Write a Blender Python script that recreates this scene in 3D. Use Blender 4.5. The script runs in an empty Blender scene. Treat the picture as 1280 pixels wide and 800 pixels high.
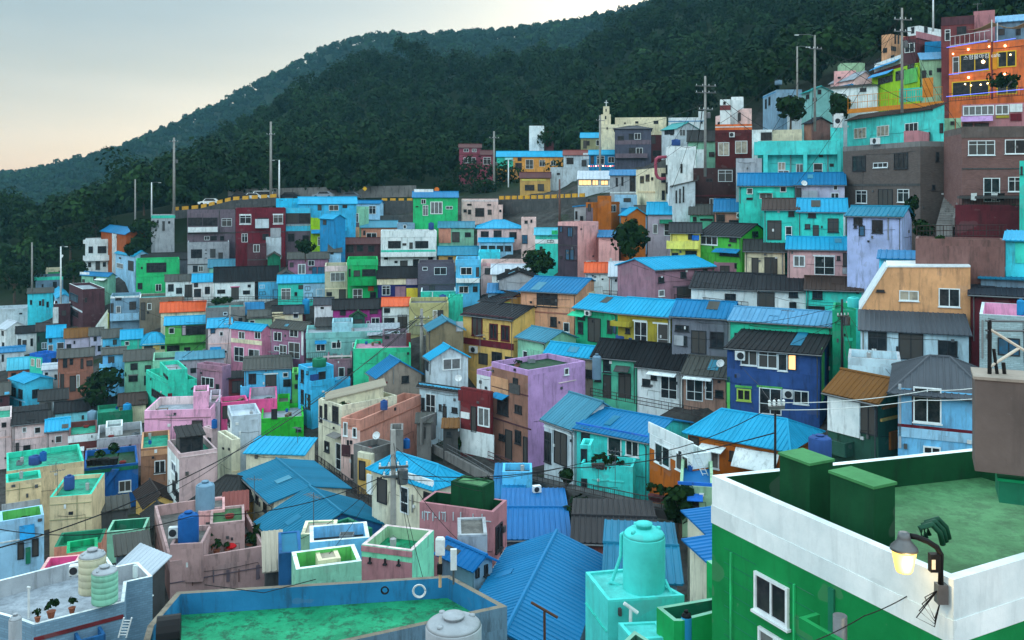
import bpy, math, random
import numpy as np
from mathutils import Vector, Matrix
random.seed(7)
rng = np.random.default_rng(11)
SC = bpy.context.scene
COL = SC.collection
R = math.radians

# ---------------------------------------------------------------- camera
HY, F = 235.0, 1137.8           # horizon row and focal length, for a frame 1280 wide
cam = bpy.data.objects.new("Camera", bpy.data.cameras.new("Camera"))
COL.objects.link(cam)
cam.data.lens = 32.0
cam.data.sensor_width = 36.0
cam.data.shift_y = -165.0 / 1280.0
cam.data.clip_start = 0.3
cam.data.clip_end = 9000.0
cam.rotation_euler = (R(90), 0, 0)
SC.camera = cam

# ---------------------------------------------------------------- sky, sun, exposure
SUN_AZ, SUN_EL = R(16), R(15)      # the sun has gone behind the right-hand mountain
w = bpy.data.worlds.new("World")
SC.world = w
w.use_nodes = True
nt = w.node_tree
nt.nodes.clear()
sky = nt.nodes.new("ShaderNodeTexSky")
sky.sky_type = 'NISHITA'
sky.sun_disc = False
sky.sun_elevation = SUN_EL
sky.sun_rotation = SUN_AZ
sky.altitude = 100.0
sky.air_density = 1.0
sky.dust_density = 1.0
sky.ozone_density = 1.0
bg = nt.nodes.new("ShaderNodeBackground")
bg.inputs["Strength"].default_value = 0.040
# thin evening cloud veil: warm at the horizon; pale blue band above the frame is added brightness to light the walls
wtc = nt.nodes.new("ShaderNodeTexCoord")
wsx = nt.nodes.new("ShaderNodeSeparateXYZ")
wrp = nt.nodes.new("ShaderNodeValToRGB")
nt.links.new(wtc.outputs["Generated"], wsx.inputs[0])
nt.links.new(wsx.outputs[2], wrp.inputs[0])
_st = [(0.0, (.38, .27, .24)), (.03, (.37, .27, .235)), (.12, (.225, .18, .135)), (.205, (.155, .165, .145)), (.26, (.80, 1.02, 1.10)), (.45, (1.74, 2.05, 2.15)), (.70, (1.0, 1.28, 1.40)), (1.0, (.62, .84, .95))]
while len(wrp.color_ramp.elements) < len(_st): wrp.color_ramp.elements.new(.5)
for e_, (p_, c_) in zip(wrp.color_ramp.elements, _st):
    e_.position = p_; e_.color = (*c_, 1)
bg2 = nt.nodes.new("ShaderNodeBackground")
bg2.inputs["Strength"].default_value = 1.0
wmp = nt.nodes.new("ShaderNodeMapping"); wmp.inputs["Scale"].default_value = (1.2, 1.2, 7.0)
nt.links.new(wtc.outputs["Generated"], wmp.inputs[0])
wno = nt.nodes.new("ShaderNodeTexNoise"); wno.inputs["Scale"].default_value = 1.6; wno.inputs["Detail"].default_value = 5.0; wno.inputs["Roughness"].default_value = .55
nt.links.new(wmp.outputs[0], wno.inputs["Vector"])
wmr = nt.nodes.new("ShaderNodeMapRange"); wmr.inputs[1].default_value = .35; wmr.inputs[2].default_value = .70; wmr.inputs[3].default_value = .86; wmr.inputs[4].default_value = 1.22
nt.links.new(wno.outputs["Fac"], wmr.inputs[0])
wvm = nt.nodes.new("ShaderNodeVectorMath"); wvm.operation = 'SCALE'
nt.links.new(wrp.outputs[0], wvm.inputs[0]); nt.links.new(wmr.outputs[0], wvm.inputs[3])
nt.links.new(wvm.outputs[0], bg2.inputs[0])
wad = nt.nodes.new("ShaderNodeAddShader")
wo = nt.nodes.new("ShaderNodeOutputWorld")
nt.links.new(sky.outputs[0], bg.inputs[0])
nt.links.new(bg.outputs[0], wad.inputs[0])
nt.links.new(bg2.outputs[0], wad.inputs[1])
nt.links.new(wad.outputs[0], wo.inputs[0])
sun = bpy.data.objects.new("sun", bpy.data.lights.new("sun", 'SUN'))
COL.objects.link(sun)
sun.data.energy = 0.35
sun.data.angle = R(25)
sun.data.color = (1.0, 0.86, 0.72)
_d = Vector((math.sin(SUN_AZ) * math.cos(SUN_EL), math.cos(SUN_AZ) * math.cos(SUN_EL), math.sin(SUN_EL)))
sun.rotation_euler = _d.to_track_quat('Z', 'Y').to_euler()
SC.view_settings.view_transform = 'Standard'
SC.view_settings.look = 'None'
SC.view_settings.exposure = 0.56
SC.view_settings.gamma = 1.0
SC.cycles.max_bounces = 6
SC.cycles.diffuse_bounces = 3
SC.cycles.glossy_bounces = 2
SC.cycles.volume_bounces = 0
SC.cycles.use_denoising = True

# ---------------------------------------------------------------- materials
PAL = dict(
 white=(205,218,226), dirtywhite=(176,188,194), lgrey=(150,155,160), bluegrey=(95,120,138), bluegrey2=(110,140,160), midgrey=(104,108,118),
 concrete=(112,110,108), dconcrete=(70,70,70), mauvegrey=(98,86,95), greybrick=(86,80,92), greyblue=(72,74,88), darkbrick=(66,56,66), taupe=(92,82,78),
 brownpink=(112,82,78), darkbrown=(62,42,42), maroon=(96,28,40), maroonbrown=(76,48,54), maroon2=(104,38,42), brick=(104,52,54), brick2=(84,40,44), brick3=(80,34,36), brickred=(98,50,48),
 darkred=(82,30,38), rose=(128,62,78), green1=(42,172,106), green2=(24,152,84), wallgreen=(12,118,62), lime=(136,178,30), lime2=(70,162,60), applegreen=(86,166,86), brightgreen=(44,164,52),
 palegreen=(122,176,150), palegreen2=(118,172,148), palegreen3=(138,172,140), mint=(84,176,146), mint2=(120,196,160), aquagrey=(112,164,162), aquagrey2=(134,176,186),
 darkgreen=(40,76,64), darkgreen2=(26,104,78), deepgreen=(12,62,36), greenteal=(36,154,112), greenteal2=(48,184,148), tealgreen=(54,184,160), tealgreen2=(50,184,156), tealgreen3=(48,178,134),
 teal=(56,188,172), teal2=(54,190,174), cyan=(60,190,205), cyan2=(62,196,190), cyan3=(66,180,216), aqua=(72,192,186), wornblue=(34,106,148), cyanroofwall=(40,170,215), skyblue=(84,172,214), skyblue2=(56,164,208),
 paleblue=(140,184,212), paleblue2=(104,172,216), paleaqua=(120,196,210), blue=(30,96,180), blue2=(30,122,170), blue3=(32,84,130), royal=(44,72,124), navy=(36,40,92), denim=(26,84,146),
 lav=(176,172,190), lav2=(156,168,206), lilac=(174,136,182), palemauve=(160,150,162), mauvepink=(140,104,116), mauvepink2=(148,108,126), mauve2=(142,100,124), pinkmauve=(168,122,150), pinkmauve3=(164,112,118),
 pink=(196,128,152), pink2=(208,156,154), pink3=(196,154,154), pink4=(216,154,184), palepink=(212,178,172), hotpink=(200,78,128), magenta=(150,52,122), pinkwhite=(204,184,184), pinkwhite2=(206,172,166), pinkwhite3=(184,158,160), pinkgrey=(164,134,132),
 salmon=(182,124,104), salmon2=(178,128,112), salmon3=(184,128,112), salmonred=(150,86,82), peach=(196,144,114), tan=(186,140,106), tan2=(132,96,82), tan3=(140,102,80), tan4=(196,146,104), terracotta=(146,96,80),
 orange=(150,74,34), orangebrown=(160,90,34), orangebrown2=(160,86,26), coral=(204,104,56), amber=(206,142,66), ochre=(176,140,80), yellow=(214,190,60), yellow2=(208,170,98), yellowside=(196,190,30), paleyellow=(216,206,100),
 cream=(206,196,166), cream2=(174,170,146), cream3=(198,192,166), cream4=(196,192,170), creamyellow=(166,160,112), khaki=(136,136,104), beige=(196,176,140), beigepink=(142,112,98), greybeige=(136,126,116), stone=(118,106,84), olive=(150,138,48),
 grassgreen=(60,118,72), jade2=(20,140,100), whiteblue=(176,200,212), palegrey=(166,178,188), palegreybrick=(150,172,176), rust=(120,72,38), mustard=(196,128,30), jade=(16,146,96), black=(26,27,31), grey=(78,80,82), warmgrey=(112,104,92),
)
LIN = lambda v: ((v / 255) / 12.92) if v <= 10 else (((v / 255) + 0.055) / 1.055) ** 2.4
GAIN = (1.18, 1.20, 1.20)
def rgb(c, gain=1.0):
    if isinstance(c, str):
        c = PAL[c]
    return tuple(min(0.86, LIN(c[i]) * GAIN[i] * gain) for i in range(3))

MATS = {}
def newmat(name):
    m = bpy.data.materials.new(name)
    m.use_nodes = True
    nt = m.node_tree
    return m, nt, nt.nodes["Principled BSDF"]
def N(nt, t, **kw):
    n = nt.nodes.new(t)
    for k, v in kw.items():
        if k.startswith('i_'):
            n.inputs[k[2:].replace('_', ' ')].default_value = v
        else:
            setattr(n, k, v)
    return n
def ramp(nt, src, stops):
    r = nt.nodes.new("ShaderNodeValToRGB")
    while len(r.color_ramp.elements) < len(stops):
        r.color_ramp.elements.new(0.5)
    for e, (p, c) in zip(r.color_ramp.elements, stops):
        e.position = p
        e.color = (c, c, c, 1) if not isinstance(c, tuple) else (*c, 1)
    nt.links.new(src, r.inputs[0])
    return r.outputs[0]
def mix(nt, fac, a, b, blend='MIX'):
    m = nt.nodes.new("ShaderNodeMix")
    m.data_type = 'RGBA'
    m.blend_type = blend
    for sock, v in ((m.inputs[0], fac), (m.inputs[6], a), (m.inputs[7], b)):
        if hasattr(v, 'is_linked'):
            nt.links.new(v, sock)
        elif isinstance(v, (int, float)):
            sock.default_value = v
        else:
            sock.default_value = (*v[:3], 1)
    return m.outputs[2]
def coords(nt, scale=(1, 1, 1), uv=False):
    tc = nt.nodes.new("ShaderNodeTexCoord")
    oi = nt.nodes.new("ShaderNodeObjectInfo")
    sc = N(nt, "ShaderNodeVectorMath", operation='SCALE')
    sc.inputs[0].default_value = (37, 53, 29)
    nt.links.new(oi.outputs["Random"], sc.inputs[3])
    ad = N(nt, "ShaderNodeVectorMath", operation='ADD')
    nt.links.new(tc.outputs["UV" if uv else "Object"], ad.inputs[0])
    nt.links.new(sc.outputs[0], ad.inputs[1])
    mp = N(nt, "ShaderNodeMapping")
    mp.inputs["Scale"].default_value = scale
    nt.links.new(ad.outputs[0], mp.inputs[0])
    return mp.outputs[0]
def noise(nt, vec, scale, detail=4, rough=0.6):
    n = N(nt, "ShaderNodeTexNoise", noise_dimensions='3D')
    n.inputs["Scale"].default_value = scale
    n.inputs["Detail"].default_value = detail
    n.inputs["Roughness"].default_value = rough
    nt.links.new(vec, n.inputs["Vector"])
    return n.outputs["Fac"]
def bump(nt, b, h, strength, dist=0.03):
    n = N(nt, "ShaderNodeBump")
    n.inputs["Strength"].default_value = strength
    n.inputs["Distance"].default_value = dist
    nt.links.new(h, n.inputs["Height"])
    nt.links.new(n.outputs[0], b.inputs["Normal"])

def wall(c, dirt=0.7):
    """painted, weathered render: blotches, rain streaks, patched areas"""
    key = ('wall', c, dirt)
    if key in MATS: return MATS[key]
    m, nt, b = newmat("painted_wall_" + (c if isinstance(c, str) else "plain"))
    base = rgb(c)
    v = coords(nt)
    big = noise(nt, v, 0.55, 5, 0.65)
    c1 = mix(nt, ramp(nt, big, [(0.32, 0.0), (0.68, 1.0)]), tuple(x * 0.76 for x in base), tuple(min(0.88, x * 1.14 + 0.004) for x in base))
    vs = coords(nt, (1.0, 1.0, 0.16))
    streak = noise(nt, vs, 2.6, 6, 0.72)
    st = ramp(nt, streak, [(0.50, 0.0), (0.66, dirt)])
    lum = sum(base) / 3
    dirtc = tuple(0.32 * x + 0.07 * lum + 0.006 for x in base)
    c2 = mix(nt, st, c1, dirtc)
    fine = noise(nt, v, 9.0, 3, 0.6)
    chip = ramp(nt, noise(nt, v, 3.1, 8, 0.75), [(0.66, 0.0), (0.70, 0.5)])
    c3 = mix(nt, chip, c2, tuple(0.5 * x + 0.10 for x in base))
    pt = noise(nt, coords(nt, (.8, .8, 1.1)), .9, 2, .4)
    c3 = mix(nt, ramp(nt, pt, [(0.655, 0.0), (0.665, 0.42)]), c3, tuple(.55 * x + .075 for x in base))
    nt.links.new(c3, b.inputs["Base Color"])
    b.inputs["Roughness"].default_value = 0.78
    b.inputs["Specular IOR Level"].default_value = 0.10
    bump(nt, b, fine, 0.25, 0.02)
    MATS[key] = m
    return m
def brick(c):
    key = ('brick', c)
    if key in MATS: return MATS[key]
    m, nt, b = newmat("brick_" + c)
    base = rgb(c)
    tc = nt.nodes.new("ShaderNodeTexCoord")
    sx = N(nt, "ShaderNodeSeparateXYZ"); nt.links.new(tc.outputs["Object"], sx.inputs[0])
    ad = N(nt, "ShaderNodeMath", operation='ADD'); nt.links.new(sx.outputs[0], ad.inputs[0]); nt.links.new(sx.outputs[1], ad.inputs[1])
    cb = N(nt, "ShaderNodeCombineXYZ"); nt.links.new(ad.outputs[0], cb.inputs[0]); nt.links.new(sx.outputs[2], cb.inputs[1])
    bt = N(nt, "ShaderNodeTexBrick")
    bt.inputs["Color1"].default_value = (*[x * 1.12 for x in base], 1)
    bt.inputs["Color2"].default_value = (*[x * 0.82 for x in base], 1)
    bt.inputs["Mortar"].default_value = (*[0.6 * x + 0.045 for x in base], 1)
    bt.inputs["Scale"].default_value = 1.0
    bt.inputs["Mortar Size"].default_value = 0.012
    bt.inputs["Brick Width"].default_value = 0.30
    bt.inputs["Row Height"].default_value = 0.10
    nt.links.new(cb.outputs[0], bt.inputs[0])
    v = coords(nt)
    c2 = mix(nt, ramp(nt, noise(nt, v, 0.8, 5, 0.7), [(0.35, 0.0), (0.75, 0.5)]), bt.outputs[0], tuple(x * 0.55 for x in base))
    nt.links.new(c2, b.inputs["Base Color"])
    b.inputs["Roughness"].default_value = 0.85
    b.inputs["Specular IOR Level"].default_value = 0.08
    bump(nt, b, bt.outputs[1], -0.3, 0.02)
    MATS[key] = m
    return m
def sheet(name, c, rough=0.42, rustc=(0.030, 0.034, 0.036), wear=0.35, metal=0.0):
    """painted sheet or tile for roofs: faded panels, streaks down the slope, worn spots"""
    key = ('sheet', name)
    if key in MATS: return MATS[key]
    m, nt, b = newmat("roof_" + name)
    base = rgb(c, 0.62)
    uv = coords(nt, (1, 1, 1), uv=True)
    big = noise(nt, uv, 0.35, 5, 0.6)
    c1 = mix(nt, ramp(nt, big, [(0.3, 0.0), (0.7, 1.0)]), tuple(x * 0.78 for x in base), tuple(min(0.85, x * 1.14 + 0.006) for x in base))
    uvp = coords(nt, (0.9, 0.03, 1), uv=True)
    pan = noise(nt, uvp, 1.3, 2, 0.9)
    c2 = mix(nt, ramp(nt, pan, [(0.40, 0.0), (0.62, 0.45)]), c1, tuple(min(0.85, x * 1.22 + 0.008) for x in base))
    uvs = coords(nt, (2.2, 0.22, 1), uv=True)
    st = noise(nt, uvs, 1.6, 6, 0.75)
    c3 = mix(nt, ramp(nt, st, [(0.54, 0.0), (0.72, wear)]), c2, tuple(0.5 * x + r_ * 0.5 for x, r_ in zip(base, rustc)))
    nt.links.new(c3, b.inputs["Base Color"])
    b.inputs["Roughness"].default_value = max(rough, .62)
    b.inputs["Specular IOR Level"].default_value = 0.10
    b.inputs["Metallic"].default_value = metal
    bump(nt, b, st, 0.12, 0.02)
    MATS[key] = m
    return m
ROOFC = dict(
 blue=((10,120,172), 0.5, 0.35), sky=((26,164,208), 0.5, 0.35), royalroof=((8,110,176), 0.45, 0.3), cyanroof=((70,180,205), 0.5, 0.45), bluew=((70,140,165), 0.6, 0.8), tealblue=((34,130,160), 0.5, 0.5), steelblue=((18,118,152), 0.5, 0.35),
 tealroof=((40,150,150), 0.55, 0.5), black=((24,25,29), 0.8, 0.3), tileblack=((36,37,42), 0.6, 0.35), tile=((74,80,88), 0.6, 0.4), darktile=((44,50,60), 0.5, 0.3), greyroof=((84,84,80), 0.85, 0.6), darkgrey=((52,52,52), 0.85, 0.5), brownroof=((70,54,48), 0.7, 0.4), darkbrownroof=((54,44,42), 0.75, 0.4),
 orangeroof=((226,92,40), 0.55, 0.3), whiteroof=((196,206,216), 0.6, 0.5), rustroof=((124,84,44), 0.9, 0.9), maroonroof=((88,44,44), 0.7, 0.4), brickroof=((128,64,58), 0.7, 0.5), ltblueroof=((96,160,200), 0.4, 0.5), jade=((26,150,104), 0.6, 0.6), deepgreen=((20,74,42), 0.7, 0.5), grassgreen=((78,136,88), 0.7, 0.6),
 concrete=((118,116,112), 0.9, 0.8), palegrey=((170,180,190), 0.8, 0.6), teal=((78,194,188), 0.6, 0.6), pink=((210,150,176), 0.8, 0.4), tealdeck=((40,170,138), 0.6, 0.7), dgrey=((60,62,64), 0.9, 0.6), greenmoss=((60,110,66), 0.9, 0.9), beigesheet=((176,166,148), 0.7, 0.6), cyan=((70,196,206), 0.6, 0.5))
def stained(name, c, dark, pale):
    """worn roof paint: dark mould patches, pale scuffs, a few cracks"""
    key = ('stained', name)
    if key in MATS: return MATS[key]
    m, nt, b = newmat("worn_deck_" + name)
    base = rgb(c, .74 if name == 'jade' else (.95 if name == 'teal' else .66))
    uv = coords(nt, (1, 1, 1), uv=True)
    a = mix(nt, ramp(nt, noise(nt, uv, .8, 6, .75), [(.36, 0.), (.66, 1.)]), tuple(x * .62 for x in base), tuple(min(.85, x * 1.15 + .01) for x in base))
    d = mix(nt, ramp(nt, noise(nt, uv, 1.9, 8, .8), [(.49, 0.), (.58, dark)]), a, tuple(.25 * x + .012 for x in base))
    p = mix(nt, ramp(nt, noise(nt, coords(nt, (1.6, .7, 1), uv=True), 3.2, 7, .8), [(.60, 0.), (.72, pale)]), d, tuple(min(.8, .5 * x + .22) for x in base))
    nt.links.new(p, b.inputs["Base Color"]); b.inputs["Roughness"].default_value = .7; b.inputs["Specular IOR Level"].default_value = .12
    bump(nt, b, noise(nt, uv, 5, 4, .7), .2, .02)
    MATS[key] = m
    return m
def roofmat(n):
    if n in ('jade', 'tealdeck', 'grassgreen', 'concrete', 'palegrey', 'deepgreen', 'dgrey', 'greenmoss', 'pink', 'teal'):
        return stained(n, ROOFC[n][0], dict(jade=.85, tealdeck=.7, grassgreen=.45, concrete=.6, palegrey=.35, deepgreen=.4, dgrey=.5, greenmoss=.8, pink=.4, teal=.12)[n], dict(jade=.35, tealdeck=.3, teal=.06).get(n, .22))
    c, rg, we = ROOFC[n]
    return sheet(n, c, rg, wear=we)
def plain(name, c, rough=0.5, metal=0.0, lin=False):
    key = ('plain', name)
    if key in MATS: return MATS[key]
    m, nt, b = newmat(name)
    base = c if lin else rgb(c)
    v = coords(nt)
    col = mix(nt, ramp(nt, noise(nt, v, 2.5, 5, 0.7), [(0.35, 0.0), (0.7, 1.0)]), tuple(x * 0.78 for x in base), tuple(min(0.88, x * 1.08) for x in base))
    nt.links.new(col, b.inputs["Base Color"])
    b.inputs["Roughness"].default_value = rough
    b.inputs["Specular IOR Level"].default_value = .2
    b.inputs["Metallic"].default_value = metal
    MATS[key] = m
    return m
def glass(kind='dark'):
    key = ('glass', kind)
    if key in MATS: return MATS[key]
    m, nt, b = newmat("window_glass_" + kind)
    tone = dict(dark=(0.012, 0.016, 0.020), curtain=(0.16, 0.17, 0.17), cream=(0.42, 0.38, 0.30), blue=(0.03, 0.12, 0.22), shade=(0.06, 0.055, 0.05))[kind]
    v = coords(nt, (1, 1, 1))
    col = mix(nt, ramp(nt, noise(nt, v, 1.7, 3, 0.7), [(0.40, 0.0), (0.62, 1.0)]), tone, tuple(0.5 * x + 0.03 for x in tone))
    nt.links.new(col, b.inputs["Base Color"])
    b.inputs["Roughness"].default_value = 0.12 if kind != 'shade' else 0.5
    b.inputs["IOR"].default_value = 1.33
    MATS[key] = m
    return m
def emit(name, c, s):
    key = ('emit', name)
    if key in MATS: return MATS[key]
    m, nt, b = newmat(name)
    b.inputs["Base Color"].default_value = (*c, 1)
    b.inputs["Emission Color"].default_value = (*c, 1)
    b.inputs["Emission Strength"].default_value = s
    MATS[key] = m
    return m
M_FRAME = plain("white_window_frame", (208, 216, 220), 0.4)
M_DARKFRAME = plain("dark_window_frame", (44, 46, 50), 0.45)
M_METAL = plain("grey_metal", (96, 98, 100), 0.45, 0.6)
M_POLE = plain("concrete_pole", (128, 126, 122), 0.8)
M_RAIL = plain("dark_rail", (52, 46, 46), 0.6)
M_WIRE = plain("black_cable", (18, 18, 20), 0.6)
M_AC = plain("off_white_casing", (196, 200, 200), 0.5)

# ---------------------------------------------------------------- mesh builder
class MB:
    def __init__(s):
        s.v, s.f, s.m, s.uv = [], [], [], []
    def quad(s, pts, m=0, uv=None):
        i = len(s.v)
        s.v.extend([tuple(p) for p in pts])
        s.f.append(tuple(range(i, i + len(pts))))
        s.m.append(m)
        s.uv.append(uv)
    def box(s, a, b, m=0):
        (x0, y0, z0), (x1, y1, z1) = [min(p, q) for p, q in zip(a, b)], [max(p, q) for p, q in zip(a, b)]
        s.hexa([(x0,y0,z0),(x1,y0,z0),(x1,y1,z0),(x0,y1,z0)], [(x0,y0,z1),(x1,y0,z1),(x1,y1,z1),(x0,y1,z1)], m)
    def hexa(s, lo, hi, m=0):
        n, i = len(lo), len(s.v)
        s.v.extend([tuple(p) for p in lo] + [tuple(p) for p in hi])
        fs = [tuple(range(i + n - 1, i - 1, -1)), tuple(range(i + n, i + 2 * n))]
        fs += [(i + k, i + (k + 1) % n, i + n + (k + 1) % n, i + n + k) for k in range(n)]
        s.f += fs; s.m += [m] * len(fs); s.uv += [None] * len(fs)
    def tube(s, pts, r, seg=6, m=0, cap=True):
        pts = [Vector(p) for p in pts]
        rr = r if isinstance(r, (list, tuple)) else [r] * len(pts)
        i0 = len(s.v)
        for k, p in enumerate(pts):
            d = (pts[min(k + 1, len(pts) - 1)] - pts[max(k - 1, 0)]).normalized()
            a = d.cross(Vector((0, 0, 1)))
            if a.length < 1e-3: a = Vector((1, 0, 0))
            a.normalize(); b = d.cross(a)
            for j in range(seg):
                t = 2 * math.pi * j / seg
                s.v.append(tuple(p + (a * math.cos(t) + b * math.sin(t)) * rr[k]))
        fs = []
        for k in range(len(pts) - 1):
            for j in range(seg):
                q = i0 + k * seg
                fs.append((q + j, q + (j + 1) % seg, q + seg + (j + 1) % seg, q + seg + j))
        if cap:
            fs.append(tuple(range(i0 + seg - 1, i0 - 1, -1)))
            fs.append(tuple(range(len(s.v) - seg, len(s.v))))
        s.f += fs; s.m += [m] * len(fs); s.uv += [None] * len(fs)
    def lathe(s, prof, c=(0, 0, 0), seg=20, m=0):
        i0 = len(s.v)
        for r_, z in prof:
            for j in range(seg):
                t = 2 * math.pi * j / seg
                s.v.append((c[0] + r_ * math.cos(t), c[1] + r_ * math.sin(t), c[2] + z))
        fs = []
        for k in range(len(prof) - 1):
            for j in range(seg):
                q = i0 + k * seg
                fs.append((q + j, q + (j + 1) % seg, q + seg + (j + 1) % seg, q + seg + j))
        fs.append(tuple(range(i0 + seg - 1, i0 - 1, -1)))
        fs.append(tuple(range(len(s.v) - seg, len(s.v))))
        s.f += fs; s.m += [m] * len(fs); s.uv += [None] * len(fs)
    def build(s, name, mats, parent=None, smooth=False, loc=None):
        me = bpy.data.meshes.new(name)
        me.from_pydata(s.v, [], s.f)
        for mt in (mats if isinstance(mats, (list, tuple)) else [mats]):
            me.materials.append(mt)
        if any(s.m):
            me.polygons.foreach_set("material_index", s.m)
        if any(u is not None for u in s.uv):
            ul = me.uv_layers.new(name="UVMap")
            dat = []
            for f, u in zip(s.f, s.uv):
                for k in range(len(f)):
                    dat += list(u[k]) if u is not None else [0.0, 0.0]
            ul.data.foreach_set("uv", dat)
        if smooth:
            me.polygons.foreach_set("use_smooth", [len(f) == 4 for f in s.f])
        me.update()
        o = bpy.data.objects.new(name, me)
        COL.objects.link(o)
        if parent is not None: o.parent = parent
        if loc is not None: o.location = loc
        return o
def tag(o, label=None, cat=None, group=None, kind=None):
    if label: o["label"] = label
    if cat: o["category"] = cat
    if group: o["group"] = group
    if kind: o["kind"] = kind
    return o
def empty(name, loc, rz=0.0):
    o = bpy.data.objects.new(name, None)
    COL.objects.link(o)
    o.location = loc
    o.rotation_euler = (0, 0, rz)
    o.empty_display_size = 0.3
    return o

# ---------------------------------------------------------------- pixel to place
def P(x, y, D):
    return Vector(((x - 640) / F * D, D, (HY - y) / F * D))
# distances (m) of the ground read off the photograph by storey and door heights: columns x, rows y
TX = [0, 160, 320, 480, 640, 800, 960, 1120, 1280]
TD = {100: (240,240,235,235,235,215,135,118,108), 140: (235,235,225,225,225,200,126,110,102), 180: (230,225,215,215,215,185,118,104,95), 220: (225,205,200,205,190,155,108,98,88), 260: (220,180,182,178,165,125,99,92,82),
 300: (215,172,165,160,140,114,92,87,76), 340: (205,168,145,140,120,105,87,82,70), 380: (180,155,132,126,108,96,82,71,60), 420: (165,142,122,112,99,89,79,64,53), 460: (140,128,112,98,92,83,75,60,49),
 500: (122,112,100,90,85,77,70,55,45.5), 540: (108,98,90,84,79,70,62,49,42.5), 580: (98,88,80,77,73,63,56,44,39), 620: (86,78,70,68,62,56,49,40,35), 660: (74,66,62,58,53,49,42,34.5,30),
 700: (63,56,53,45,43,41,36,29,25), 740: (52,49,45,38,37,34,31,25,21), 800: (42,42,36,32,31,29,25,20,16), 1000: (26,25,23,21,20,19,17,14,11)}
TY = sorted(TD)
_TL = np.log(np.array([TD[y] for y in TY]))
def _rbf_fit(X, y, reg=1e-6):
    n = len(X)
    K = np.linalg.norm(X[:, None] - X[None], axis=2)
    Q = np.hstack([np.ones((n, 1)), X])
    A = np.zeros((n + 3, n + 3)); A[:n, :n] = -K + np.eye(n) * reg; A[:n, n:] = Q; A[n:, :n] = Q.T
    return np.linalg.solve(A, np.concatenate([y, np.zeros(3)]))
def _rbf_eval(sol, X, Y):
    n = len(X)
    K = np.linalg.norm(Y[:, None] - X[None], axis=2)
    return -K @ sol[:n] + sol[n] + Y @ sol[n + 1:n + 3]
def depth(x, y):
    x, y = min(max(x, 0), 1279.9), min(max(y, 100), 999)
    col = [np.interp(x, TX, r) for r in _TL]
    return float(np.exp(np.interp(y, TY, col)))
CP = []
for _y in range(100, 1001, 20):
    for _x in range(-240, 1601, 40):
        if _y > 800 and _y % 100: continue
        _yy = _y
        w0 = 262 if _x < 560 else (232 if _x < 730 else (205 if _x < 830 else (170 if _x < 900 else (140 if _x < 1000 else 100))))
        if _yy < w0: continue
        CP.append((_x, _yy, depth(_x, _yy) * (1 + (0 if 0 <= _x <= 1280 else .0))))
HILL = [  # near hill: x, row of the ground, metres away
 (200,268,205),(300,248,196),(420,244,196),(540,238,196),(600,222,222),(700,207,228),(760,172,232),(860,140,212),(950,112,200),(1080,84,172),(1180,52,160),(1290,30,150),
 (205,256,300),(230,232,320),(270,202,330),(330,164,340),(380,124,350),(440,99,360),(500,87,370),(560,92,380),(620,110,390),(680,106,390),(720,84,380),(790,42,370),(830,22,360),(900,-20,350),(1000,-60,350),(1150,-90,350),(1300,-110,350),
 (450,175,275),(320,205,262),(600,165,295),(750,120,295),(900,62,285),(1100,-10,265),(1250,-30,240),
 (0,352,262),(60,335,262),(110,318,255),(160,300,250),(-300,360,270),(0,312,430),(100,300,420),(-300,310,430),
 (0,225,900),(60,222,900),(130,207,900),(200,177,900),(260,147,900),(320,117,885),(380,82,875),(420,60,865),(470,50,855),(540,52,855),(600,54,855),(690,54,855),(740,50,850),(900,10,850),(1200,-60,850),(-300,250,900),(-700,300,900),
 (0,276,650),(100,258,650),(200,228,700),(300,170,760),(-300,290,650),
 (400,165,520),(600,150,540),(250,235,480),(800,80,520),(1000,0,520),(1700,60,130),(1800,-100,300),(1700,-150,600)]
hp = np.array([tuple(P(*c)) for c in HILL])
cp = np.array([tuple(P(*c)) for c in CP]); cp[:, 2] -= 0.9
far = np.array([(u * d, d, z) for d, z in ((1150, -40), (1500, -120)) for u in (-1.0, -.5, 0, .5, 1.0)])
pts = np.vstack([cp, hp, far])
_gx = pts[:, :2] / 100.0
_gs = _rbf_fit(_gx, pts[:, 2], 0.02)
def ground_z(xy):
    out = np.empty(len(xy))
    for a in range(0, len(xy), 4000):
        out[a:a + 4000] = _rbf_eval(_gs, _gx, xy[a:a + 4000] / 100.0)
    return out
def gz(x, y): return float(ground_z(np.array([[x, y]], float))[0])
GROUND = []
WALLS = []                        # (wall mesh, empty, corners) to be run down to the finished ground
FOOT = []                         # (corner, right, left vectors, base) of every house
TILE = [0, 0, 0.2]
def T(x, y, s=0.2):
    TILE[:] = [x, y, s]
def px(x, y): return TILE[0] + x * TILE[2], TILE[1] + y * TILE[2]
# ---------------------------------------------------------------- house builder
ACS, WARN, ANCH = [], [], {}
class Face:
    def __init__(s, root_loc, rz, O, a, n):
        s.O, s.a, s.n = Vector(O), Vector(a), Vector(n)
        rot = Matrix.Rotation(rz, 3, 'Z')
        s.wO = Vector(root_loc) + rot @ s.O
        s.wa, s.wn = rot @ s.a, rot @ s.n
    def hit(s, x, y):
        d = Vector(((x - 640) / F, 1.0, (HY - y) / F))
        den = d.dot(s.wn)
        if abs(den) < 1e-5: return None
        p = d * (s.wO.dot(s.wn) / den) - s.wO
        return p.dot(s.wa), p.z
    def pt(s, u, z, d):
        return s.O + s.a * u + s.n * d + Vector((0, 0, z))
def fbox(mb, f, u0, u1, z0, z1, d0, d1, m=0):
    mb.hexa([f.pt(u0, z0, d0), f.pt(u1, z0, d0), f.pt(u1, z0, d1), f.pt(u0, z0, d1)],
            [f.pt(u0, z1, d0), f.pt(u1, z1, d0), f.pt(u1, z1, d1), f.pt(u0, z1, d1)], m)
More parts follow.
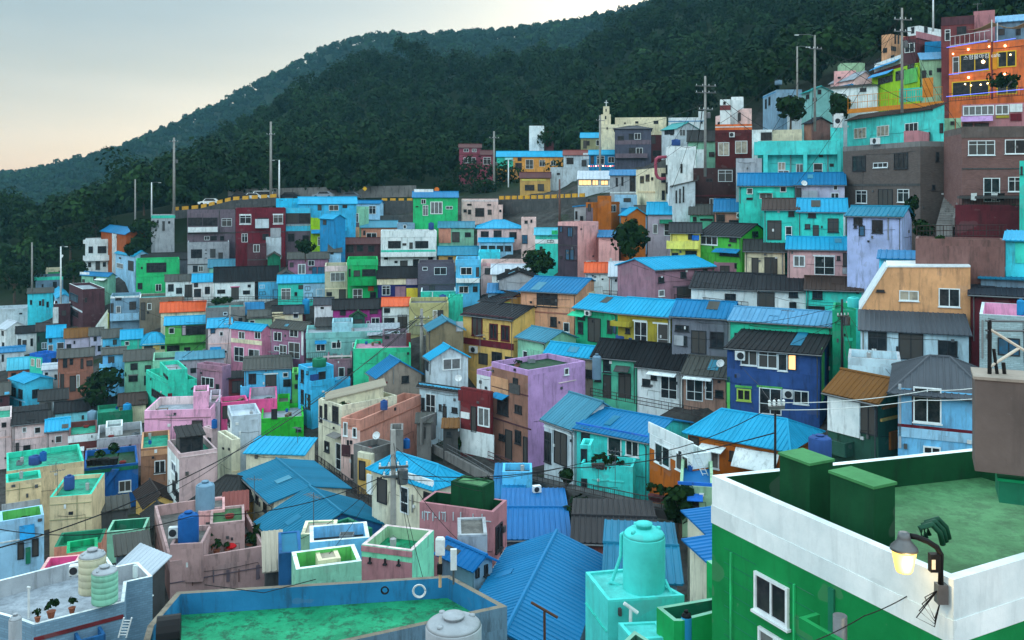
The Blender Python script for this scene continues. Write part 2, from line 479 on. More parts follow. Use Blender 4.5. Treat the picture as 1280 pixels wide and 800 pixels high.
FR = {'w': 'white', 'k': 'dark', 'u': 'white', 'g': 'white', 'B': 'dark', 'm': 'maroonframe', 'G': 'limeframe', 'd': 'dark', 'D': 'white', 'y': 'dark', 'Y': 'yellowframe', 'Z': 'white'}
def frame_mat(t):
    f = FR[t]
    if f == 'white': return M_FRAME
    if f == 'dark': return M_DARKFRAME
    return plain(f, dict(maroonframe=(86, 26, 32), limeframe=(150, 178, 80), yellowframe=(206, 170, 40))[f], 0.5)
def pane_mat(t):
    if t in 'kwmGYD': return glass(random.choice(('dark', 'dark', 'dark', 'dark', 'shade', 'curtain' if t in 'wm' else 'dark')))
    if t in 'u': return glass('cream')
    if t in 'gZ': return glass('curtain')
    if t == 'B': return glass('blue')
    if t == 'y': return emit("lit_shop_window", (1.0, 0.55, 0.22), 0.9)
    return glass('shade')
def window(root, f, t, u0, u1, z0, z1, D):
    ww, hh = u1 - u0, z1 - z0
    if ww < 0.04 or hh < 0.04: return
    fb = min(0.11 if t in 'mGYZ' else 0.065, 0.2 * ww, 0.2 * hh)
    mb = MB()
    fbox(mb, f, u0, u1, z0, z0 + fb, 0.002, 0.075); fbox(mb, f, u0, u1, z1 - fb, z1, 0.002, 0.075)
    fbox(mb, f, u0, u0 + fb, z0 + fb, z1 - fb, 0.002, 0.075); fbox(mb, f, u1 - fb, u1, z0 + fb, z1 - fb, 0.002, 0.075)
    n = 0 if ww < 0.75 else (1 if ww < 2.0 else (2 if ww < 3.0 else 4))
    if t in 'dD' and ww < 1.1: n = 0
    if t == 'Y': n = min(n, 1)
    for k in range(n):
        c = u0 + ww * (k + 1) / (n + 1)
        fbox(mb, f, c - fb * 0.4, c + fb * 0.4, z0 + fb, z1 - fb, 0.002, 0.06)
    if hh > 1.3 and t in 'kwgD':
        c = z0 + hh * (0.72 if t != 'D' else 0.4)
        fbox(mb, f, u0 + fb, u1 - fb, c - fb * 0.35, c + fb * 0.35, 0.002, 0.058)
    if D < 95 and t in 'wkumgG':
        fbox(mb, f, u0 - 0.05, u1 + 0.05, z0 - 0.06, z0 - 0.002, 0.002, 0.12)
    nm = 'door' if t in 'dD' else 'window'
    if D > 118:
        fbox(mb, f, u0 + fb, u1 - fb, z0 + fb, z1 - fb, 0.003, 0.03, 1)
        mb.build(nm, [frame_mat(t), pane_mat(t)], root)
        return
    o = mb.build(nm, frame_mat(t), root)
    pb = MB()
    fbox(pb, f, u0 + fb, u1 - fb, z0 + fb, z1 - fb, 0.003, 0.03)
    pb.build('pane', pane_mat(t), o)
def item(root, f, t, r, D, wallc, col, label):
    u0, u1, z0, z1 = r
    if t in FR: return window(root, f, t, u0, u1, z0, z1, D)
    m = wall(col or wallc)
    if t == 'b':
        mb = MB(); d = 0.85
        fbox(mb, f, u0, u1, z0 - 0.12, z0, 0.0, d); fbox(mb, f, u0, u1, z0 + 0.002, z1, d - 0.12, d)
        fbox(mb, f, u0, u0 + 0.12, z0 + 0.002, z1, 0.0, d - 0.122); fbox(mb, f, u1 - 0.12, u1, z0 + 0.002, z1, 0.0, d - 0.122)
        mb.build('balcony', m, root)
    elif t == 't':
        mb = MB(); fbox(mb, f, u0, u1, z0, z1, -0.02, 0.05); mb.build('trim_band', m, root)
    elif t == 'x':
        mb = MB(); fbox(mb, f, u0, u1, z0, z1, -0.02, 0.12); mb.build('panel', m, root)
    elif t == 'X':
        mb = MB(); fbox(mb, f, u0, u1, z0, z1, -0.02, 0.9); mb.build('bay', m, root)
    elif t == 'a':
        mb = MB(); d = 0.8; h = max(0.12, z1 - z0)
        mb.hexa([f.pt(u0, z0, d), f.pt(u1, z0, d), f.pt(u1, z0 + h, 0.003), f.pt(u0, z0 + h, 0.003)],
                [f.pt(u0, z0 + 0.05, d), f.pt(u1, z0 + 0.05, d), f.pt(u1, z0 + h + 0.05, 0.003), f.pt(u0, z0 + h + 0.05, 0.003)])
        mb.build('awning', m, root)
    elif t == 'r':
        mb = MB(); d = 0.8
        fbox(mb, f, u0, u1, z1 - 0.05, z1, d - 0.04, d); fbox(mb, f, u0, u1, z0, z0 + 0.05, d - 0.04, d); fbox(mb, f, u0, u1, z0 - 0.14, z0 - 0.01, 0, d)
        n = max(2, int((u1 - u0) / 0.22))
        for k in range(n + 1):
            c = u0 + (u1 - u0) * k / n
            fbox(mb, f, c - 0.015, c + 0.015, z0 + 0.05, z1 - 0.05, d - 0.03, d - 0.01)
        mb.build('railing', plain("rail_" + col, col) if col else M_RAIL, root)
    elif t == 'p':
        mb = MB(); c = (u0 + u1) / 2
        mb.tube([f.pt(c, z0, 0.08), f.pt(c, z1, 0.08)], 0.05, 6); mb.build('drain_pipe', plain("pipe_" + (col or 'grey'), col or (120, 122, 122)), root)
    elif t == 'A':
        ACS.append((f, r, root, label))
def slope(mb, A, B, Ct, Dt, sp, rh, m=0, th=0.07):
    A, B, Ct, Dt = Vector(A), Vector(B), Vector(Ct), Vector(Dt)
    e = B - A; ln = e.length; e = e / ln
    n = e.cross(Dt - A if (Dt - A).length > (Ct - B).length * 0.5 else Ct - B).normalized()
    if n.z < 0: n = -n
    sd = n.cross(e)
    if sd.z < 0: sd = -sd
    uvf = lambda p: ((p - A).dot(e), (p - A).dot(sd))
    pts = [A, B, Ct, Dt] if (Ct - Dt).length > 1e-3 else [A, B, Ct]
    uv = [uvf(p) for p in pts]
    mb.quad(pts, m, uv)
    low = [p - n * th for p in pts]
    mb.quad(low[::-1], m, uv[::-1])
    k = len(pts)
    for i in range(k):
        j = (i + 1) % k
        mb.quad([pts[i], pts[j], low[j], low[i]], m, [uv[i], uv[j], uv[j], uv[i]])
    if sp <= 0: return
    a0, a1 = (Dt - A).dot(e), ln - (B - Ct).dot(-e) * -1
    a1 = (Ct - A).dot(e)
    top = (Dt - A).dot(sd)
    q = sp * 0.5
    while q < ln:
        fr = 1.0
        if a0 > 1e-3 and q < a0: fr = q / a0
        if a1 < ln - 1e-3 and q > a1: fr = (ln - q) / (ln - a1)
        if a0 < -1e-3 or a1 > ln + 1e-3: fr = 1.0
        hw = min(0.035, sp * 0.16)
        if fr > 0.05:
            shift = 0.0
            if a0 < 0 and a1 < ln: shift = 0.0
            p0, p1 = A + e * q + n * 0.0005, A + e * (q + shift) + sd * (top * fr) + n * 0.0005
            o = n * rh
            uvs = [(q, 0), (q, top * fr)]
            mb.quad([p0 - e * hw * 1.6, p1 - e * hw * 1.6, p1 - e * hw * 0.6 + o, p0 - e * hw * 0.6 + o], m, [(q, 0), (q, 1), (q, 1), (q, 0)])
            mb.quad([p0 - e * hw * 0.6 + o, p1 - e * hw * 0.6 + o, p1 + e * hw * 0.6 + o, p0 + e * hw * 0.6 + o], m, [(q, 0), (q, 1), (q, 1), (q, 0)])
            mb.quad([p0 + e * hw * 0.6 + o, p1 + e * hw * 0.6 + o, p1 + e * hw * 1.6, p0 + e * hw * 1.6], m, [(q, 0), (q, 1), (q, 1), (q, 0)])
            mb.quad([p0 - e * hw * 1.6, p0 - e * hw * 0.6 + o, p0 + e * hw * 0.6 + o, p0 + e * hw * 1.6], m, [(q, 0)] * 4)
        q += sp
def flat_roof(root, poly, zt, ph, pw, wallm, deckm, copingm=None, inm=None):
    """deck sheet, parapet ring; poly is a list of (x, y) counter-clockwise"""
    n = len(poly)
    pts = [Vector((p[0], p[1], 0)) for p in poly]
    area = sum(pts[i].x * pts[(i + 1) % n].y - pts[(i + 1) % n].x * pts[i].y for i in range(n))
    if area < 0: pts = pts[::-1]
    ins = []
    for i in range(n):
        d0 = (pts[i] - pts[i - 1]).normalized(); d1 = (pts[(i + 1) % n] - pts[i]).normalized()
        n0, n1 = Vector((-d0.y, d0.x, 0)), Vector((-d1.y, d1.x, 0))
        b = n0 + n1
        ins.append(pts[i] + b * (pw / max(0.25, (1 + n0.dot(n1)))))
    up = lambda p, z: (p.x, p.y, z)
    mb = MB()
    mb.quad([up(p, zt - ph) for p in ins], 0, [(p.x, p.y) for p in ins])
    mb.build('roof_deck', deckm, root)
    mb = MB()
    for i in range(n):
        j = (i + 1) % n
        mb.quad([up(pts[i], zt - ph), up(pts[j], zt - ph), up(pts[j], zt), up(pts[i], zt)], 0)
        mb.quad([up(ins[j], zt - ph), up(ins[i], zt - ph), up(ins[i], zt), up(ins[j], zt)], 2)
        mb.quad([up(pts[i], zt), up(pts[j], zt), up(ins[j], zt), up(ins[i], zt)], 1)
    mb.build('parapet', [wallm, copingm or wallm, inm or wallm], root)
def h(label, xl, xm, xr, yt, yb, roof='f', wc='white', rc=None, yr=None, w='', D=None, tl=None, tr=None, th=None, L=None, W=None,
      lw=None, ph=0.45, pc=None, cop=None, name='house', cat='house', bk=False, fd=2.5, ov=0.28, grp=None, dirt=0.7, inn=None, inc=None):
    X = lambda x: TILE[0] + x * TILE[2]
    Y = lambda y: TILE[1] + y * TILE[2]
    Xl, Xm, Xr, Yt, Yb = X(xl), X(xm), X(xr), Y(yt), Y(yb)
    if D is not None and abs(D / depth(Xm, Yb) - 1) > .04: WARN.append(('D', label[:60], round(Xm), round(Yb), D, round(depth(Xm, Yb))))
    if D is None: D = depth(Xm, Yb)
    C = P(Xm, Yb, D)
    u = (Xm - 640) / F
    beta = math.atan(u)
    if tr is not None:
        E = P(Xr, Y(tr), D * (Yt - HY) / (Y(tr) - HY)); d = E - C
        t = math.atan2(d.y, d.x)
    elif tl is not None:
        E = P(Xl, Y(tl), D * (Yt - HY) / (Y(tl) - HY)); d = E - C
        t = math.atan2(d.y, d.x) - math.pi / 2
    elif th is not None: t = R(th)
    elif abs(Xl - Xm) < 0.3: t = -beta - R(1.2)
    elif abs(Xr - Xm) < 0.3: t = math.pi / 2 - beta + R(1.2)
    else: t = -beta + math.atan((Xm - Xl) / (Xr - Xm))
    r = Vector((math.cos(t), math.sin(t), 0)); l = Vector((-math.sin(t), math.cos(t), 0))
    def solve(Xe, dr):
        ue = (Xe - 640) / F
        den = dr.x - ue * dr.y
        return (ue * C.y - C.x) / den if abs(den) > 1e-6 else -1
    if W is None: W = solve(Xr, r) if abs(Xr - Xm) >= 0.3 else 6.0
    if L is None: L = solve(Xl, l) if abs(Xl - Xm) >= 0.3 else 6.0
    if not (0.2 < W < 45): WARN.append((label, 'W', round(W, 1))); W = 5.0
    if not (0.2 < L < 45): WARN.append((label, 'L', round(L, 1))); L = 5.0
    W, L = min(W, 30), min(L, 30)
    Hh = (Yb - Yt) / F * D
    GROUND.append((C.x, C.y, C.z))
    if abs(Xr - Xm) >= 0.3: q = C + r * W; GROUND.append((q.x, q.y, C.z))
    if abs(Xl - Xm) >= 0.3: q = C + l * L; GROUND.append((q.x, q.y, C.z))
    # the walls go down to the ground below the lowest corner
    low = min(gz(*(C + r * a + l * c).xy) for a in (0, W) for c in (0, L))
    over = max(gz(*(C + r * a).xy) for a in (0, W)) - C.z
    if over > 4: WARN.append((label, 'buried', round(over, 1), 'D', round(D), 'ground px %.0f' % (HY - (C.z + over) / C.y * F)))
    FOOT.append((C.copy(), r * W, l * min(L, 2.5), C.z))
    runs = fd == 2.5
    root = empty(name, C, t)
    tag(root, label, cat, grp)
    ANCH[label] = (root, C, r, l, W, L, Hh, D)
    wm = brick(wc) if bk else wall(wc, dirt)
    lm = (brick(lw) if bk else wall(lw, dirt)) if lw else wm
    mats = [wm, lm]
    # roof heights
    rise = 0.0
    if roof != 'f':
        Q = {'gl': C + r * W / 2, 'gr': C + l * L / 2, 'sl': C + r * W, 'sr': C + l * L, 'hl': C + r * W / 2 + l * L / 2, 'hr': C + r * W / 2 + l * L / 2}[roof]
        zr = (HY - Y(yr)) / F * Q.y
        rise = zr - (C.z + Hh)
        half = {'gl': W / 2, 'gr': L / 2, 'sl': W, 'sr': L, 'hl': min(W, L) / 2, 'hr': min(W, L) / 2}[roof]
        lo, hi = 0.06 * half, 0.62 * half
        if rise < lo - 0.3 or rise > hi + 0.5: WARN.append((label, 'rise', round(rise, 2), 'half', round(half, 2)))
        rise = max(lo, min(hi, rise))
    mb = MB()
    zb = -fd
    z1 = Hh if roof != 'f' else Hh - ph
    mb.quad([(0, 0, zb), (W, 0, zb), (W, 0, z1), (0, 0, z1)], 0)
    mb.quad([(W, L, zb), (0, L, zb), (0, L, z1), (W, L, z1)], 0)
    mb.quad([(0, L, zb), (0, 0, zb), (0, 0, z1), (0, L, z1)], 1)
    mb.quad([(W, 0, zb), (W, L, zb), (W, L, z1), (W, 0, z1)], 1)
    g = 0.02
    if roof == 'gl':
        for y in (0, L): mb.quad([(0, y, z1), (W, y, z1), (W / 2, y, z1 + rise - g)], 0)
    elif roof == 'gr':
        for x in (0, W): mb.quad([(x, 0, z1), (x, L, z1), (x, L / 2, z1 + rise - g)], 1)
    elif roof == 'sl':
        for y in (0, L): mb.quad([(0, y, z1), (W, y, z1), (W, y, z1 + rise - g)], 0)
        mb.quad([(W, 0, z1), (W, L, z1), (W, L, z1 + rise - g), (W, 0, z1 + rise - g)], 1)
    elif roof == 'sr':
        for x in (0, W): mb.quad([(x, 0, z1), (x, L, z1), (x, L, z1 + rise - g)], 1)
        mb.quad([(0, L, z1), (W, L, z1), (W, L, z1 + rise - g), (0, L, z1 + rise - g)], 0)
    wo_ = mb.build('wall', mats, root)
    if runs: WALLS.append((wo_, root))
    if roof == 'f':
        dm = roofmat(rc or 'concrete')
        flat_roof(root, [(0, 0), (W, 0), (W, L), (0, L)], Hh, ph, 0.16, wall(pc, dirt) if pc else wm, dm, wall(cop, dirt) if cop else None, wall(inc) if inc else None)
    else:
        sp = 0.30 if D < 66 else (0.42 if D < 112 else (0.62 if D < 160 else 0))
        rh = 0.035 if D < 66 else 0.05
        rb = MB()
        z = Hh + 0.03
        if roof == 'gl':
            k = rise / (W / 2); o2 = 0.22
            slope(rb, (-ov, L + o2, z - ov * k), (-ov, -o2, z - ov * k), (W / 2, -o2, z + rise), (W / 2, L + o2, z + rise), sp, rh)
            slope(rb, (W + ov, -o2, z - ov * k), (W + ov, L + o2, z - ov * k), (W / 2, L + o2, z + rise), (W / 2, -o2, z + rise), sp, rh)
            rb.tube([(W / 2, -o2 - 0.03, z + rise + 0.01), (W / 2, L + o2 + 0.03, z + rise + 0.01)], 0.09, 6)
        elif roof == 'gr':
            k = rise / (L / 2); o2 = 0.22
            slope(rb, (-o2, -ov, z - ov * k), (W + o2, -ov, z - ov * k), (W + o2, L / 2, z + rise), (-o2, L / 2, z + rise), sp, rh)
            slope(rb, (W + o2, L + ov, z - ov * k), (-o2, L + ov, z - ov * k), (-o2, L / 2, z + rise), (W + o2, L / 2, z + rise), sp, rh)
            rb.tube([(-o2 - 0.03, L / 2, z + rise + 0.01), (W + o2 + 0.03, L / 2, z + rise + 0.01)], 0.09, 6)
        elif roof == 'sl':
            k = rise / W; o2 = 0.18
            slope(rb, (-ov, L + o2, z - ov * k), (-ov, -o2, z - ov * k), (W + ov, -o2, z + rise + ov * k), (W + ov, L + o2, z + rise + ov * k), sp, rh)
        elif roof == 'sr':
            k = rise / L; o2 = 0.18
            slope(rb, (-o2, -ov, z - ov * k), (W + o2, -ov, z - ov * k), (W + o2, L + ov, z + rise + ov * k), (-o2, L + ov, z + rise + ov * k), sp, rh)
        else:
            hf = min(W, L) / 2; k = rise / hf; o = ov; ze = z - o * k
            hin = (hf * 0.75) if inn is None else inn
            if roof == 'hr':
                a, b = (hin, L / 2), (W - hin, L / 2)
            else:
                a, b = (W / 2, hin), (W / 2, L - hin)
            zr_ = z + rise
            c00, c10, c11, c01 = (-o, -o, ze), (W + o, -o, ze), (W + o, L + o, ze), (-o, L + o, ze)
            ra, rb_ = (*a, zr_), (*b, zr_)
            if roof == 'hr':
                slope(rb, c00, c10, rb_, ra, sp, rh); slope(rb, c11, c01, ra, rb_, sp, rh)
                slope(rb, c10, c11, rb_, rb_, sp, rh); slope(rb, c01, c00, ra, ra, sp, rh)
            else:
                slope(rb, c01, c00, ra, rb_, sp, rh); slope(rb, c10, c11, rb_, ra, sp, rh)
                slope(rb, c00, c10, ra, ra, sp, rh); slope(rb, c11, c01, rb_, rb_, sp, rh)
            rb.tube([ra, rb_], 0.09, 6)
            for c_, q_ in ((c00, ra), (c10, rb_ if roof == 'hr' else ra), (c11, rb_), (c01, ra if roof == 'hr' else rb_)):
                rb.tube([c_, q_], 0.08, 6)
        rb.build('roof', roofmat(rc or 'blue'), root)
        if D < 112 and roof in ('gl', 'gr') and (rc or 'blue') not in ('tile', 'tileblack'):
            rv = random.Random(int(Xm * 31 + Yb)); ln, hs = (L, W / 2) if roof == 'gl' else (W, L / 2)
            for _ in range(rv.choice((0, 0, 1, 1))):
                a0 = rv.uniform(.1, .75) * ln; a1 = min(ln, a0 + rv.uniform(.5, 1.1)); s0 = rv.uniform(0, .5); s1 = min(.95, s0 + rv.uniform(.25, .6)); up = z + .055
                Q = (lambda a, s: (hs * s, a, up + rise * s)) if roof == 'gl' else (lambda a, s: (a, hs * s, up + rise * s))
                pm = MB(); slope(pm, *( (Q(a1, s0), Q(a0, s0), Q(a0, s1), Q(a1, s1)) if roof == 'gl' else (Q(a0, s0), Q(a1, s0), Q(a1, s1), Q(a0, s1)) ), 0, 0, 0, .02)
                pm.build('roof_patch', roofmat(rv.choice(('bluew', 'steelblue', 'greyroof', 'steelblue', rc or 'blue', rc or 'blue'))), root)
        if D < 105 and roof in ('gl', 'gr') and Hh > 1.2:
            gb = MB(); k = rise / (W / 2 if roof == 'gl' else L / 2); ze = z - ov * k - .1
            if roof == 'gl':
                gb.tube([(-ov - .04, -.2, ze), (-ov - .04, L + .2, ze)], .055, 6); q0 = [(-ov - .04, .15, ze), (-.07, .15, ze - .3), (-.07, .15, -.3)]
            else:
                gb.tube([(-.2, -ov - .04, ze), (W + .2, -ov - .04, ze)], .055, 6); q0 = [(.15, -ov - .04, ze), (.15, -.07, ze - .3), (.15, -.07, -.3)]
            go_ = gb.build('gutter', M_METAL, root)
            gb = MB(); gb.tube(q0, .04, 6); gb.build('downpipe', M_METAL, go_)
    fR = Face(C, t, (0, 0, 0), (1, 0, 0), (0, -1, 0))
    fL = Face(C, t, (0, 0, 0), (0, 1, 0), (-1, 0, 0))
    for s in w.split(';'):
        q = s.split()
        if not q: continue
        ty, x0, y0, ww, hh = q[0], *map(float, q[1:5])
        col = q[5] if len(q) > 5 else None
        cx = X(x0 + ww / 2)
        f = fL if (cx < Xm and abs(Xl - Xm) >= 0.3) or abs(Xr - Xm) < 0.3 else fR
        ym = Y(y0 + hh / 2)
        a, b = f.hit(X(x0), ym), f.hit(X(x0 + ww), ym)
        t0, t1 = f.hit(cx, Y(y0)), f.hit(cx, Y(y0 + hh))
        if None in (a, b, t0, t1): continue
        u0, u1 = sorted((a[0], b[0])); z0, z1_ = sorted((t0[1], t1[1]))
        lim = W if f is fR else L
        if ty not in 'xbtaXr':
            u0, u1 = max(u0, 0.03), min(u1, lim - 0.03)
        else:
            u0, u1 = max(u0, -0.4), min(u1, lim + 0.4)
        if u1 - u0 < 0.025: continue
        item(root, f, ty, (u0, u1, z0, z1_), D, (lw if lw and f is fL else wc), col, label)
    if D < 110 and cat == 'house' and Hh > 2.0:
        rv = random.Random(len(label) * 7 + int(Xm))
        for f, lim, on in ((fR, W, abs(Xr - Xm) >= 3), (fL, L, abs(Xl - Xm) >= 3)):
            if not on or lim < 1.5: continue
            for _ in range(rv.choice((1, 2, 2, 3))):
                u = rv.uniform(.2, lim - .3); zz = rv.uniform(.5, Hh - .3); ww = rv.uniform(.12, .28)
                vb = MB(); fbox(vb, f, u, u + ww, zz, zz + rv.uniform(.15, .3), .003, .1)
                vb.build(rv.choice(('meter_box', 'vent')), rv.choice((M_METAL, M_AC, M_DARKFRAME)), root)
            # loose electric wire stapled across the wall
            vb = MB(); u = rv.uniform(0, lim * .3); zz = rv.uniform(.8, Hh - .1)
            vb.tube([f.pt(u, zz, .03), f.pt(u + lim * .3, zz - .12, .04), f.pt(u + lim * .65, zz - .05, .03), f.pt(u + lim * .67, .3, .03)], .013, 4)
            vb.build('wall_wire', M_WIRE, root)
    return root
def poly_house(label, pts, D, hgt, wc, deck, ph=0.5, pw=0.2, pc=None, cop=None, name='house', cat='house', w='', ground=True, fd=1.0, dirt=0.7, inc=None, bk=False):
    """flat-roofed building whose roof outline is given by points at one level"""
    q = [px(*p) for p in pts]
    zt = (HY - q[0][1]) / F * D
    wp = []
    for x, y in q:
        d = zt * F / (HY - y)
        wp.append(Vector(((x - 640) / F * d, d, zt)))
    base = zt - hgt
    c0 = sum(wp, Vector()) / len(wp)
    C = Vector((wp[0].x, wp[0].y, base))
    root = empty(name, C, 0)
    tag(root, label, cat)
    loc = [p - C for p in wp]
    wm = brick(wc) if bk else wall(wc, dirt)
    mb = MB()
    n = len(loc)
    for i in range(n):
        a, b = loc[i], loc[(i + 1) % n]
        mb.quad([(a.x, a.y, -fd), (b.x, b.y, -fd), (b.x, b.y, hgt - ph), (a.x, a.y, hgt - ph)], 0)
    mb.build('wall', wm, root)
    flat_roof(root, [(p.x, p.y) for p in loc], hgt, ph, pw, wall(pc, dirt) if pc else wm, roofmat(deck), wall(cop, dirt) if cop else None, wall(inc) if inc else None)
    faces = []
    for i in range(n):
        a, b = loc[i], loc[(i + 1) % n]
        d = (b - a); d.z = 0; d.normalize()
        nn = Vector((d.y, -d.x, 0))
        mid = (wp[i] + wp[(i + 1) % n]) / 2
        if nn.dot(mid - c0) < 0: nn = -nn
        faces.append(Face(C, 0, (a.x, a.y, 0), d, nn))
    for s in w.split(';'):
        k = s.split()
        if not k: continue
        e, ty = int(k[0]), k[1]
        x0, y0, ww, hh = map(float, k[2:6])
        col = k[6] if len(k) > 6 else None
        f = faces[e]
        cxy = px(x0 + ww / 2, y0 + hh / 2)
        a, b = f.hit(px(x0, 0)[0], cxy[1]), f.hit(px(x0 + ww, 0)[0], cxy[1])
        t0, t1 = f.hit(cxy[0], px(0, y0)[1]), f.hit(cxy[0], px(0, y0 + hh)[1])
        u0, u1 = sorted((a[0], b[0])); z0, z1 = sorted((t0[1], t1[1]))
        item(root, f, ty, (u0, u1, z0, z1), D, wc, col, label)
    if ground:
        for p in wp: GROUND.append((p.x, p.y, base))
    ANCH[label] = (root, C, faces, wp, hgt, D)
    return root

def prism_house(label, poly, D, L, wc, w):
    """front wall of any outline, run back into a solid house, with a white coping on its upper edges"""
    q = [px(*p) for p in poly]
    C = P(q[0][0], q[0][1], D); t = -math.atan((q[0][0] - 640) / F)
    f = Face(C, t, (0, 0, 0), (1, 0, 0), (0, -1, 0))
    uz = [f.hit(*p) for p in q]
    root = empty('house', C, t); tag(root, label, 'house')
    W = max(u for u, z in uz)
    FOOT.append((C.copy(), Matrix.Rotation(t, 3, 'Z') @ Vector((W, 0, 0)), Matrix.Rotation(t, 3, 'Z') @ Vector((0, 2.5, 0)), C.z))
    mb = MB(); mb.hexa([(u, 0, z - (1.5 if k in (0, len(uz) - 1) else 0)) for k, (u, z) in enumerate(uz)], [(u, L, z - (1.5 if k in (0, len(uz) - 1) else 0)) for k, (u, z) in enumerate(uz)])
    mb.build('wall', wall(wc), root)
    mb = MB()
    for (u0, z0), (u1, z1) in zip(uz[1:-2], uz[2:-1]):
        d = Vector((u1 - u0, 0, z1 - z0)).normalized(); n = Vector((-d.z, 0, d.x)) * .12
        a, b = Vector((u0, 0, z0)), Vector((u1, 0, z1))
        mb.hexa([a + Vector((0, -.08, 0)), b + Vector((0, -.08, 0)), b + Vector((0, L, 0)), a + Vector((0, L, 0))], [a + n + Vector((0, -.08, 0)), b + n + Vector((0, -.08, 0)), b + n + Vector((0, L, 0)), a + n + Vector((0, L, 0))])
    mb.build('coping', M_FRAME, root)
    for s in w.split(';'):
        k = s.split(); ty = k[0]; x0, y0, ww, hh = map(float, k[1:5])
        cx, cy = px(x0 + ww / 2, y0 + hh / 2)
        a, b = f.hit(px(x0, 0)[0], cy), f.hit(px(x0 + ww, 0)[0], cy); c, d = f.hit(cx, px(0, y0)[1]), f.hit(cx, px(0, y0 + hh)[1])
        item(root, f, ty, (a[0], b[0], d[1], c[1]), D, wc, None, label)
# ---------------------------------------------------------------- houses along the far road and the upper left
T(0, 240)
h("pale grey weathered house with teal eaves band at left end of yellow road wall", 945,945,1090,145,290,'f','lgrey',w="t 945 146 150 18 tealgreen;k 950 178 15 20;k 980 176 12 20;d 1015 182 15 60;k 1050 182 15 16",L=7)
h("rust orange house with a blue ridge roof above the white two-storey house", 632,788,905,262,358,'gl','orange',rc='blue',yr=218,th=38,w="d 870 315 20 36 blue;k 700 272 30 15")
h("white two-storey house with a wide white parapet and balcony at the far left", 533,533,815,297,490,'f','white',w="t 500 297 190 25;b 515 395 170 30;k 553 340 28 42;k 610 338 55 45;k 705 335 35 45;d 597 432 28 55;w 640 435 25 35;k 550 440 20 30;k 780 345 18 20",ph=.5)
h("white box house standing on the roof level behind the white parapet", 700,700,780,262,330,'f','white',L=3)
h("light blue house with a blue roof and dark door below the rust orange house", 722,842,935,398,495,'gl','paleblue',rc='sky',yr=362,th=40,w="d 802 430 34 62;g 730 445 40 32;k 745 408 12 10")
h("small pale green house with a blue roof above the maroon brown block", 510,680,722,525,592,'gl','palegreen2',rc='blue',yr=490,th=64,w="k 515 545 15 20;k 585 530 16 25;t 478 500 80 22 white;a 610 540 60 10 white")
h("bright green two-storey house with a dark recessed loggia at the left", 850,850,1122,428,655,'f','green1',rc='concrete',w="k 915 442 125 60;w 972 575 37 45;k 860 568 30 40;t 850 520 262 9 green1;k 880 468 12 14;t 850 640 270 14 darkgreen2")
h("dark roofed grey house just behind the bright green loggia house", 885,885,1190,425,500,'gr','midgrey',rc='darkgrey',yr=384)
h("tall maroon brown block with a flat white-edged roof at the left", 432,516,655,608,838,'f','maroonbrown',lw='maroonbrown',rc='palegrey',cop='white',w="k 440 635 48 50;k 450 740 40 40;t 345 700 170 10 dirtywhite;k 530 660 14 30",th=36)
h("low brown annexe with small windows attached left of the maroon brown block", 335,335,440,700,838,'f','maroonbrown',cop='white',w="k 385 740 28 32;k 440 742 30 32;x 330 720 35 100 white",L=5)
h("cyan cottage row with four narrow windows left of the maroon brown annexe", 172,172,332,635,775,'sr','cyan',rc='greyroof',yr=610,w="k 187 675 14 30;k 243 680 15 30;k 262 670 15 42;k 290 685 15 36")
h("pale blue gabled cottage between the cyan cottages and the maroon block", 330,360,436,660,775,'gl','paleblue',rc='sky',yr=612,th=30)
h("grey blue flat house with a teal roof band among the trees at far left", 222,222,395,530,632,'f','bluegrey',w="t 215 530 180 20 tealgreen;k 330 560 25 40;k 260 575 12 20")
h("small beige hut on the roof of the grey blue flat house", 285,285,395,480,535,'f','cream',w="t 300 500 90 14 green2",L=3)
h("long white windowless building at the left edge of the village", -40,-40,195,735,840,'f','dirtywhite',rc='whiteroof',tr=725,w="k 120 755 20 10")
h("pale blue house with a yellow side wall and white outside stairs", 626,690,872,652,870,'f','bluegrey2',lw='yellowside',rc='tealroof',w="k 692 695 18 60;k 720 660 40 18;k 808 685 42 50;g 725 712 30 45;b 690 755 180 40 paleblue;k 640 730 14 40;t 690 650 180 12 white",th=20)
h("grey stucco building with one white window left of the orange roof", 872,872,1150,662,830,'f','warmgrey',rc='tealroof',cop='white',w="w 920 695 27 42;d 880 690 28 110;k 1050 680 40 18;k 918 745 14 16")
T(200, 230)
h("grey mauve two-storey house with a long glazed balcony beside the red building", 170,170,470,165,470,'f','mauvegrey',w="k 175 210 90 52;k 268 210 92 52;w 385 215 64 50;b 175 268 185 28 white;w 277 325 32 26;k 315 325 40 28;k 375 325 26 28;t 170 302 300 8 dconcrete;t 368 165 6 140 dconcrete")
h("pale cream block with a diamond ornament below the long glazed balcony", 172,172,433,365,560,'f','lgrey',w="k 193 408 70 55;k 365 428 28 38;t 172 498 262 6 dconcrete;k 205 510 30 40;w 240 512 30 35;x 313 405 34 55 dconcrete;t 280 410 14 6 dconcrete;t 280 432 14 6 dconcrete;t 280 460 14 6 dconcrete")
h("dark red three-storey building with white balcony and window hoods on the far row", 472,472,785,152,505,'f','maroon',w="w 498 195 72 52;w 708 192 60 52;b 595 218 85 52 dirtywhite;k 610 210 66 50;w 510 310 38 54;k 640 310 40 40;t 495 188 75 9 white;t 705 186 65 9 white;t 495 248 75 7 white;t 705 246 65 7 white;t 472 296 313 7 maroonbrown;x 662 330 95 140 dirtywhite;x 690 275 65 60 lgrey",ph=.6)
h("plum brown lower house in front of the dark red building", 545,545,665,372,515,'f','maroonbrown',w="w 583 378 40 48;t 545 470 120 6 dconcrete",L=4)
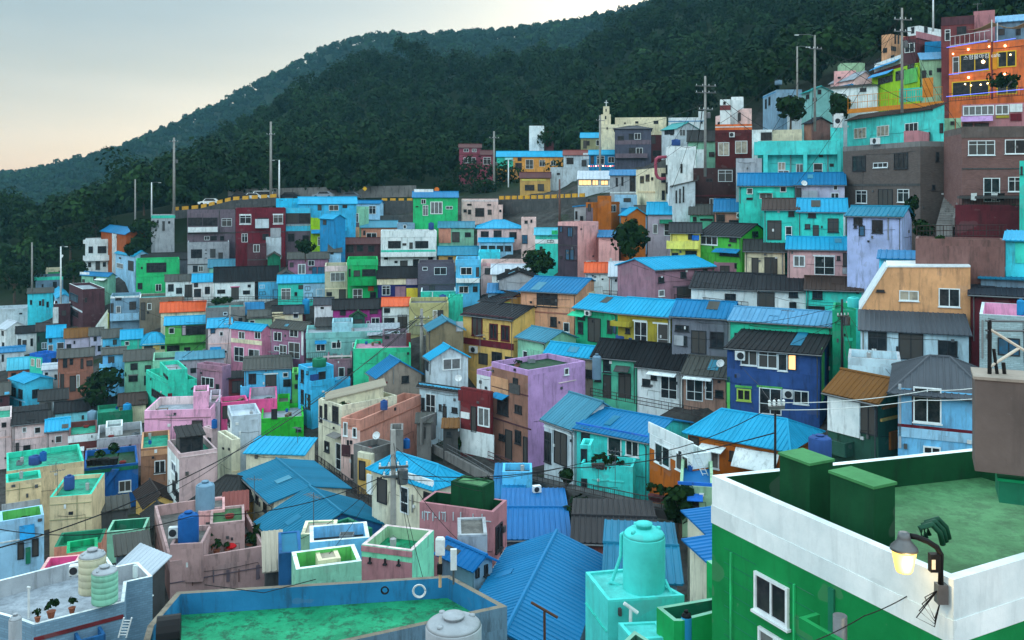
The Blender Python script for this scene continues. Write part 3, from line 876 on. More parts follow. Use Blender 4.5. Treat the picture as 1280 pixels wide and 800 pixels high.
h("little green gabled shed at the foot of the dark red building", 672,672,752,455,520,'gl','darkgreen2',rc='greyroof',yr=428,L=3,D=148)
h("two-storey house banded in cyan with a big dark glass front", 788,788,941,150,412,'f','mauvegrey',w="t 788 150 152 32 cyan3;k 790 184 74 60;k 866 184 72 60;t 788 250 152 44 cyan3;t 788 250 152 12 white;k 800 310 40 50;k 890 320 40 45")
h("lime green two-storey house with a small blue awning on the far row", 942,942,1086,212,408,'f','lime',w="g 1010 225 60 52;a 945 286 122 22 blue2;g 985 330 35 55;t 942 282 144 6 olive")
h("cyan cube house at the left end of the long blue roof by the road", 725,725,866,92,150,'f','cyanroofwall',D=160,w="k 760 100 5 5")
h("long cyan house with a bright blue ridge roof below the far road", 866,866,1228,122,170,'gr','skyblue2',rc='sky',yr=82,D=160,w="w 1056 132 60 34;d 985 130 25 35;k 1140 130 30 20")
T(400, 220)
h("light blue house with a deep blue roof next to the long cyan house", 225,375,396,168,245,'gl','paleblue',rc='blue',yr=130,th=70,w="w 306 186 44 52")
h("blue cottage with a rounded sky blue roof beside the lime green house", 0,86,158,265,335,'gl','blue2',rc='sky',yr=214,th=35,D=147,w="k 20 275 20 30")
h("tiny pale blue house with a dark door below the pale green tower", 82,82,158,340,420,'gr','paleblue',rc='sky',yr=310,w="d 90 364 60 52",L=4)
h("bright green house with a royal blue roof and large window by the far road", 582,582,861,132,258,'gr','green1',rc='blue',yr=98,w="w 632 145 30 30;Z 690 160 76 78;w 786 188 44 20;g 642 182 34 66;k 597 188 18 7;t 588 82 120 18 white",D=152)
h("salmon house with a worn blue roof left of the white three-storey house", 258,258,482,320,400,'gr','salmon',rc='bluew',yr=281,w="w 290 355 64 30;k 270 340 14 30")
h("narrow pale green tower house with a wide dark window", 160,246,305,192,395,'f','palegreen',w="w 165 232 78 56;k 188 345 25 30;x 160 318 86 70 tan;t 160 290 86 28 mauvegrey",th=42)
h("small blue grey cube house behind the white three-storey house", 482,482,592,295,350,'f','bluegrey2',rc='blue',w="w 520 305 20 24",D=150,L=4)
h("white three-storey house with teal stripe and long white balcony mid hillside", 380,380,728,345,570,'f','white',w="t 380 343 350 40 white;k 425 406 80 46;k 515 420 25 15;d 558 415 22 40;k 595 406 82 46;t 382 462 340 12 tealgreen;b 380 478 345 20 white;k 400 505 25 18;k 465 530 20 15;d 500 528 48 36;k 580 520 40 40;k 675 505 30 20",ph=.6)
h("green and brown cottage with a patched blue roof right of the white house", 742,742,962,322,420,'gr','palegreen2',rc='bluew',yr=286,w="x 742 326 76 92 salmon;d 765 370 45 45;d 825 350 48 64;k 905 352 38 30")
h("ochre house under a teal ridge roof with a red brick gable", 742,742,992,492,560,'gr','ochre',lw='brick',rc='tealblue',yr=441,w="k 800 505 30 25;k 900 505 30 25")
h("emerald green two-storey house with three upper windows in the middle of the slope", 172,172,361,522,782,'f','green2',w="t 168 522 195 36 green1;k 210 590 40 38;k 263 582 86 44;b 195 632 160 44 green2;D 205 705 60 70;k 312 725 38 46;x 300 690 35 28 orange;k 178 580 14 50")
h("cream two-storey house with a dark picture window left of the emerald house", 30,30,170,562,778,'f','cream2',w="t 30 562 140 34 pinkwhite;w 65 603 90 55;k 40 725 35 25;d 118 708 42 66;t 30 700 140 7 cream")
h("navy house with cream band and black roof right of the emerald house", 360,360,612,635,782,'gr','navy',rc='black',yr=568,w="t 357 637 180 42 cream;w 387 685 52 60;x 470 690 65 80 mauvepink;d 500 692 30 75;x 540 700 70 70 yellow;k 560 640 40 28;x 538 640 70 40 palemauve")
h("grey brick house with two upper windows beside the sky blue balcony house", 612,612,843,545,725,'f','greybrick',bk=True,w="w 640 568 32 22;w 713 570 78 48;t 612 675 230 7 dconcrete;k 683 685 36 32",cop='dconcrete')
h("sky blue two-storey house with a white balustrade balcony", 848,848,998,522,742,'f','skyblue',w="t 845 522 153 38 skyblue;w 878 570 72 48;b 852 636 145 22 white;w 868 688 60 44;k 955 690 30 36;d 975 570 20 60")
h("low turquoise flat house with a pale parapet below the grey brick house", 630,630,850,722,795,'f','tealgreen',cop='white',rc='cyan',w="t 700 725 6 60 white;k 800 740 20 40",D=121)
h("plum brown house with a rust roof left of the white three-storey house", 132,132,381,425,525,'gr','maroonbrown',rc='maroonroof',yr=388,w="k 165 430 45 48;k 230 432 40 40;k 300 435 40 40")
h("tiny pale blue cottage with a grey roof left of the plum brown house", 55,55,131,472,560,'gr','paleblue',rc='greyroof',yr=426,w="k 65 478 20 12")
T(200, 230)
h("mauve pink cottage with blue doors and a grey shingle roof", 802,802,1052,468,575,'gr','mauve2',rc='greyroof',yr=429,w="w 925 477 40 35;Z 862 500 48 65 blue;k 810 490 25 30;B 950 517 30 48;B 985 517 46 48;k 930 520 18 20")
h("long white cottage under a black roof with a pale blue right section", 340,340,740,607,728,'gr','white',rc='black',yr=518,w="x 592 610 22 112 black;t 614 612 126 105 skyblue;k 358 660 50 25;d 445 645 48 78;k 518 665 45 25;k 548 628 20 18;w 622 630 32 22;k 620 672 40 22;d 705 660 32 60;t 440 640 58 6 hotpink")
h("turquoise and pale blue twin cottage with a bright blue roof mid left", 738,738,1036,618,728,'gr','teal',rc='sky',yr=572,w="t 895 622 140 100 paleblue;g 757 652 60 70;k 840 675 18 25;k 865 632 30 25;k 905 640 35 25;k 905 680 50 28;D 975 655 45 66")
h("small white house with a bright blue roof left of the long white cottage", 205,205,338,612,720,'gr','white',rc='sky',yr=564,w="k 212 620 26 25;k 212 655 44 52;k 280 642 32 46")
h("white house with a rough grey roof beside the bright green house", 35,35,204,608,712,'gr','white',rc='greyroof',yr=569,w="k 50 626 36 46;k 100 648 38 38;d 155 628 45 80")
h("pale green cottage with a worn blue tin roof under the cream block", 305,305,545,520,575,'gr','palegreen2',rc='bluew',yr=473)
h("grey gabled cottage at the right end of the black roof", 742,742,832,572,640,'gl','grey',rc='greyroof',yr=520,L=5)
T(560, 140)
h("pale pink flat-topped house with many small windows below the far road wall", 85,85,313,545,662,'f','palepink',w="k 120 573 28 12;k 245 575 25 10;k 97 608 20 20;k 125 610 20 30;k 170 600 56 54;k 248 610 25 32;t 85 548 228 12 pinkwhite",D=160)
h("pale pink low annexe at the right end of the flat pink house", 314,314,341,582,662,'f','palepink',w="k 320 610 14 16",D=160,L=5)
h("pink cottage with a bright blue hip roof under the grey retaining wall", 183,183,456,724,840,'hr','palepink',rc='sky',yr=675,w="k 205 745 50 36;k 285 740 50 42;k 383 750 46 44",L=8)
h("rose red house with a maroon roof against the wood on the far slope", 70,70,206,222,330,'gr','rose',rc='maroonroof',yr=200,w="w 98 230 32 20;w 150 230 28 20;w 98 285 76 34;t 70 262 136 5 brick")
h("smaller rose red house with one white window right of its taller neighbour", 204,204,288,266,348,'gr','rose',rc='maroonroof',yr=240,w="w 220 283 48 44")
h("red brick house with a white box on its roof in front of the wood", 515,515,660,122,220,'f','brick',bk=True,w="w 557 142 30 30;k 610 150 16 30",D=205)
h("plain white box room on top of the red brick house", 507,507,600,86,124,'f','white',L=4,D=204)
h("long amber house with a turquoise end and bright blue roof above the road", 305,305,720,278,360,'gr','amber',rc='sky',yr=246,w="t 305 280 102 74 tealgreen;a 355 284 50 16 aquagrey;k 435 285 25 22;D 485 297 48 58;w 570 300 36 40;w 642 305 32 30;k 420 318 42 40")
h("white shop house with a red tiled roof and square sign beside the amber house", 722,722,880,268,350,'gr','dirtywhite',rc='brickroof',yr=240,w="k 740 285 45 42;d 835 300 30 40;x 845 256 36 38 white")
h("blue house with a light blue roof and white windows above the white awning shop", 882,882,1056,265,345,'gr','blue2',rc='sky',yr=240,w="w 930 275 48 52;w 1000 280 40 36;d 890 275 22 50")
h("low white terrace building with red lights along its edge below the blue house", 640,640,888,345,405,'f','dirtywhite',w="k 680 380 20 14;t 870 336 6 8 maroon")
h("white roofed shop with warm lit windows above the orange brown tower", 812,812,1012,418,495,'sr','dirtywhite',rc='whiteroof',yr=370,w="y 816 424 80 34;y 902 424 38 34;y 955 427 46 30;t 812 460 200 8 white")
h("khaki house with a bright blue roof and white frames near the church", 830,830,1042,160,245,'gr','khaki',rc='sky',yr=131,w="w 925 175 38 36;d 1010 175 34 62;d 845 178 22 50;k 865 180 20 30")
h("dark terrace house with thatched roof and twin gables on the slope below the amber house", 450,450,640,410,500,'gr','ochre',rc='maroonroof',yr=378,w="k 480 455 60 36;d 560 450 40 45;t 460 420 150 8 paleyellow")
T(720, 110)
h("dark grey three-storey house with pale balcony bands near the church", 242,242,470,255,495,'hr','greyblue',rc='darktile',yr=238,w="t 244 325 226 28 mauvegrey;b 246 410 200 24 mauvegrey;k 330 285 30 36;w 365 282 40 40;k 330 374 40 42;w 375 374 42 40;k 260 300 40 30",L=8)
h("cream church body with broken rooftop walls behind the grey house", 160,160,490,228,300,'f','cream',w="k 190 245 10 14;k 410 262 16 14",D=180,cat="church",name="church_hall",L=8)
h("upper ruined storey of cream walls on top of the church body", 244,244,565,185,245,'f','cream',D=184,w="k 370 208 20 14;k 485 205 30 20;k 300 215 12 20",L=6,cat="church",name="church_loft")
h("white house with a teal ridge roof right of the church", 535,630,765,252,330,'gl','dirtywhite',rc='tealroof',yr=215,th=25,w="k 555 258 60 32;w 645 258 38 42;k 590 275 20 20")
h("long white building with thin blue lines behind the teal roof", 578,578,800,186,240,'f','white',w="t 578 205 222 5 blue2;k 780 205 12 18;t 765 145 36 42 white",D=178)
h("dark red brick house with a green tarp on its roof left of the white tower", 420,432,614,293,430,'f','brick2',bk=True,rc='tealroof',w="d 472 300 25 48;k 480 390 50 36;k 540 330 30 30")
h("grey shed roofs with green tarpaulin between the dark red houses", 700,700,870,330,430,'gr','palegreen2',rc='darkgrey',yr=268,w="k 830 400 35 30",D=125)
h("tall cream building with a slanting base line and a pink pipe", 375,492,562,500,745,'f','cream',w="k 403 550 22 45;k 438 540 22 45;k 472 557 12 20;k 532 532 28 60;t 385 645 108 10 beige;k 535 640 20 60;k 470 710 14 20",tl=512,D=118,th=60)
h("pale grey house with three slit windows and a thin blue roof", 212,212,376,545,668,'sr','lgrey',rc='blue',yr=512,w="k 248 560 14 56;k 283 556 14 56;k 335 546 36 100;t 212 650 164 8 white")
h("light blue lower house below the slit window house", 240,240,382,668,740,'f','paleblue',w="k 297 688 46 24",D=124,L=4)
h("tall white windowless tower house with green tarpaulin on top", 562,580,750,365,735,'f','white',w="k 652 475 14 56;k 564 480 8 60;k 564 590 10 70;t 750 385 6 5 white",D=115,rc='tealroof')
h("lower white wing at the right side of the tall white tower", 752,752,802,384,600,'f','white',D=116,L=6)
h("white stair annexe with slit openings in front of the tall white tower", 600,602,745,612,740,'sl','dirtywhite',rc='greyroof',yr=580,w="k 622 640 10 80;k 645 630 10 90;k 667 615 10 100",D=112)
h("dark brown house with a glass parapet and bow window on the right slope", 733,733,1000,500,738,'f','darkbrown',w="w 888 512 90 74;k 812 565 42 22;k 755 545 16 32;w 835 690 42 40;k 900 680 72 34;t 733 668 268 10 brick2;A 935 690 30 30",ph=.8)
h("dark red building with two large cream blinds below the pink house", 870,870,1100,280,450,'f','brick3',w="u 888 340 70 84;u 995 330 76 80;A 958 278 34 30;t 870 262 230 20 brick2",D=117)
h("pink house with many windows and white boxes on its roof on the right slope", 872,1050,1098,128,265,'f','palepink',w="k 888 210 28 38;k 932 200 18 38;k 965 186 18 46;k 985 182 18 46;d 1015 155 16 52",D=122,tl=178,rc='concrete')
h("terrace parapet patterned with red and white tiles below the pink house", 870,870,1100,228,285,'f','coral',D=118,L=4,name='tiled_terrace',cat='terrace',w="t 870 240 230 6 white;t 870 262 230 5 white")
h("white cube room standing on the pink house roof", 900,900,966,72,115,'f','white',D=124,L=3,w="k 920 85 16 20;t 900 108 66 30 brick")
h("second white cube room with a grey railing right of the first one", 970,970,1046,56,110,'f','white',D=125,L=3)
T(900, 110)
h("pale grey slanting wall house left of the turquoise balcony house", 100,100,262,440,610,'f','lgrey',rc='concrete',D=106)
h("turquoise house with a long balcony, columns and a terrace on top", 235,235,768,332,560,'f','aqua',rc='concrete',D=106,th=-15,w="b 200 336 545 76 aqua;X 270 415 28 140 aqua;X 518 400 24 145 aqua;X 730 380 22 160 aqua;u 362 464 46 50;g 362 515 70 30;w 475 474 46 56;D 583 470 58 72;k 618 412 26 20;k 685 472 26 20;p 440 420 4 120;p 672 410 4 120")
h("turquoise stair pier with air conditioners at the right end of the long balcony", 690,690,770,248,340,'f','aqua',D=104,L=3,w="A 722 160 24 40;A 748 160 24 40")
h("white rooftop kiosk with a small window on the turquoise terrace", 200,200,326,262,340,'f','white',D=108,L=3,w="k 255 278 70 50;t 250 262 76 14 white")
h("cream rooftop room beside the white kiosk on the turquoise terrace", 326,326,512,262,335,'f','cream3',D=109,L=3,rc='palegrey')
h("brown rooftop shed with a dark pitched roof on the turquoise terrace", 525,572,690,215,300,'gl','brownpink',rc='darktile',yr=185,D=107,lw='tan2',th=15)
h("small turquoise house with a blue roof and grey shutter on the upper right slope", 118,118,466,605,705,'gr','teal2',rc='blue',yr=535,w="w 167 626 38 38;g 247 657 82 36;w 375 615 40 36;a 235 645 95 10 teal;k 165 685 40 15",D=101)
h("lavender white house with a blue roof and a glazed porch", 470,470,779,600,710,'gr','lav',rc='blue',yr=532,w="w 707 605 30 34;w 692 655 52 40;X 512 640 98 55 lgrey;k 525 650 80 34;d 468 625 40 75",D=99)
T(1060, 130)
h("aqua clapboard house with three white-framed windows under the orange deck", -5,530,602,28,268,'sl','aqua',rc='brownroof',yr=-2,tl=100,w="u 40 150 75 66;u 183 135 75 66;w 358 118 82 70;k 572 120 22 62",D=95)
h("taupe brick building with an overhanging upper floor and grilled windows", -32,452,622,232,722,'f','taupe',bk=True,pc='concrete',cop='lgrey',tl=268,w="k 30 324 82 94;k 290 305 86 100;w 160 366 90 32;w 52 540 68 80;d 190 532 90 112;w 312 532 72 82;k 548 300 20 60;t -32 498 484 14 dconcrete;A 160 212 46 40;k 525 505 18 30",D=88,ph=.5,th=65)
h("rusty metal container on the roof of the taupe brick building", 382,440,532,165,228,'f','pinkmauve3',rc='concrete',D=92,L=1.4,name='container',cat='container',ph=.05,th=52,fd=.2)
h("narrow pale green house with an orange drain pipe in the gap", 600,600,706,90,490,'f','palegreen3',D=96,w="k 640 108 24 24;p 665 90 12 300 orange;k 640 310 24 24;x 610 220 60 70 dconcrete")
h("brown pink brick building with wide white windows and a balcony at right edge", 712,712,1130,145,650,'f','brownpink',bk=True,pc='taupe',w="t 708 140 425 70 taupe;w 750 228 168 92;w 980 222 130 90;D 845 462 104 150;w 1000 456 84 92;b 665 575 430 8 dconcrete;r 665 570 430 62;t 712 400 418 8 dconcrete",D=82,tr=140,ph=.6)
h("dark maroon base wall with a plank face below the brown pink brick building", 670,670,1130,632,760,'f','darkred',D=79,L=3,name='retaining_wall',cat='wall')
h("narrow turquoise wall house cut by the right picture edge", 1072,1072,1200,355,745,'f','teal',D=74,w="k 1078 390 14 50",L=5)
T(1060, 0)
h("coral red cafe with yellow-framed windows and strings of blue lights", 632,1130,1140,242,640,'f','coral',tl=290,D=104,name='cafe_building',cat='cafe',rc='palegrey',W=7,w="Y 700 335 188 115;w 655 355 40 112;Y 935 318 118 102;Y 650 505 235 98;t 632 268 498 40 coral;t 632 445 265 38 coral;Y 930 500 130 90;x 905 325 28 110 mustard;t 895 260 12 360 brick",ph=.3)
h("lower shop with grey blinds and a striped pink awning below the cafe", 712,1130,1140,640,800,'f','pinkmauve3',tl=655,D=98,W=5,rc='concrete',w="Z 718 660 195 62;Z 922 655 84 62;a 705 728 200 34 lilac;d 790 770 90 40;k 720 770 60 40;x 1010 650 80 50 white;x 1015 710 70 45 maroon;x 925 722 82 16 olive",name='shop',cat='shop')
h("brown upper storey with a window on the cafe terrace", 582,584,790,110,290,'f','brick',D=110,L=5,w="w 605 185 35 70;k 680 165 60 50;t 582 105 208 50 maroonbrown")
h("dusty pink block behind the cafe terrace", 785,785,918,72,290,'f','pinkmauve3',D=112,L=5)
h("grey roofed pavilion at the top right corner of the picture", 920,920,1140,140,260,'sr','bluegrey',rc='ltblueroof',yr=105,D=114,w="k 940 180 40 40;k 1050 170 30 50")
h("tan house with three slanted bars at the top of the right slope", 210,268,385,212,345,'f','tan',D=128,w="k 220 300 25 30;k 290 215 8 60;k 310 215 8 60;k 330 215 8 60;k 268 290 30 28",th=35)
h("white shed with a flat overhanging roof above the brown terrace house", 372,445,592,160,240,'f','white',D=125,w="k 475 165 20 40;k 395 170 20 40",th=35,rc='darkgrey')
h("brown house with a white-framed corner window right of the utility pole", 345,425,600,220,440,'f','brick',D=118,w="w 355 270 62 58;x 425 215 170 40 pinkmauve3",th=40,lw='maroonbrown')
h("long white balcony house with a blue canopy below the tan house", 165,330,420,340,460,'f','white',D=120,tl=400,w="k 175 372 20 18;k 270 345 20 15;a 165 395 165 22 blue2;t 165 425 170 30 maroon")
h("lime green terrace house with open balcony and blue awning", 150,435,450,392,540,'f','lime',D=112,tl=470,w="a 150 452 135 26 blue2;k 190 480 90 40;k 300 440 60 60;x 355 430 80 90 applegreen;k 375 400 40 30")
h("grey green two-storey house left of the coral cafe", 445,460,632,370,540,'sr','palegreen3',rc='ltblueroof',yr=335,D=112,w="k 450 440 40 50;k 555 425 32 26;k 505 440 20 30;k 610 370 20 30")
h("blue tarpaulin planter box standing above the grey green house", 480,480,592,262,325,'f','blue2',D=118,L=3,name='planter_box',cat='planter',fd=1)
T(900, 0)
h("bluish white block with a blue tank on its flat roof beside the wood", 268,355,512,560,700,'f','bluegrey2',D=128,tl=600,w="k 283 620 10 60;k 305 605 10 55;t 268 590 80 5 blue2",th=45)
h("white ruin of a house half hidden high in the wood", 205,205,480,400,450,'sr','dirtywhite',rc='whiteroof',yr=388,D=215,w="k 385 405 18 20;k 300 410 30 20",L=5)
h("pale green fenced hut at the upper edge of the right slope", 735,755,905,395,470,'f','palegreen3',D=138)
h("grey roofed pink house with a blue sign board on the right slope", 690,840,970,490,560,'gl','palepink',rc='palegrey',yr=430,D=129,tl=520,w="x 700 535 135 22 blue2;k 720 545 30 20")
h("small pink flat house behind the grey roofed pink one", 712,712,850,445,520,'f','pink2',D=133,w="k 735 480 20 12")
h("long white house with dark openings under a slanting grey roof", 590,985,1000,530,680,'sl','white',rc='greyroof',yr=515,tl=560,D=122,W=5,w="k 672 590 46 70;k 720 580 10 60;k 875 550 40 24;d 640 600 20 60")
h("low white wall house with pipes below the slanting grey roof", 420,800,820,600,740,'f','dirtywhite',W=5,D=121,rc='concrete',w="k 560 690 30 30;k 470 700 25 30")
h("tealish cluster house at the left end of the slanting grey roof", 510,560,700,570,660,'gl','aquagrey',rc='tealroof',yr=540,D=118,w="k 610 560 22 30;k 540 590 20 30;k 580 610 24 24")
# ---------------------------------------------------------------- middle of the slope, right of centre
T(600, 240)
h("tall narrow house of dark brick and plain pink wall mid slope", 487,610,740,190,550,'f','pink2',lw='darkbrick',rc='greyroof',w="B 548 220 32 60;B 497 215 20 36;B 535 358 26 66;B 563 358 26 66;A 660 428 48 44;t 487 330 122 5 dconcrete;k 500 400 14 18",D=108,th=50)
h("lower plain pink block with a dark blue shed roof beside the tall narrow house", 741,741,868,280,460,'sr','pink2',rc='blue',yr=240,D=108)
h("orange brown crenellated tower with a mauve side in the middle of the picture", 662,706,880,65,290,'f','orangebrown',lw='mauvegrey',w="w 810 80 38 46;k 675 75 18 46;t 705 68 175 10 orangebrown2",D=118,th=55,ph=.7)
h("raised parapet block on top of the orange brown tower", 735,735,820,25,70,'f','orangebrown',D=119,L=4)
h("grey shed with a thin blue roof left of the orange brown tower", 590,592,665,92,215,'sl','lgrey',rc='blue',yr=68,D=124,w="k 595 120 14 50;k 625 150 20 40",W=5)
h("pink white little tower house left of the teal house with cyan roof", 258,258,350,162,340,'f','palepink',w="k 278 178 20 20;k 315 172 12 20;B 262 268 36 56",L=5)
h("teal house with a pale cyan roof and white band near the dark brick tower", 345,345,487,266,440,'gr','teal',rc='cyanroof',yr=226,w="t 345 296 142 26 white;k 373 340 18 40;x 448 240 38 30 green1;k 420 300 40 16")
h("glass fronted cottage with a narrow blue roof below the pink hip-roofed cottage", -5,-5,206,312,380,'gr','paleblue',rc='sky',yr=289,w="k 5 335 40 36;k 55 335 40 36;k 105 335 40 36;k 155 335 40 36")
h("cyan flat roof terrace below the glass fronted cottage", -10,-10,126,376,450,'f','cyan',rc='cyan')
h("pink house with a flat roof behind the white gabled stair house", 5,5,346,440,540,'f','palepink',w="k 30 475 60 40;k 170 470 40 30;t 5 445 340 18 pink2")
h("white stair house with a curved gable in front of the pink flat house", 75,75,305,510,620,'gr','white',rc='whiteroof',yr=452,w="k 155 480 32 60;k 30 540 20 40",L=5)
h("pale grey gabled house with black eaves left of the peach house", 118,122,372,545,660,'gl','lgrey',rc='black',yr=497,D=102,L=5)
h("low house with a blue sheet roof and rusty skylights", 50,50,240,628,700,'sr','bluegrey2',rc='blue',yr=572,D=101,L=5)
h("white house with an orange roof left of the hearts house", 660,660,806,500,640,'gr','white',rc='orangeroof',yr=443,w="k 700 520 10 8;k 760 540 12 10",D=99)
h("white cottage with a pale sheet roof and black heart spots on its wall", 812,812,1090,522,660,'gr','white',rc='whiteroof',yr=437,w="k 862 587 72 46;k 980 577 84 66;k 875 540 12 16;k 893 540 12 16;t 842 545 14 16 black;t 930 530 16 18 black;t 958 560 10 10 black;t 960 522 20 16 black;t 955 580 10 10 black;a 970 556 85 14 dirtywhite",D=97)
T(560, 330)
h("ochre cottage with a black roof and green window behind the yellow house", 205,325,545,246,330,'gl','ochre',rc='tileblack',yr=184,w="G 332 240 54 32;t 325 200 215 6 maroonbrown",D=98,th=35)
h("peach house with a wide blue roof and veranda posts", 455,800,968,180,425,'gl','peach',rc='blue',yr=92,w="k 555 180 130 88;t 540 262 260 7 tan;x 868 174 50 12 cream;w 722 365 38 60;t 455 300 345 8 terracotta;k 640 330 40 60",D=94,tl=162)
h("yellow two-storey house with maroon window frames, maroon band and black roof", 95,408,640,345,665,'gl','yellow2',rc='tileblack',yr=266,w="m 150 326 66 124;m 260 373 52 98;m 332 383 54 98;t 95 478 315 40 maroon;d 193 557 56 70;k 275 550 62 66;k 358 580 62 40;A 146 512 44 40;t 95 318 312 8 maroonbrown",D=93,tl=310)
h("pale green cottage with a worn turquoise roof right of the yellow house", 436,612,800,483,610,'gl','palegreen',rc='bluew',yr=420,w="w 470 542 30 46;x 500 540 112 50 palegreen2",D=88,th=40)
h("grey beige house under a big sky blue roof behind the purple tan building", 612,935,1012,584,720,'gl','greybeige',rc='sky',yr=466,D=82,tl=545,w="k 860 660 40 50")
T(700, 340)
h("emerald row house with a dark door at the left of the blue-roofed terrace row", 95,358,360,248,455,'gl','greenteal',rc='sky',yr=168,tl=216,D=88,W=5,w="d 175 287 80 150;k 115 312 30 72;k 297 302 28 80;B 330 302 24 82;A 168 240 32 30;a 40 250 130 20 tealgreen3;k 115 272 40 26")
h("olive row house with white sliding doors in the blue-roofed terrace row", 362,690,692,274,500,'gl','olive',rc='sky',yr=182,tl=248,D=81,W=5,w="D 465 310 82 145;D 610 322 70 165;t 362 260 80 50 olive;b 305 302 150 22 olive;k 410 352 28 32;t 455 300 90 10 white;t 580 316 95 10 white;t 680 285 10 200 white")
h("grey row house with a dark door and lattice window in the blue-roofed terrace row", 700,1062,1066,286,510,'gl','midgrey',rc='blue',yr=190,tl=266,D=77,W=5,w="k 720 332 86 38;d 820 366 95 145;k 938 374 86 100;x 715 396 58 62 lgrey;t 1050 290 14 200 lgrey;k 765 400 30 60")
T(880, 340)
h("turquoise row house with a pale striped roof at the right end of the terrace row", 165,800,802,334,500,'gl','greenteal2',rc='ltblueroof',yr=252,tl=294,D=72,W=5,w="k 190 382 82 90")
h("teal flat block with a round turquoise tank at the end of the terrace row", 802,802,950,236,530,'f','greenteal',D=70,rc='tealdeck',w="k 850 260 6 30;t 870 410 60 20 greenteal2",L=5)
T(700, 340)
h("mint house with a black roof and two brown doors above the railing walk", 206,476,478,542,795,'gl','mint',rc='black',yr=436,tl=520,D=80,W=5,w="k 270 538 48 90;d 270 642 50 145;k 218 628 40 55;d 366 632 78 155;a 350 590 90 26 dconcrete;t 205 618 120 8 aquagrey")
h("white house with a black roof and glazed double door right of the mint house", 484,762,764,606,820,'gl','white',rc='black',yr=466,tl=576,D=77,W=5,w="k 515 668 50 45;D 630 648 104 145;k 568 634 38 40;a 560 622 175 18 white;t 735 640 10 150 lgrey")
h("beige house with a grey sheet roof and dark glass doors right of the white house", 772,1050,1052,652,830,'gl','beigepink',rc='greyroof',yr=545,tl=626,D=74.5,W=4.5,w="D 790 664 104 140;D 908 672 48 125;k 970 738 50 46;a 780 650 178 16 white;t 1040 650 12 170 applegreen")
T(880, 340)
h("royal blue house with a white window band and navy gable wall", 145,722,870,512,885,'gl','royal',lw='royal',rc='black',yr=352,tl=470,D=66,w="w 230 483 105 100;w 340 488 120 112;w 462 510 60 108;y 524 514 54 100;A 200 490 60 56;t 145 625 578 90 royal;G 205 730 90 75;D 345 725 140 165;t 330 712 160 14 applegreen;A 495 732 64 52;w 560 742 95 84;G 800 462 64 112;t 735 470 14 330 applegreen;t 145 655 18 220 applegreen;t 195 710 105 14 applegreen")
# -------- upper right terraces
T(780, 220)
h("salmon house with a deep blue roof and air conditioner in the upper right rows", 568,568,868,218,325,'gr','salmon2',rc='blue',yr=147,w="k 580 240 50 46;A 703 228 40 36;g 775 262 65 46;k 785 218 60 20;k 655 275 85 30",L=8)
h("grey mauve house with a green awning under a turquoise roof", 148,148,412,236,395,'gr','palemauve',rc='sky',yr=166,w="a 222 274 82 22 darkgreen2;D 250 297 42 76;g 180 300 30 60;g 310 310 24 50;p 400 240 5 140",L=8)
h("pale blue end house with potted shrubs left of the grey mauve house", 68,68,142,242,365,'gr','paleblue',rc='greyroof',yr=186,w="k 85 275 18 50;k 112 275 20 55")
h("mint end house with blue edged roof at the left end of the terrace", -10,-10,66,262,365,'gr','mint2',rc='blue',yr=205,w="k 0 300 14 40;k 30 290 16 50")
h("orange brown gabled house with a blue roof below the tall cream building", -20,20,135,240,330,'gl','orangebrown',rc='sky',yr=165,D=108,th=20)
h("mint house with a rough grey roof left of the salmon house", 412,412,560,238,310,'gr','mint',rc='greyroof',yr=180,w="k 475 266 80 14;k 430 255 24 30",L=7)
h("bright yellow house with a black roof and pale yellow balcony wall", 290,290,478,348,510,'gr','paleyellow',rc='tileblack',yr=293,w="b 245 404 222 42 paleyellow;k 383 467 72 28;k 400 348 30 50;x 425 370 45 32 blue;k 262 450 200 5;k 300 480 40 26",D=98,L=5)
h("bright green house with a black roof and green gable", 470,735,910,372,515,'gl','lime2',rc='tileblack',yr=302,w="w 480 376 106 54;k 660 385 44 25;k 800 345 36 34;a 575 456 155 22 blue2;t 470 430 125 50 lime2;k 600 480 120 20",D=94)
h("cream shed house with a broken grey roof and two dark doors", 755,755,1005,463,620,'gr','cream',rc='darkgrey',yr=398,w="d 797 510 44 100;d 877 507 82 105;p 985 470 12 140",D=91)
h("mauve house with a sky blue roof, balcony and grey shutters", 195,560,562,560,765,'gl','mauvepink',rc='sky',yr=498,tl=582,D=94,W=6,w="k 213 630 36 36;k 352 598 36 38;g 215 712 36 40;d 330 692 86 66;b 415 627 230 38 mauvepink;k 490 568 30 58;k 485 677 64 84;t 308 685 112 8 mauvegrey")
h("mauve side wing with a dark porch right of the mauve house", 562,562,720,540,765,'f','mauvepink',D=95,w="k 605 690 36 70;k 690 545 36 34;k 600 560 60 50",L=5,rc='concrete')
T(920, 220)
h("turquoise house with a brown roof and large dark door in the upper right rows", 172,172,388,205,402,'gr','teal2',rc='brownroof',yr=142,w="d 195 277 90 122;k 327 220 38 32;D 308 314 42 86;k 385 290 10 60",L=7)
h("turquoise house with a striped blue roof and white gable trim", 388,388,690,218,385,'gr','teal2',rc='sky',yr=142,w="k 450 220 50 40;k 572 265 70 86;k 430 300 34 30;d 480 307 38 70;t 672 225 8 150 white;p 684 230 6 140",L=7)
h("lavender blue house with a teal striped roof and small square window", 695,1035,1098,248,465,'gl','lav2',rc='tealblue',yr=192,D=80,w="k 735 260 56 44;k 850 275 68 82;B 768 310 38 66;k 738 310 18 14;p 950 240 4 160")
h("pink house with a striped blue roof and a red drain pipe", 322,322,800,452,625,'gr','pink3',rc='sky',yr=380,w="Z 358 496 74 72;D 490 500 126 118;k 668 482 78 82;x 665 572 34 40 lgrey;t 480 494 140 8 white;p 800 460 8 150;k 630 500 22 26",L=7,D=87)
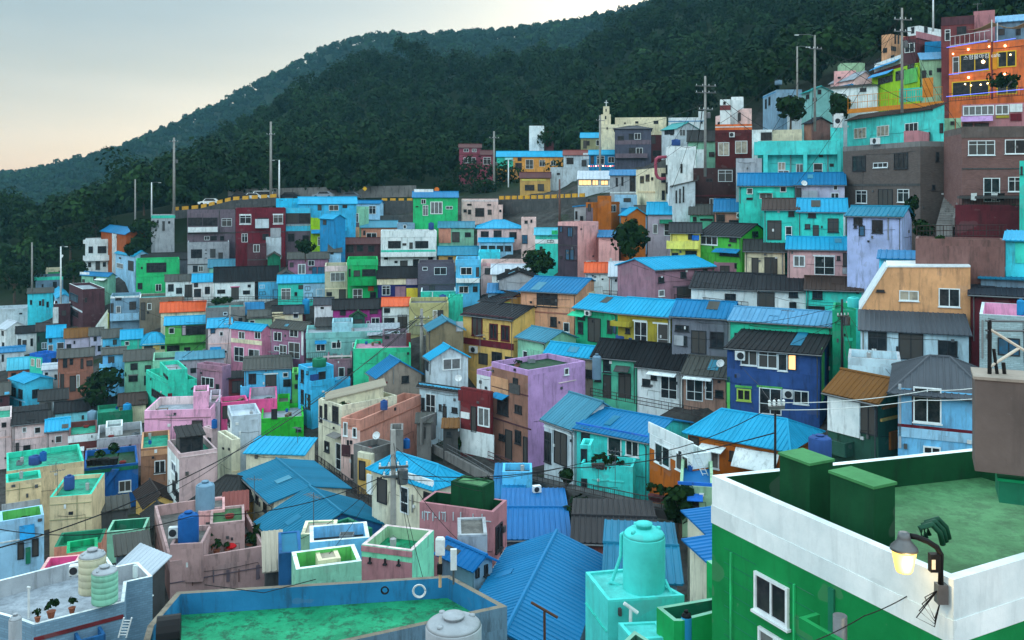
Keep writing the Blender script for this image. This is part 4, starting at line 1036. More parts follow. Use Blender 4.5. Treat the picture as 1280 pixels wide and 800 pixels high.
h("plain pink annexe with a high parapet at the right of the pink house", 802,802,985,390,610,'f','pink3',D=86,rc='pink',L=5)
h("white cottage with a long black tile roof and dark doors below the cream shed", -280,150,152,706,800,'gl','white',rc='tileblack',yr=612,tl=690,D=86,W=7,w="k -70 735 70 48;d 135 728 110 80")
T(880, 340)
h("right part of the white black-tiled cottage with two small dark windows", 330,330,636,104,228,'gr','white',rc='tileblack',yr=18,w="d 330 125 112 92;k 530 118 58 40;k 533 188 45 40;p 318 110 6 100;t 330 118 112 8 white",D=85,L=7)
h("turquoise cottage with a brown tile roof right of the white black-tiled cottage", 638,638,985,102,255,'gr','teal2',rc='brownroof',yr=26,w="k 677 118 64 50;k 640 212 115 30",D=83,L=7)
T(1060, 280)
prism_house("tan house with a slanting white edged left side and two windows at right", [(78,560),(78,540),(248,270),(765,270),(765,560)], 62, 5, 'tan4', "u 320 416 122 64;w 566 402 134 116;k 178 410 50 12")
h("white ground floor with a dark tiled lean-to roof below the tan house", 78,80,755,655,850,'sr','whiteblue',rc='tile',yr=545,D=58.5,w="k 125 672 118 140;d 315 682 156 165;k 562 728 122 98;p 92 660 6 150;t 300 675 180 8 white",L=3.2)
h("salmon side wall stair next to the tan house", 768,768,832,330,560,'f','salmon',D=61.5,L=4)
h("tan box room with a white roof edge standing behind the tan house", 585,585,790,148,300,'f','tan4',cop='white',D=67,L=3.5)
h("dark red house with a charcoal roof at the right edge", 770,770,1140,432,700,'gr','darkred',rc='darktile',yr=342,D=59,L=6)
h("pale tiled house with a pink walled roof terrace at the right edge", 822,822,1160,562,880,'f','palegreybrick',bk=True,inc='pink4',rc='pink',cop='dirtywhite',w="B 935 712 140 110;p 838 600 6 240",D=50,ph=.9,L=6)
h("cyan house with a flat blue roof edge at the far right of the terrace", 985,985,1150,100,260,'sr','cyan',rc='sky',yr=66,D=60,w="t 1045 115 60 130 teal")
h("low cyan shed with potted plants behind the tan house", 195,195,440,212,300,'sr','cyan3',rc='blue',yr=165,D=66,L=4)
h("long dark timber deck wall with railing below the brown pink building", 422,422,980,90,180,'f','brownpink',lw='darkbrown',D=62,L=3,name='timber_deck',cat='deck',rc='brownroof')
h("grey corrugated lean-to behind the tan box room", 450,450,590,230,300,'sr','grey',rc='greyroof',yr=165,D=65,L=4)
h("light blue tiled low roof house at the far right below the cyan house", 830,830,1140,335,420,'sr','bluegrey',rc='steelblue',yr=280,D=60,L=5)
T(1060, 420)
h("blue painted house with a grey tile roof and large white window at the right", 312,312,860,322,790,'hr','paleblue2',rc='tile',yr=132,D=45,w="w 408 322 176 220;t 312 572 530 18 maroon;t 312 590 530 62 paleblue;t 315 300 18 400 lgrey;w 470 690 110 50;t 400 330 6 240 maroonbrown",L=7,ov=.45)
h("white terrace wall house left of the blue painted house", 0,0,330,132,330,'f','whiteblue',D=53,L=3,rc='concrete',cop='lgrey')
T(1000, 440)
h("decayed dark green house with a rusty orange roof and white boarded front", 175,490,690,300,760,'gl','darkgreen',rc='rustroof',yr=165,D=48,tl=232,w="x 180 262 200 250 white;d 372 320 118 196;b 40 520 300 70 darkgreen;x 500 400 150 16 ochre;x 555 490 80 110 rust;x 510 330 120 14 rust")
# -------- tan purple building and neighbours
T(520, 430)
h("tan and purple three-storey building on the corner of the alley", 472,700,1058,165,760,'f','lilac',lw='tan2',rc='deepgreen',D=75,tl=120,tr=106,w="k 510 327 68 114;a 500 312 82 20 blue2;k 620 382 42 50;k 608 212 30 64;d 560 537 42 185;k 520 563 36 38;k 620 540 38 84;d 672 582 40 175;w 925 150 28 42;t 890 232 110 5 pinkwhite;t 472 492 250 8 maroonbrown;t 472 290 230 6 maroonbrown;t 470 210 108 100 tan;x 590 250 60 60 dconcrete")
h("narrow maroon and white house with a sign left of the tan purple building", 278,465,482,300,695,'f','maroon2',rc='concrete',D=77,tl=268,w="t 278 548 210 150 white;Z 388 396 74 120;x 285 426 52 38 white;t 265 300 190 70 maroon2;d 345 390 34 160")
h("white and lilac flat house behind the maroon house", 380,465,580,175,330,'f','lilac',lw='white',rc='whiteroof',D=82,th=45)
h("long white blue cottage with a grey tile roof above the alley", 22,285,298,290,530,'gl','whiteblue',rc='darkgrey',yr=160,D=84,tl=252,w="D 62 312 62 128;k 145 376 16 40;d 168 388 24 105;k 225 396 34 32;k 35 336 20 76;t 20 262 265 14 skyblue;x 40 420 90 80 dconcrete")
h("white gabled cottage with a bright blue roof and a grey shutter", 60,95,325,92,175,'gl','dirtywhite',rc='sky',yr=18,D=88,th=20,w="Z 165 88 115 74;k 65 100 14 60")
T(660, 470)
h("small white house with a patched pale blue tin roof right of the purple wall", 102,288,300,322,560,'gl','dirtywhite',rc='bluew',yr=160,tl=258,D=64,W=5,w="d 165 350 80 205;k 105 350 40 190;t 100 340 190 10 white")
h("turquoise house with a deep blue striped roof and stepped garden wall", 305,752,765,405,792,'gl','cyan2',rc='blue',yr=272,tl=318,D=60,W=6,w="D 500 372 86 205;w 612 395 82 106;k 335 326 52 96;t 300 330 450 10 blue")
h("turquoise garden wall and porch tower in front of the turquoise house", 240,330,655,545,760,'f','cyan2',rc='concrete',D=59,th=-14,L=2,w="k 330 640 40 60;t 400 650 200 8 aqua")
h("turquoise porch tower with a little dark window", 240,326,392,430,720,'f','cyan2',D=60,L=1.6,th=-12,w="k 268 450 32 36;k 330 455 40 90")
T(800, 470)
h("orange brown house under a large sky blue hip roof", 300,925,1062,458,690,'hl','orangebrown2',rc='sky',yr=240,tl=345,D=56,W=5.5,inn=1.1,w="w 400 452 95 122;a 385 437 152 20 white;a 600 470 270 100 white;k 310 380 60 100;k 560 470 60 60")
h("orange brown wing with a white parapet and two white windows", 60,328,340,490,760,'f','orangebrown2',pc='white',rc='grassgreen',D=54,tl=360,w="w 97 432 93 124;w 228 492 78 106;t 55 350 280 70 white",W=1.3,ph=.9)
T(680, 590)
h("pale green house with blue eaves and a blue window hood beside the green building", 848,848,1060,85,340,'f','palegreen3',rc='royalroof',D=50,w="t 836 64 220 20 blue;a 895 140 98 14 blue;k 910 156 60 62",L=5)
h("cream house with a bright blue roof behind the green building", 898,1062,1070,400,560,'sl','cream4',rc='royalroof',yr=330,tl=245,D=38,W=6)
h("second cream house with a bright blue roof nearer the green building", 912,1045,1060,545,720,'sl','cream4',rc='royalroof',yr=490,tl=425,D=33,W=5)
h("salmon red house with a black tile roof behind the turquoise tank", 190,190,700,428,620,'gr','salmonred',rc='tileblack',yr=306,D=46,L=6)
h("blue roofed shed behind the turquoise tank block", 395,395,832,660,760,'gr','bluegrey',rc='steelblue',yr=455,D=36,L=6)
# ---------------------------------------------------------------- left half, middle
T(0, 370)
h("white gabled house with two slit windows at the left edge", -15,40,168,205,345,'gl','white',rc='whiteroof',yr=160,w="k 12 218 12 30;k 15 290 12 28")
h("white house with a black shed roof right of the white gabled house", 102,102,232,234,352,'gr','white',rc='black',yr=192,w="k 110 268 22 40;k 140 275 26 34;k 190 265 16 48")
h("dark green house with a dark brown roof among the left cottages", 228,228,300,222,355,'gr','darkgreen',rc='darkbrownroof',yr=170,w="k 235 250 12 40;g 260 290 34 40",L=8)
h("sky blue cottage with a bright blue roof and white door frame at left", 295,295,405,258,362,'gr','skyblue',rc='sky',yr=187,w="k 305 255 20 36;D 355 290 45 66;g 300 305 32 42")
h("pale lilac cottage with a rusty tin roof at left", 405,405,556,262,350,'gr','lav',rc='rustroof',yr=207,w="k 415 300 30 48;k 460 280 10 20")
h("pale lilac cottage with a grey tile roof and stacked small windows", 560,560,641,248,352,'gr','lav',rc='greyroof',yr=201,w="k 585 255 20 28;k 570 310 25 36;k 610 310 25 36;t 630 250 10 100 white")
h("sky blue cottage under a sloping grey roof at left centre", 642,642,756,262,350,'gr','skyblue',rc='greyroof',yr=210,w="k 705 272 25 32;k 660 310 25 34")
h("turquoise cottage with a blue roof and one white window at left centre", 757,757,886,270,350,'gr','tealgreen',rc='sky',yr=215,w="w 780 283 28 26;t 860 270 6 80 aquagrey")
h("pale yellow cottage with a blue hip roof beside the apple green house", 888,888,1032,302,362,'hr','cream',rc='sky',yr=224,w="k 900 312 55 30;k 1005 310 26 22;x 960 305 36 30 yellow2",L=9)
h("terracotta two-storey house with a grey tin roof and tall dark openings", 362,362,582,388,610,'gr','terracotta',rc='greyroof',yr=337,w="k 393 388 28 60;k 435 392 22 38;k 503 390 18 64;k 540 402 38 36;t 362 470 222 14 terracotta;d 378 487 22 86;d 435 498 38 98;u 478 492 20 82;d 540 502 40 70;p 370 480 4 120")
h("sky blue stepped house with a balcony wall and outside stair", 642,642,782,368,590,'gr','paleblue2',rc='greyroof',yr=332,w="k 675 377 40 42;b 557 420 142 54 paleblue2;k 745 515 30 50;x 640 485 130 16 skyblue;d 640 500 30 60")
h("pale green two-storey house with a grey asbestos roof and skylight", 778,778,960,406,590,'gr','palegreen',rc='greyroof',yr=342,w="k 815 420 46 42;k 905 432 38 42;k 803 497 58 38;k 900 497 38 60;t 800 490 64 7 concrete")
h("low white house with a blue roof edge at the left picture edge", -10,-10,152,355,440,'gr','dirtywhite',rc='blue',yr=337,w="k 10 365 15 46")
h("brown walled cottage with a bright turquoise roof at left", 50,50,186,462,520,'gr','terracotta',rc='cyanroof',yr=390,w="k 70 480 30 24;k 120 475 30 30",L=7)
h("teal and deep blue cube house with two arched windows at left", 185,265,366,366,500,'f','blue',lw='tealgreen',w="u 195 392 22 46;u 230 392 25 56;k 320 387 35 40;k 328 450 10 60")
h("white gabled hut between the blue cube house and the terracotta house", 268,268,376,462,580,'gr','white',rc='whiteroof',yr=447,w="k 280 478 20 16;k 340 490 16 34",L=5)
h("cyan two-storey house with a bright blue shed roof at the far left", 62,158,332,542,750,'gl','cyan3',rc='sky',yr=505,tl=512,D=120,w="k 75 572 25 55;k 117 582 25 60;d 122 657 15 66;k 200 583 43 56;t 62 645 96 5 paleblue")
h("maroon cottage with a grey roof at the left edge below the cyan house", -20,-20,58,620,700,'gr','maroonbrown',rc='greyroof',yr=545,w="k 0 640 15 24;x 28 600 30 14 skyblue")
h("dark grey roofed hut right of the cyan two-storey house", 245,245,420,655,760,'gr','concrete',rc='darkgrey',yr=592,w="k 280 665 40 50;g 230 700 30 40;x 330 660 14 60 dirtywhite")
T(0, 470)
h("long pale aqua cottage with a black roof below the dark shrub", 345,345,740,232,330,'gr','paleaqua',rc='black',yr=166,w="k 510 245 15 26;w 640 250 30 36;k 685 260 15 26",D=108)
h("cream cottage with a brown grey roof beside the teal flat house", 745,745,912,185,270,'gr','cream',rc='brownroof',yr=113,D=107)
h("dark green courtyard wall behind the blue-roofed pink house", 610,612,830,232,335,'f','darkgreen2',D=104,rc='tealdeck',L=4)
h("pink white terrace house at the left edge with a teal roof deck", -40,-40,72,268,575,'f','pinkwhite',rc='tealdeck',w="k 10 290 30 30;t -40 380 112 8 palepink",D=101)
h("pink white house with a black roof and four small windows at left", 78,78,288,305,565,'gr','pinkwhite',rc='black',yr=238,w="w 138 320 28 32;w 215 318 40 40;d 97 417 22 96;k 145 432 45 60;k 213 457 15 36;t 78 385 210 6 palepink",D=100,L=9)
h("pink white house with a bright blue roof and a concrete balcony at left", 290,290,428,345,580,'gr','pinkwhite',rc='sky',yr=275,w="w 345 372 42 46;b 282 442 148 22 concrete;w 370 477 46 66;k 315 482 30 36",D=98)
h("white topped brick house with a green roof terrace at left", 430,430,608,372,580,'f','brickred',bk=True,rc='tealdeck',w="t 424 366 186 44 white;a 450 446 76 14 white;Z 452 460 70 60;Z 540 450 66 74",D=96,ph=.6)
h("mauve house with a pale parapet and dark windows left of the big pink house", 608,608,892,395,575,'f','palemauve',rc='concrete',pc='lgrey',w="t 605 393 288 42 lgrey;k 668 460 66 52;k 790 472 56 34",D=93,ph=.8)
h("white stair box on the green terrace left of the mauve house", 660,660,766,322,375,'f','white',rc='tealdeck',D=97,L=3)
h("deep blue house with a diagonal teal stair parapet and one white window", 525,525,864,580,840,'f','denim',rc='deepgreen',w="w 742 652 78 70;t 525 575 338 22 darkgreen2;k 555 680 20 50",D=79,ph=.5)
T(160, 470)
h("large pale pink house with a balustrade and a tall stair box", 102,102,518,218,420,'f','pink4',rc='palegrey',inc='pinkwhite',w="t 102 260 416 6 mauvepink;k 400 276 66 34;k 295 326 66 16;t 100 376 150 10 pink4;k 130 388 120 10",D=89,ph=.8,tr=205)
h("pink stair box on the roof of the large pale pink house", 408,408,505,100,215,'f','pink4',rc='grassgreen',D=90,L=3)
h("brown house with a grilled white window below the large pink house", 80,80,263,455,690,'f','tan3',rc='tealdeck',cop='tan',w="t 80 460 183 34 tan;w 165 527 68 80;x 160 600 76 8 dconcrete",D=82)
h("white and pinkish grey house with a black glass shed on its roof", 247,320,556,488,890,'f','pinkwhite3',lw='white',rc='tealdeck',w="w 275 540 25 62;k 300 600 10 60;k 282 660 18 70;k 305 720 16 60;t 320 490 236 6 pinkwhite",D=71,tl=400,ph=.5)
h("black glass shed with a grey roof on the white pinkish house", 305,322,470,380,482,'sr','dconcrete',rc='darkgrey',yr=335,D=72,w="k 325 385 140 90",L=2.5)
h("pinkish stepped annexe with a blue tank behind the black glass shed", 470,525,560,332,500,'f','pinkwhite3',D=80,th=50,w="k 500 385 20 50")
h("tall plain pale grey stair tower beside the lime green terrace", 622,648,832,252,430,'f','palegrey',lw='white',rc='whiteroof',D=77,th=22,w="k 628 265 10 40")
h("tall cream house with faded blue graffiti below the pale grey tower", 560,648,702,400,720,'f','cream4',D=74,w="k 675 620 26 28;t 648 590 50 8 cream",th=45,tl=345)
h("cream house with a striped blue lean-to roof edge", 697,738,1100,475,640,'sr','cream4',rc='sky',yr=385,D=72,th=-6,w="k 710 482 18 66;k 712 660 16 60",L=2.6)
h("hot pink house with a green roof and dark door", 570,582,752,168,275,'f','hotpink',rc='grassgreen',w="d 590 186 36 80",D=93)
h("hot pink flat house with a lilac roof terrace right of its pink neighbour", 754,754,932,150,260,'f','hotpink',rc='palegrey',D=94,inc='palemauve',ph=.9)
h("grey lilac terrace block between the pink houses", 508,508,576,165,275,'f','palemauve',D=92,rc='concrete')
h("vivid green flat terrace house with a white painted floor", 832,832,1098,268,385,'f','brightgreen',rc='palegrey',w="k 895 205 38 60;k 1050 320 30 26",D=90)
h("vivid green stair block behind the vivid green terrace", 932,932,1010,165,260,'f','brightgreen',D=95,L=4)
T(160, 580)
h("pale yellow house with a broad charcoal hip roof behind the blue tanks", 342,385,705,235,330,'hr','yellow2',rc='darkgrey',yr=75,D=65,th=-10,w="k 370 200 16 80")
h("pale yellow cottage with a dark brown gable roof", 50,108,292,262,330,'gl','yellow2',rc='darkbrownroof',yr=192,D=72,tl=165)
h("cottage with a grey roof patched with white sheet below the brown gable", 98,145,322,395,450,'gl','dconcrete',rc='darkgrey',yr=312,D=64,tl=300)
h("pinkish house with stained parapets, rooftop garden and two blue tanks", 166,262,858,612,850,'f','pinkgrey',lw='brownpink',rc="concrete",th=26,D=53,w="t 262 690 596 5 mauvegrey;t 400 700 6 60 brownpink;t 530 660 8 80 mauvegrey;t 615 660 20 75 mauvegrey;t 690 655 6 80 brownpink;t 800 630 22 90 mauvegrey",ph=.7,dirt=.8)
h("raised pinkish block carrying the nearer blue tank", 255,262,466,505,640,'f','pinkgrey',rc='concrete',D=53.2,L=3,ph=.3,th=8,fd=1)
h("pinkish stairhouse with a mossy flat roof at the back of the rooftop garden", 512,512,730,375,600,'f','pinkgrey',rc='greenmoss',D=56,L=3,ph=.15,fd=1)
h("salmon pedestal block carrying the farther blue tank", 440,440,606,300,520,'f','pink2',rc='concrete',D=58,L=2.5,ph=.15,fd=2)
h("small dark red roof shed behind the mossy stairhouse", 600,600,740,295,380,'sr','brick',rc='brickroof',yr=255,D=60,L=3)
T(0, 0, 1.0)
h("cream house under the farther big blue gable roof", 304,342,432,626,690,'gl','cream4',rc='steelblue',yr=607,th=32.3,D=62,W=5.2,ov=.4,w="k 301.6 598 3 15;k 310.6 607 3.4 12;k 320 616 3.4 12;k 330 627 3.6 12")
h("blue walled house under the nearer big blue gable roof", 330,361,487,683,740,'gl','blue3',rc='steelblue',yr=639.5,th=32.3,D=54,W=6.5,L=5.4,ov=.45,w="k 366 700 6 10")
h("big blue ribbed gable roof house between the alley and the turquoise tank", 557,557,710,811,907,'gl','bluegrey',rc='blue',yr=788,th=-13.6,D=33.27,L=9.5,W=4.54,ov=.12)
T(340, 430)
h("sky blue three-storey house with open upper terrace and green tank", 163,248,392,235,480,'f','skyblue2',rc='palegrey',D=94,th=42,w="k 183 160 15 80;k 183 285 16 86;k 210 312 30 92;k 218 170 10 20",ph=.9)
h("upper stair storey of the sky blue three-storey house", 165,222,385,150,240,'f','skyblue2',rc='palegrey',D=94.5,th=35,w="k 290 172 44 66;x 238 190 50 46 royal;k 183 160 15 75",ph=.35)
h("lower right terrace block of the sky blue house", 392,394,490,225,480,'f','skyblue2',D=97,inc='paleblue',rc='palegrey',ph=1.0)
h("big plain turquoise green block with a pale pink roof edge", 508,508,868,30,290,'f','tealgreen3',rc='pink',D=97,tr=22)
h("grey beige gabled house with a blue roof in front of the turquoise green block", 605,660,932,205,290,'gl','greybeige',rc='blue',yr=62,D=88,th=25,w="k 810 198 45 44;p 755 150 6 100;x 690 235 30 10 brick")
h("mauve flat house with a balustrade left of the turquoise green block", 345,345,500,95,250,'f','mauvepink',rc='deepgreen',D=99,w="w 415 145 38 60;k 470 150 30 60;t 320 72 180 10 pinkwhite")
h("salmon corner house with a big flat terrace above the alley", 432,550,932,475,815,'f','salmon3',lw='palepink',rc='concrete',D=77,tl=398,tr=315,w="w 447 488 26 86;w 505 522 26 62;d 495 690 40 150;x 440 630 50 70 maroonbrown;t 550 460 380 8 terracotta;k 470 600 12 40",ph=.9)
h("concrete terrace box with clutter on the corner of the salmon house", 510,622,765,655,730,'f','concrete',lw='concrete',rc='dgrey',D=72,th=50,ph=.5)
h("yellow doored ground floor under the concrete terrace box", 535,620,640,690,850,'f','cream4',lw='yellow2',D=71.6,th=60,w="d 545 730 40 120")
h("tall cream alley house with a black shuttered window", 290,436,446,385,800,'f','cream4',rc='beigesheet',D=81,tl=338,W=6,w="k 380 388 36 102;k 300 385 15 100;k 330 375 16 90;k 330 608 30 66;D 402 620 32 165;t 290 480 146 8 lgrey;a 385 560 60 14 concrete",th=None)
h("cream stucco room with a curled beige sheet roof behind the alley house", 350,352,525,345,420,'sl','cream3',rc='beigesheet',yr=262,D=83,W=5,th=12)
T(340, 540)
h("cream alley houses under a bright blue hip roof with green gutter strip", 625,1008,1200,342,580,'hl','cream4',rc='sky',yr=140,tl=216,D=54,w="D 805 342 52 166;k 950 376 46 46;d 660 290 60 155;x 600 265 30 120 white;t 800 270 210 44 white;p 880 390 5 110")
h("small concrete hut with a flat lid at the corner of the salmon terrace", 738,738,820,-12,90,'f','concrete',rc='concrete',D=72,L=2)
h("pink and mint flat house with a bright jade roof in the foreground", 560,876,1012,742,940,'f','mint2',lw='pinkmauve3',rc='jade',inc='palegreen3',cop='pinkwhite',D=37,tl=716,tr=612,w="t 560 728 316 34 pinkmauve3;k 610 780 8 30;k 705 790 8 30;k 790 795 8 30",ph=.5)
T(500, 560)
h("pink house with white paint runs and a dark green roof", 122,584,668,400,830,'f','pinkmauve3',rc='deepgreen',inc='deepgreen',D=45,tl=380,tr=325,w="k 595 476 40 162;t 140 396 5 44 dirtywhite;t 152 392 4 60 dirtywhite;t 160 398 30 5 dirtywhite;t 172 398 5 50 dirtywhite;t 205 400 5 55 dirtywhite;t 218 430 14 4 dirtywhite;t 245 398 5 50 dirtywhite;t 258 400 26 4 dirtywhite;t 268 400 4 46 dirtywhite;t 282 398 4 62 dirtywhite;t 332 400 4 52 dirtywhite;t 378 400 5 50 dirtywhite;t 400 446 170 4 dirtywhite;t 455 410 5 50 dirtywhite;t 512 412 4 62 dirtywhite",ph=.8)
h("dark green roof room with a lighter green lid on the pink house", 318,515,590,245,420,'f','deepgreen',rc='grassgreen',D=45.9,tl=236,tr=205,ph=.06,fd=.5)
h("bluish house under a deep blue sheet roof right of the pink house", 640,640,1050,560,700,'gr','bluegrey',rc='royalroof',yr=375,D=50,L=8)
h("small grey house with a royal blue gable roof below the pink house", 255,462,576,735,850,'gl','bluegrey2',rc='royalroof',yr=610,tl=640,D=39,w="k 525 728 20 64;d 470 750 22 60")
h("low grey rooftop box with dark slots behind the small grey house", 360,362,546,545,640,'f','lgrey',rc='concrete',D=41,L=2.2,ph=.08)
h("low cottages with blue roofs squeezed behind the green roof room", 600,600,770,310,400,'gr','aquagrey',rc='blue',yr=240,D=58,L=7)
h("pale sky blue painted wall below the alley railing", 640,640,826,150,330,'f','skyblue',D=60,L=2,name='painted_wall',cat='wall')
T(400, 220)
# ---------------------------------------------------------------- left centre, the two-storey pastel rows
T(180, 360)
h("apple green two-storey house with an open loggia and sky blue roof", 132,132,398,232,438,'gr','applegreen',rc='sky',yr=182,w="w 155 248 35 38;k 235 233 155 60;b 132 298 265 34 applegreen;k 143 358 80 54;k 250 370 40 56;k 330 390 30 26;g 368 380 28 50;x 240 235 20 58 palemauve",L=8)
h("pinkish white two-storey house between the apple green and the pink houses", 400,400,546,248,475,'gr','pinkwhite',rc='sky',yr=193,w="w 472 272 23 28;B 415 248 30 36;a 412 370 70 18 blue2;g 415 390 70 48;w 485 388 36 20;t 400 345 146 6 palepink",L=8)
h("pink two-storey house with a cream balcony band and bright blue roof", 545,735,792,262,455,'gl','pink',rc='sky',yr=207,w="w 593 272 38 46;w 693 272 38 46;t 545 322 192 26 cream;D 565 368 60 92;w 655 383 68 50;k 658 388 28 66",th=62)
h("mauve two-storey house with white window trims and a grey tile roof", 795,1000,1072,258,455,'gl','mauve2',lw='mauve2',rc='greyroof',yr=207,w="w 812 275 50 56;w 912 258 52 48;D 848 355 45 80;D 905 340 70 100;w 815 362 34 32;t 985 270 12 150 white",th=62)
h("cream cottage with a vivid orange tin roof", 105,105,386,152,262,'gr','cream3',rc='orangeroof',yr=92,w="k 125 190 45 34;p 200 150 4 100",L=8)
h("bare grey concrete block behind the vivid orange roof", 385,385,632,125,230,'f','concrete',rc='tealroof',w="w 495 150 26 20;k 590 185 24 30",D=126)
h("pale green cottage under a blue tarpaulin and grey roof", 652,652,800,188,240,'gr','palegreen2',rc='greyroof',yr=140,w="w 660 200 34 20",D=124)
h("long shed under a bright blue tarpaulin roof below the railing", 545,545,748,170,215,'sr','concrete',rc='blue',yr=95,D=128,L=7)
h("cream cottages with flat parapets and a black roof beside the blue tank", 805,805,990,160,225,'gr','cream3',rc='black',yr=112,w="w 925 158 38 34;x 800 150 100 40 cream;t 985 165 130 40 maroon",D=125)
h("cyan cottage with white framed doors and a rough grey roof", 627,627,920,508,700,'gr','skyblue',rc='greyroof',yr=442,w="k 653 535 48 66;d 758 542 70 90;w 867 527 34 30;k 870 570 50 46;t 748 532 90 8 white;b 600 605 70 60 skyblue",L=8)
h("green slice of a house between the two cyan houses", 925,925,965,530,700,'f','applegreen',w="k 945 540 20 34;k 940 600 20 30",D=97,L=3)
h("turquoise flat house with a dark loggia and a sloping side wall", 12,160,330,588,760,'f','tealgreen2',rc='tealdeck',w="k 50 650 86 48;x 148 658 26 26 maroon;t 14 570 148 10 tealgreen",ph=.5,th=38)
h("turquoise stair room with a light top on the turquoise flat house", 98,152,272,515,600,'f','tealgreen2',rc='palegrey',D=104,w="k 124 542 28 20",th=30)
h("dusky pink flat house with a railing on its roof and a big window", 332,488,545,490,665,'f','mauvepink2',rc='concrete',w="w 360 558 78 62;t 330 508 160 8 mauvepink;k 450 600 20 50",th=62)
h("blue grey tin roofs behind the dusky pink flat house", 200,200,500,450,520,'sr','palemauve',rc='bluew',yr=430,D=112,w="k 290 500 36 30;k 230 480 30 30",L=4)
h("pale green flat house with a wide parapet left of the dusky pink house", 55,55,266,455,610,'f','palegreen',rc='dgrey',D=112,ph=.7)
h("reddish wooden gate house beside the concrete pole", 505,505,628,565,660,'sr','brick',rc='darkgrey',yr=540,D=106,L=3,w="d 550 580 70 75")
T(360, 330)
h("magenta house with a black roof and a small green gabled porch", 282,282,585,283,425,'gr','magenta',rc='black',yr=222,w="k 325 287 36 34;k 510 280 50 32;D 408 335 60 88;w 490 355 20 64;w 520 335 52 52;k 300 345 30 30",D=113)
h("dark green gabled porch standing on the magenta house front", 395,395,480,325,425,'gl','darkgreen',rc='deepgreen',yr=290,D=111,L=1.2,w="d 412 345 54 76")
h("white house with a vivid orange roof mid slope", 592,592,756,262,440,'gr','white',rc='orangeroof',yr=212,w="k 600 275 38 30;d 685 317 60 110;k 600 336 66 34;t 592 322 164 6 lgrey",D=113)
h("cream yellow flat house with a drum on its roof", 757,757,1003,245,435,'f','creamyellow',rc='concrete',w="d 935 288 36 62;u 905 288 28 62;x 760 350 150 90 khaki",D=111)
h("turquoise painted wall block right of the cream yellow flat house", 1002,1002,1092,205,330,'f','tealgreen2',D=113,L=3)
h("pale blue grey box house in front of the magenta house", 275,275,405,368,440,'f','aquagrey2',rc='palegrey',D=106,L=4)
h("long pale aqua flat house with blue window hoods", 113,113,586,432,580,'f','aquagrey',rc='palegrey',w="t 110 424 478 36 aquagrey;w 175 500 58 44;w 272 486 60 42;w 402 490 60 32;a 168 480 72 14 blue2;w 500 490 60 30;r 115 545 125 40",D=103)
h("grey roofed low sheds left of the pale blue grey box house", 175,175,280,390,440,'sr','concrete',rc='darkgrey',yr=355,D=108,L=5)
h("small white house with a dark roof and blue door above the mauve house", 165,165,280,255,330,'gr','white',rc='darktile',yr=212,D=121,w="w 200 265 28 20")
h("pale cream cottage with a dark roof left of the blue conical tank", -20,-20,90,310,370,'gr','cream3',rc='darktile',yr=262,D=122,w="w 32 305 34 34")
h("stone walled gabled house with a faded blue roof", 862,888,1096,412,520,'gl','stone',rc='bluew',yr=352,D=93,w="x 1050 360 44 60 lgrey",th=12)
h("metal covered stair with a slanting lid beside the orange-roofed house", 505,505,690,440,500,'sr','concrete',rc='palegrey',yr=380,D=104,L=2)
h("dark brick cellar house with a tiny window below the slanting stair lid", 590,590,745,440,540,'f','mauvegrey',rc='concrete',D=101,w="k 605 450 28 18;x 740 430 60 90 brickred",L=4)
T(0, 0, 1.0)
# ---------------------------------------------------------------- lower left and foreground
T(0, 580)
h("long flat building with a teal painted roof and parapet behind the beige blocks", 40,42,525,45,260,'f','beige',rc='tealdeck',cop='tealgreen2',D=73,inc='tealgreen2')
h("beige block with a teal roof edge at the left, windowless", 36,38,258,118,330,'f','beige',rc='tealdeck',D=67,cop='tealgreen2',inc='tealgreen2',ph=.3,w="t 38 150 220 3 khaki;t 120 118 3 110 khaki;t 10 235 240 60 lgrey")
h("taller beige block with a blue tank on its teal roof", 308,310,572,208,470,'f','beige',rc='tealdeck',D=64,cop='tealgreen2',tr=188,w="t 310 245 262 3 khaki;t 480 195 3 150 khaki;t 310 340 262 3 khaki",ph=.3)
h("pale blue house with two dark doors and a light green roof terrace", -5,0,275,362,640,'f','paleblue',rc='grassgreen',pc='paleblue',inc='applegreen',D=58,w="d 108 490 42 105;d 200 465 42 112;a 120 385 95 60 blue2;x 160 520 30 100 darkgreen2;t 0 465 275 8 white",ph=.7,L=2.2)
h("small overgrown house with a pale green parapet and rubble roof", 635,665,905,425,560,'f','palegreen',rc='greenmoss',inc='darkgreen2',D=60,tr=405,ph=.8,L=2.2)
h("cottage with a stone grey roof and a pale blue tin patch", 725,735,930,560,700,'sr','bluegrey',rc='greyroof',yr=460,D=52,w="x 790 560 60 40 paleblue")
h("rubble roofed hut below the deep blue house", 580,582,800,300,420,'sr','grey',rc='greyroof',yr=235,D=68)
h("sunken green walled roof terrace with a jade inner basin", 336,338,632,520,660,'f','salmon',rc='jade',inc='darkgreen2',cop='darkgreen2',D=50,tr=490,ph=.5,L=2.2)
h("jade green roof basin with a salmon rim in the sunken green terrace", 400,415,612,560,640,'f','salmon',rc='jade',inc='jade',cop='jade',D=48,tr=530,ph=.3,fd=1,L=1.8)
h("house with a bright pink parapet beside the white tiled roof", 10,250,470,660,820,'f','pink2',rc='pink',inc='hotpink',D=46,tr=640,ph=.4,L=1.6)
h("small shed with a pale white sheet roof beside the stained pinkish house", 880,938,1030,690,780,'sl','dconcrete',rc='whiteroof',yr=600,D=46,L=2.5)
T(0, 660, 0.175)
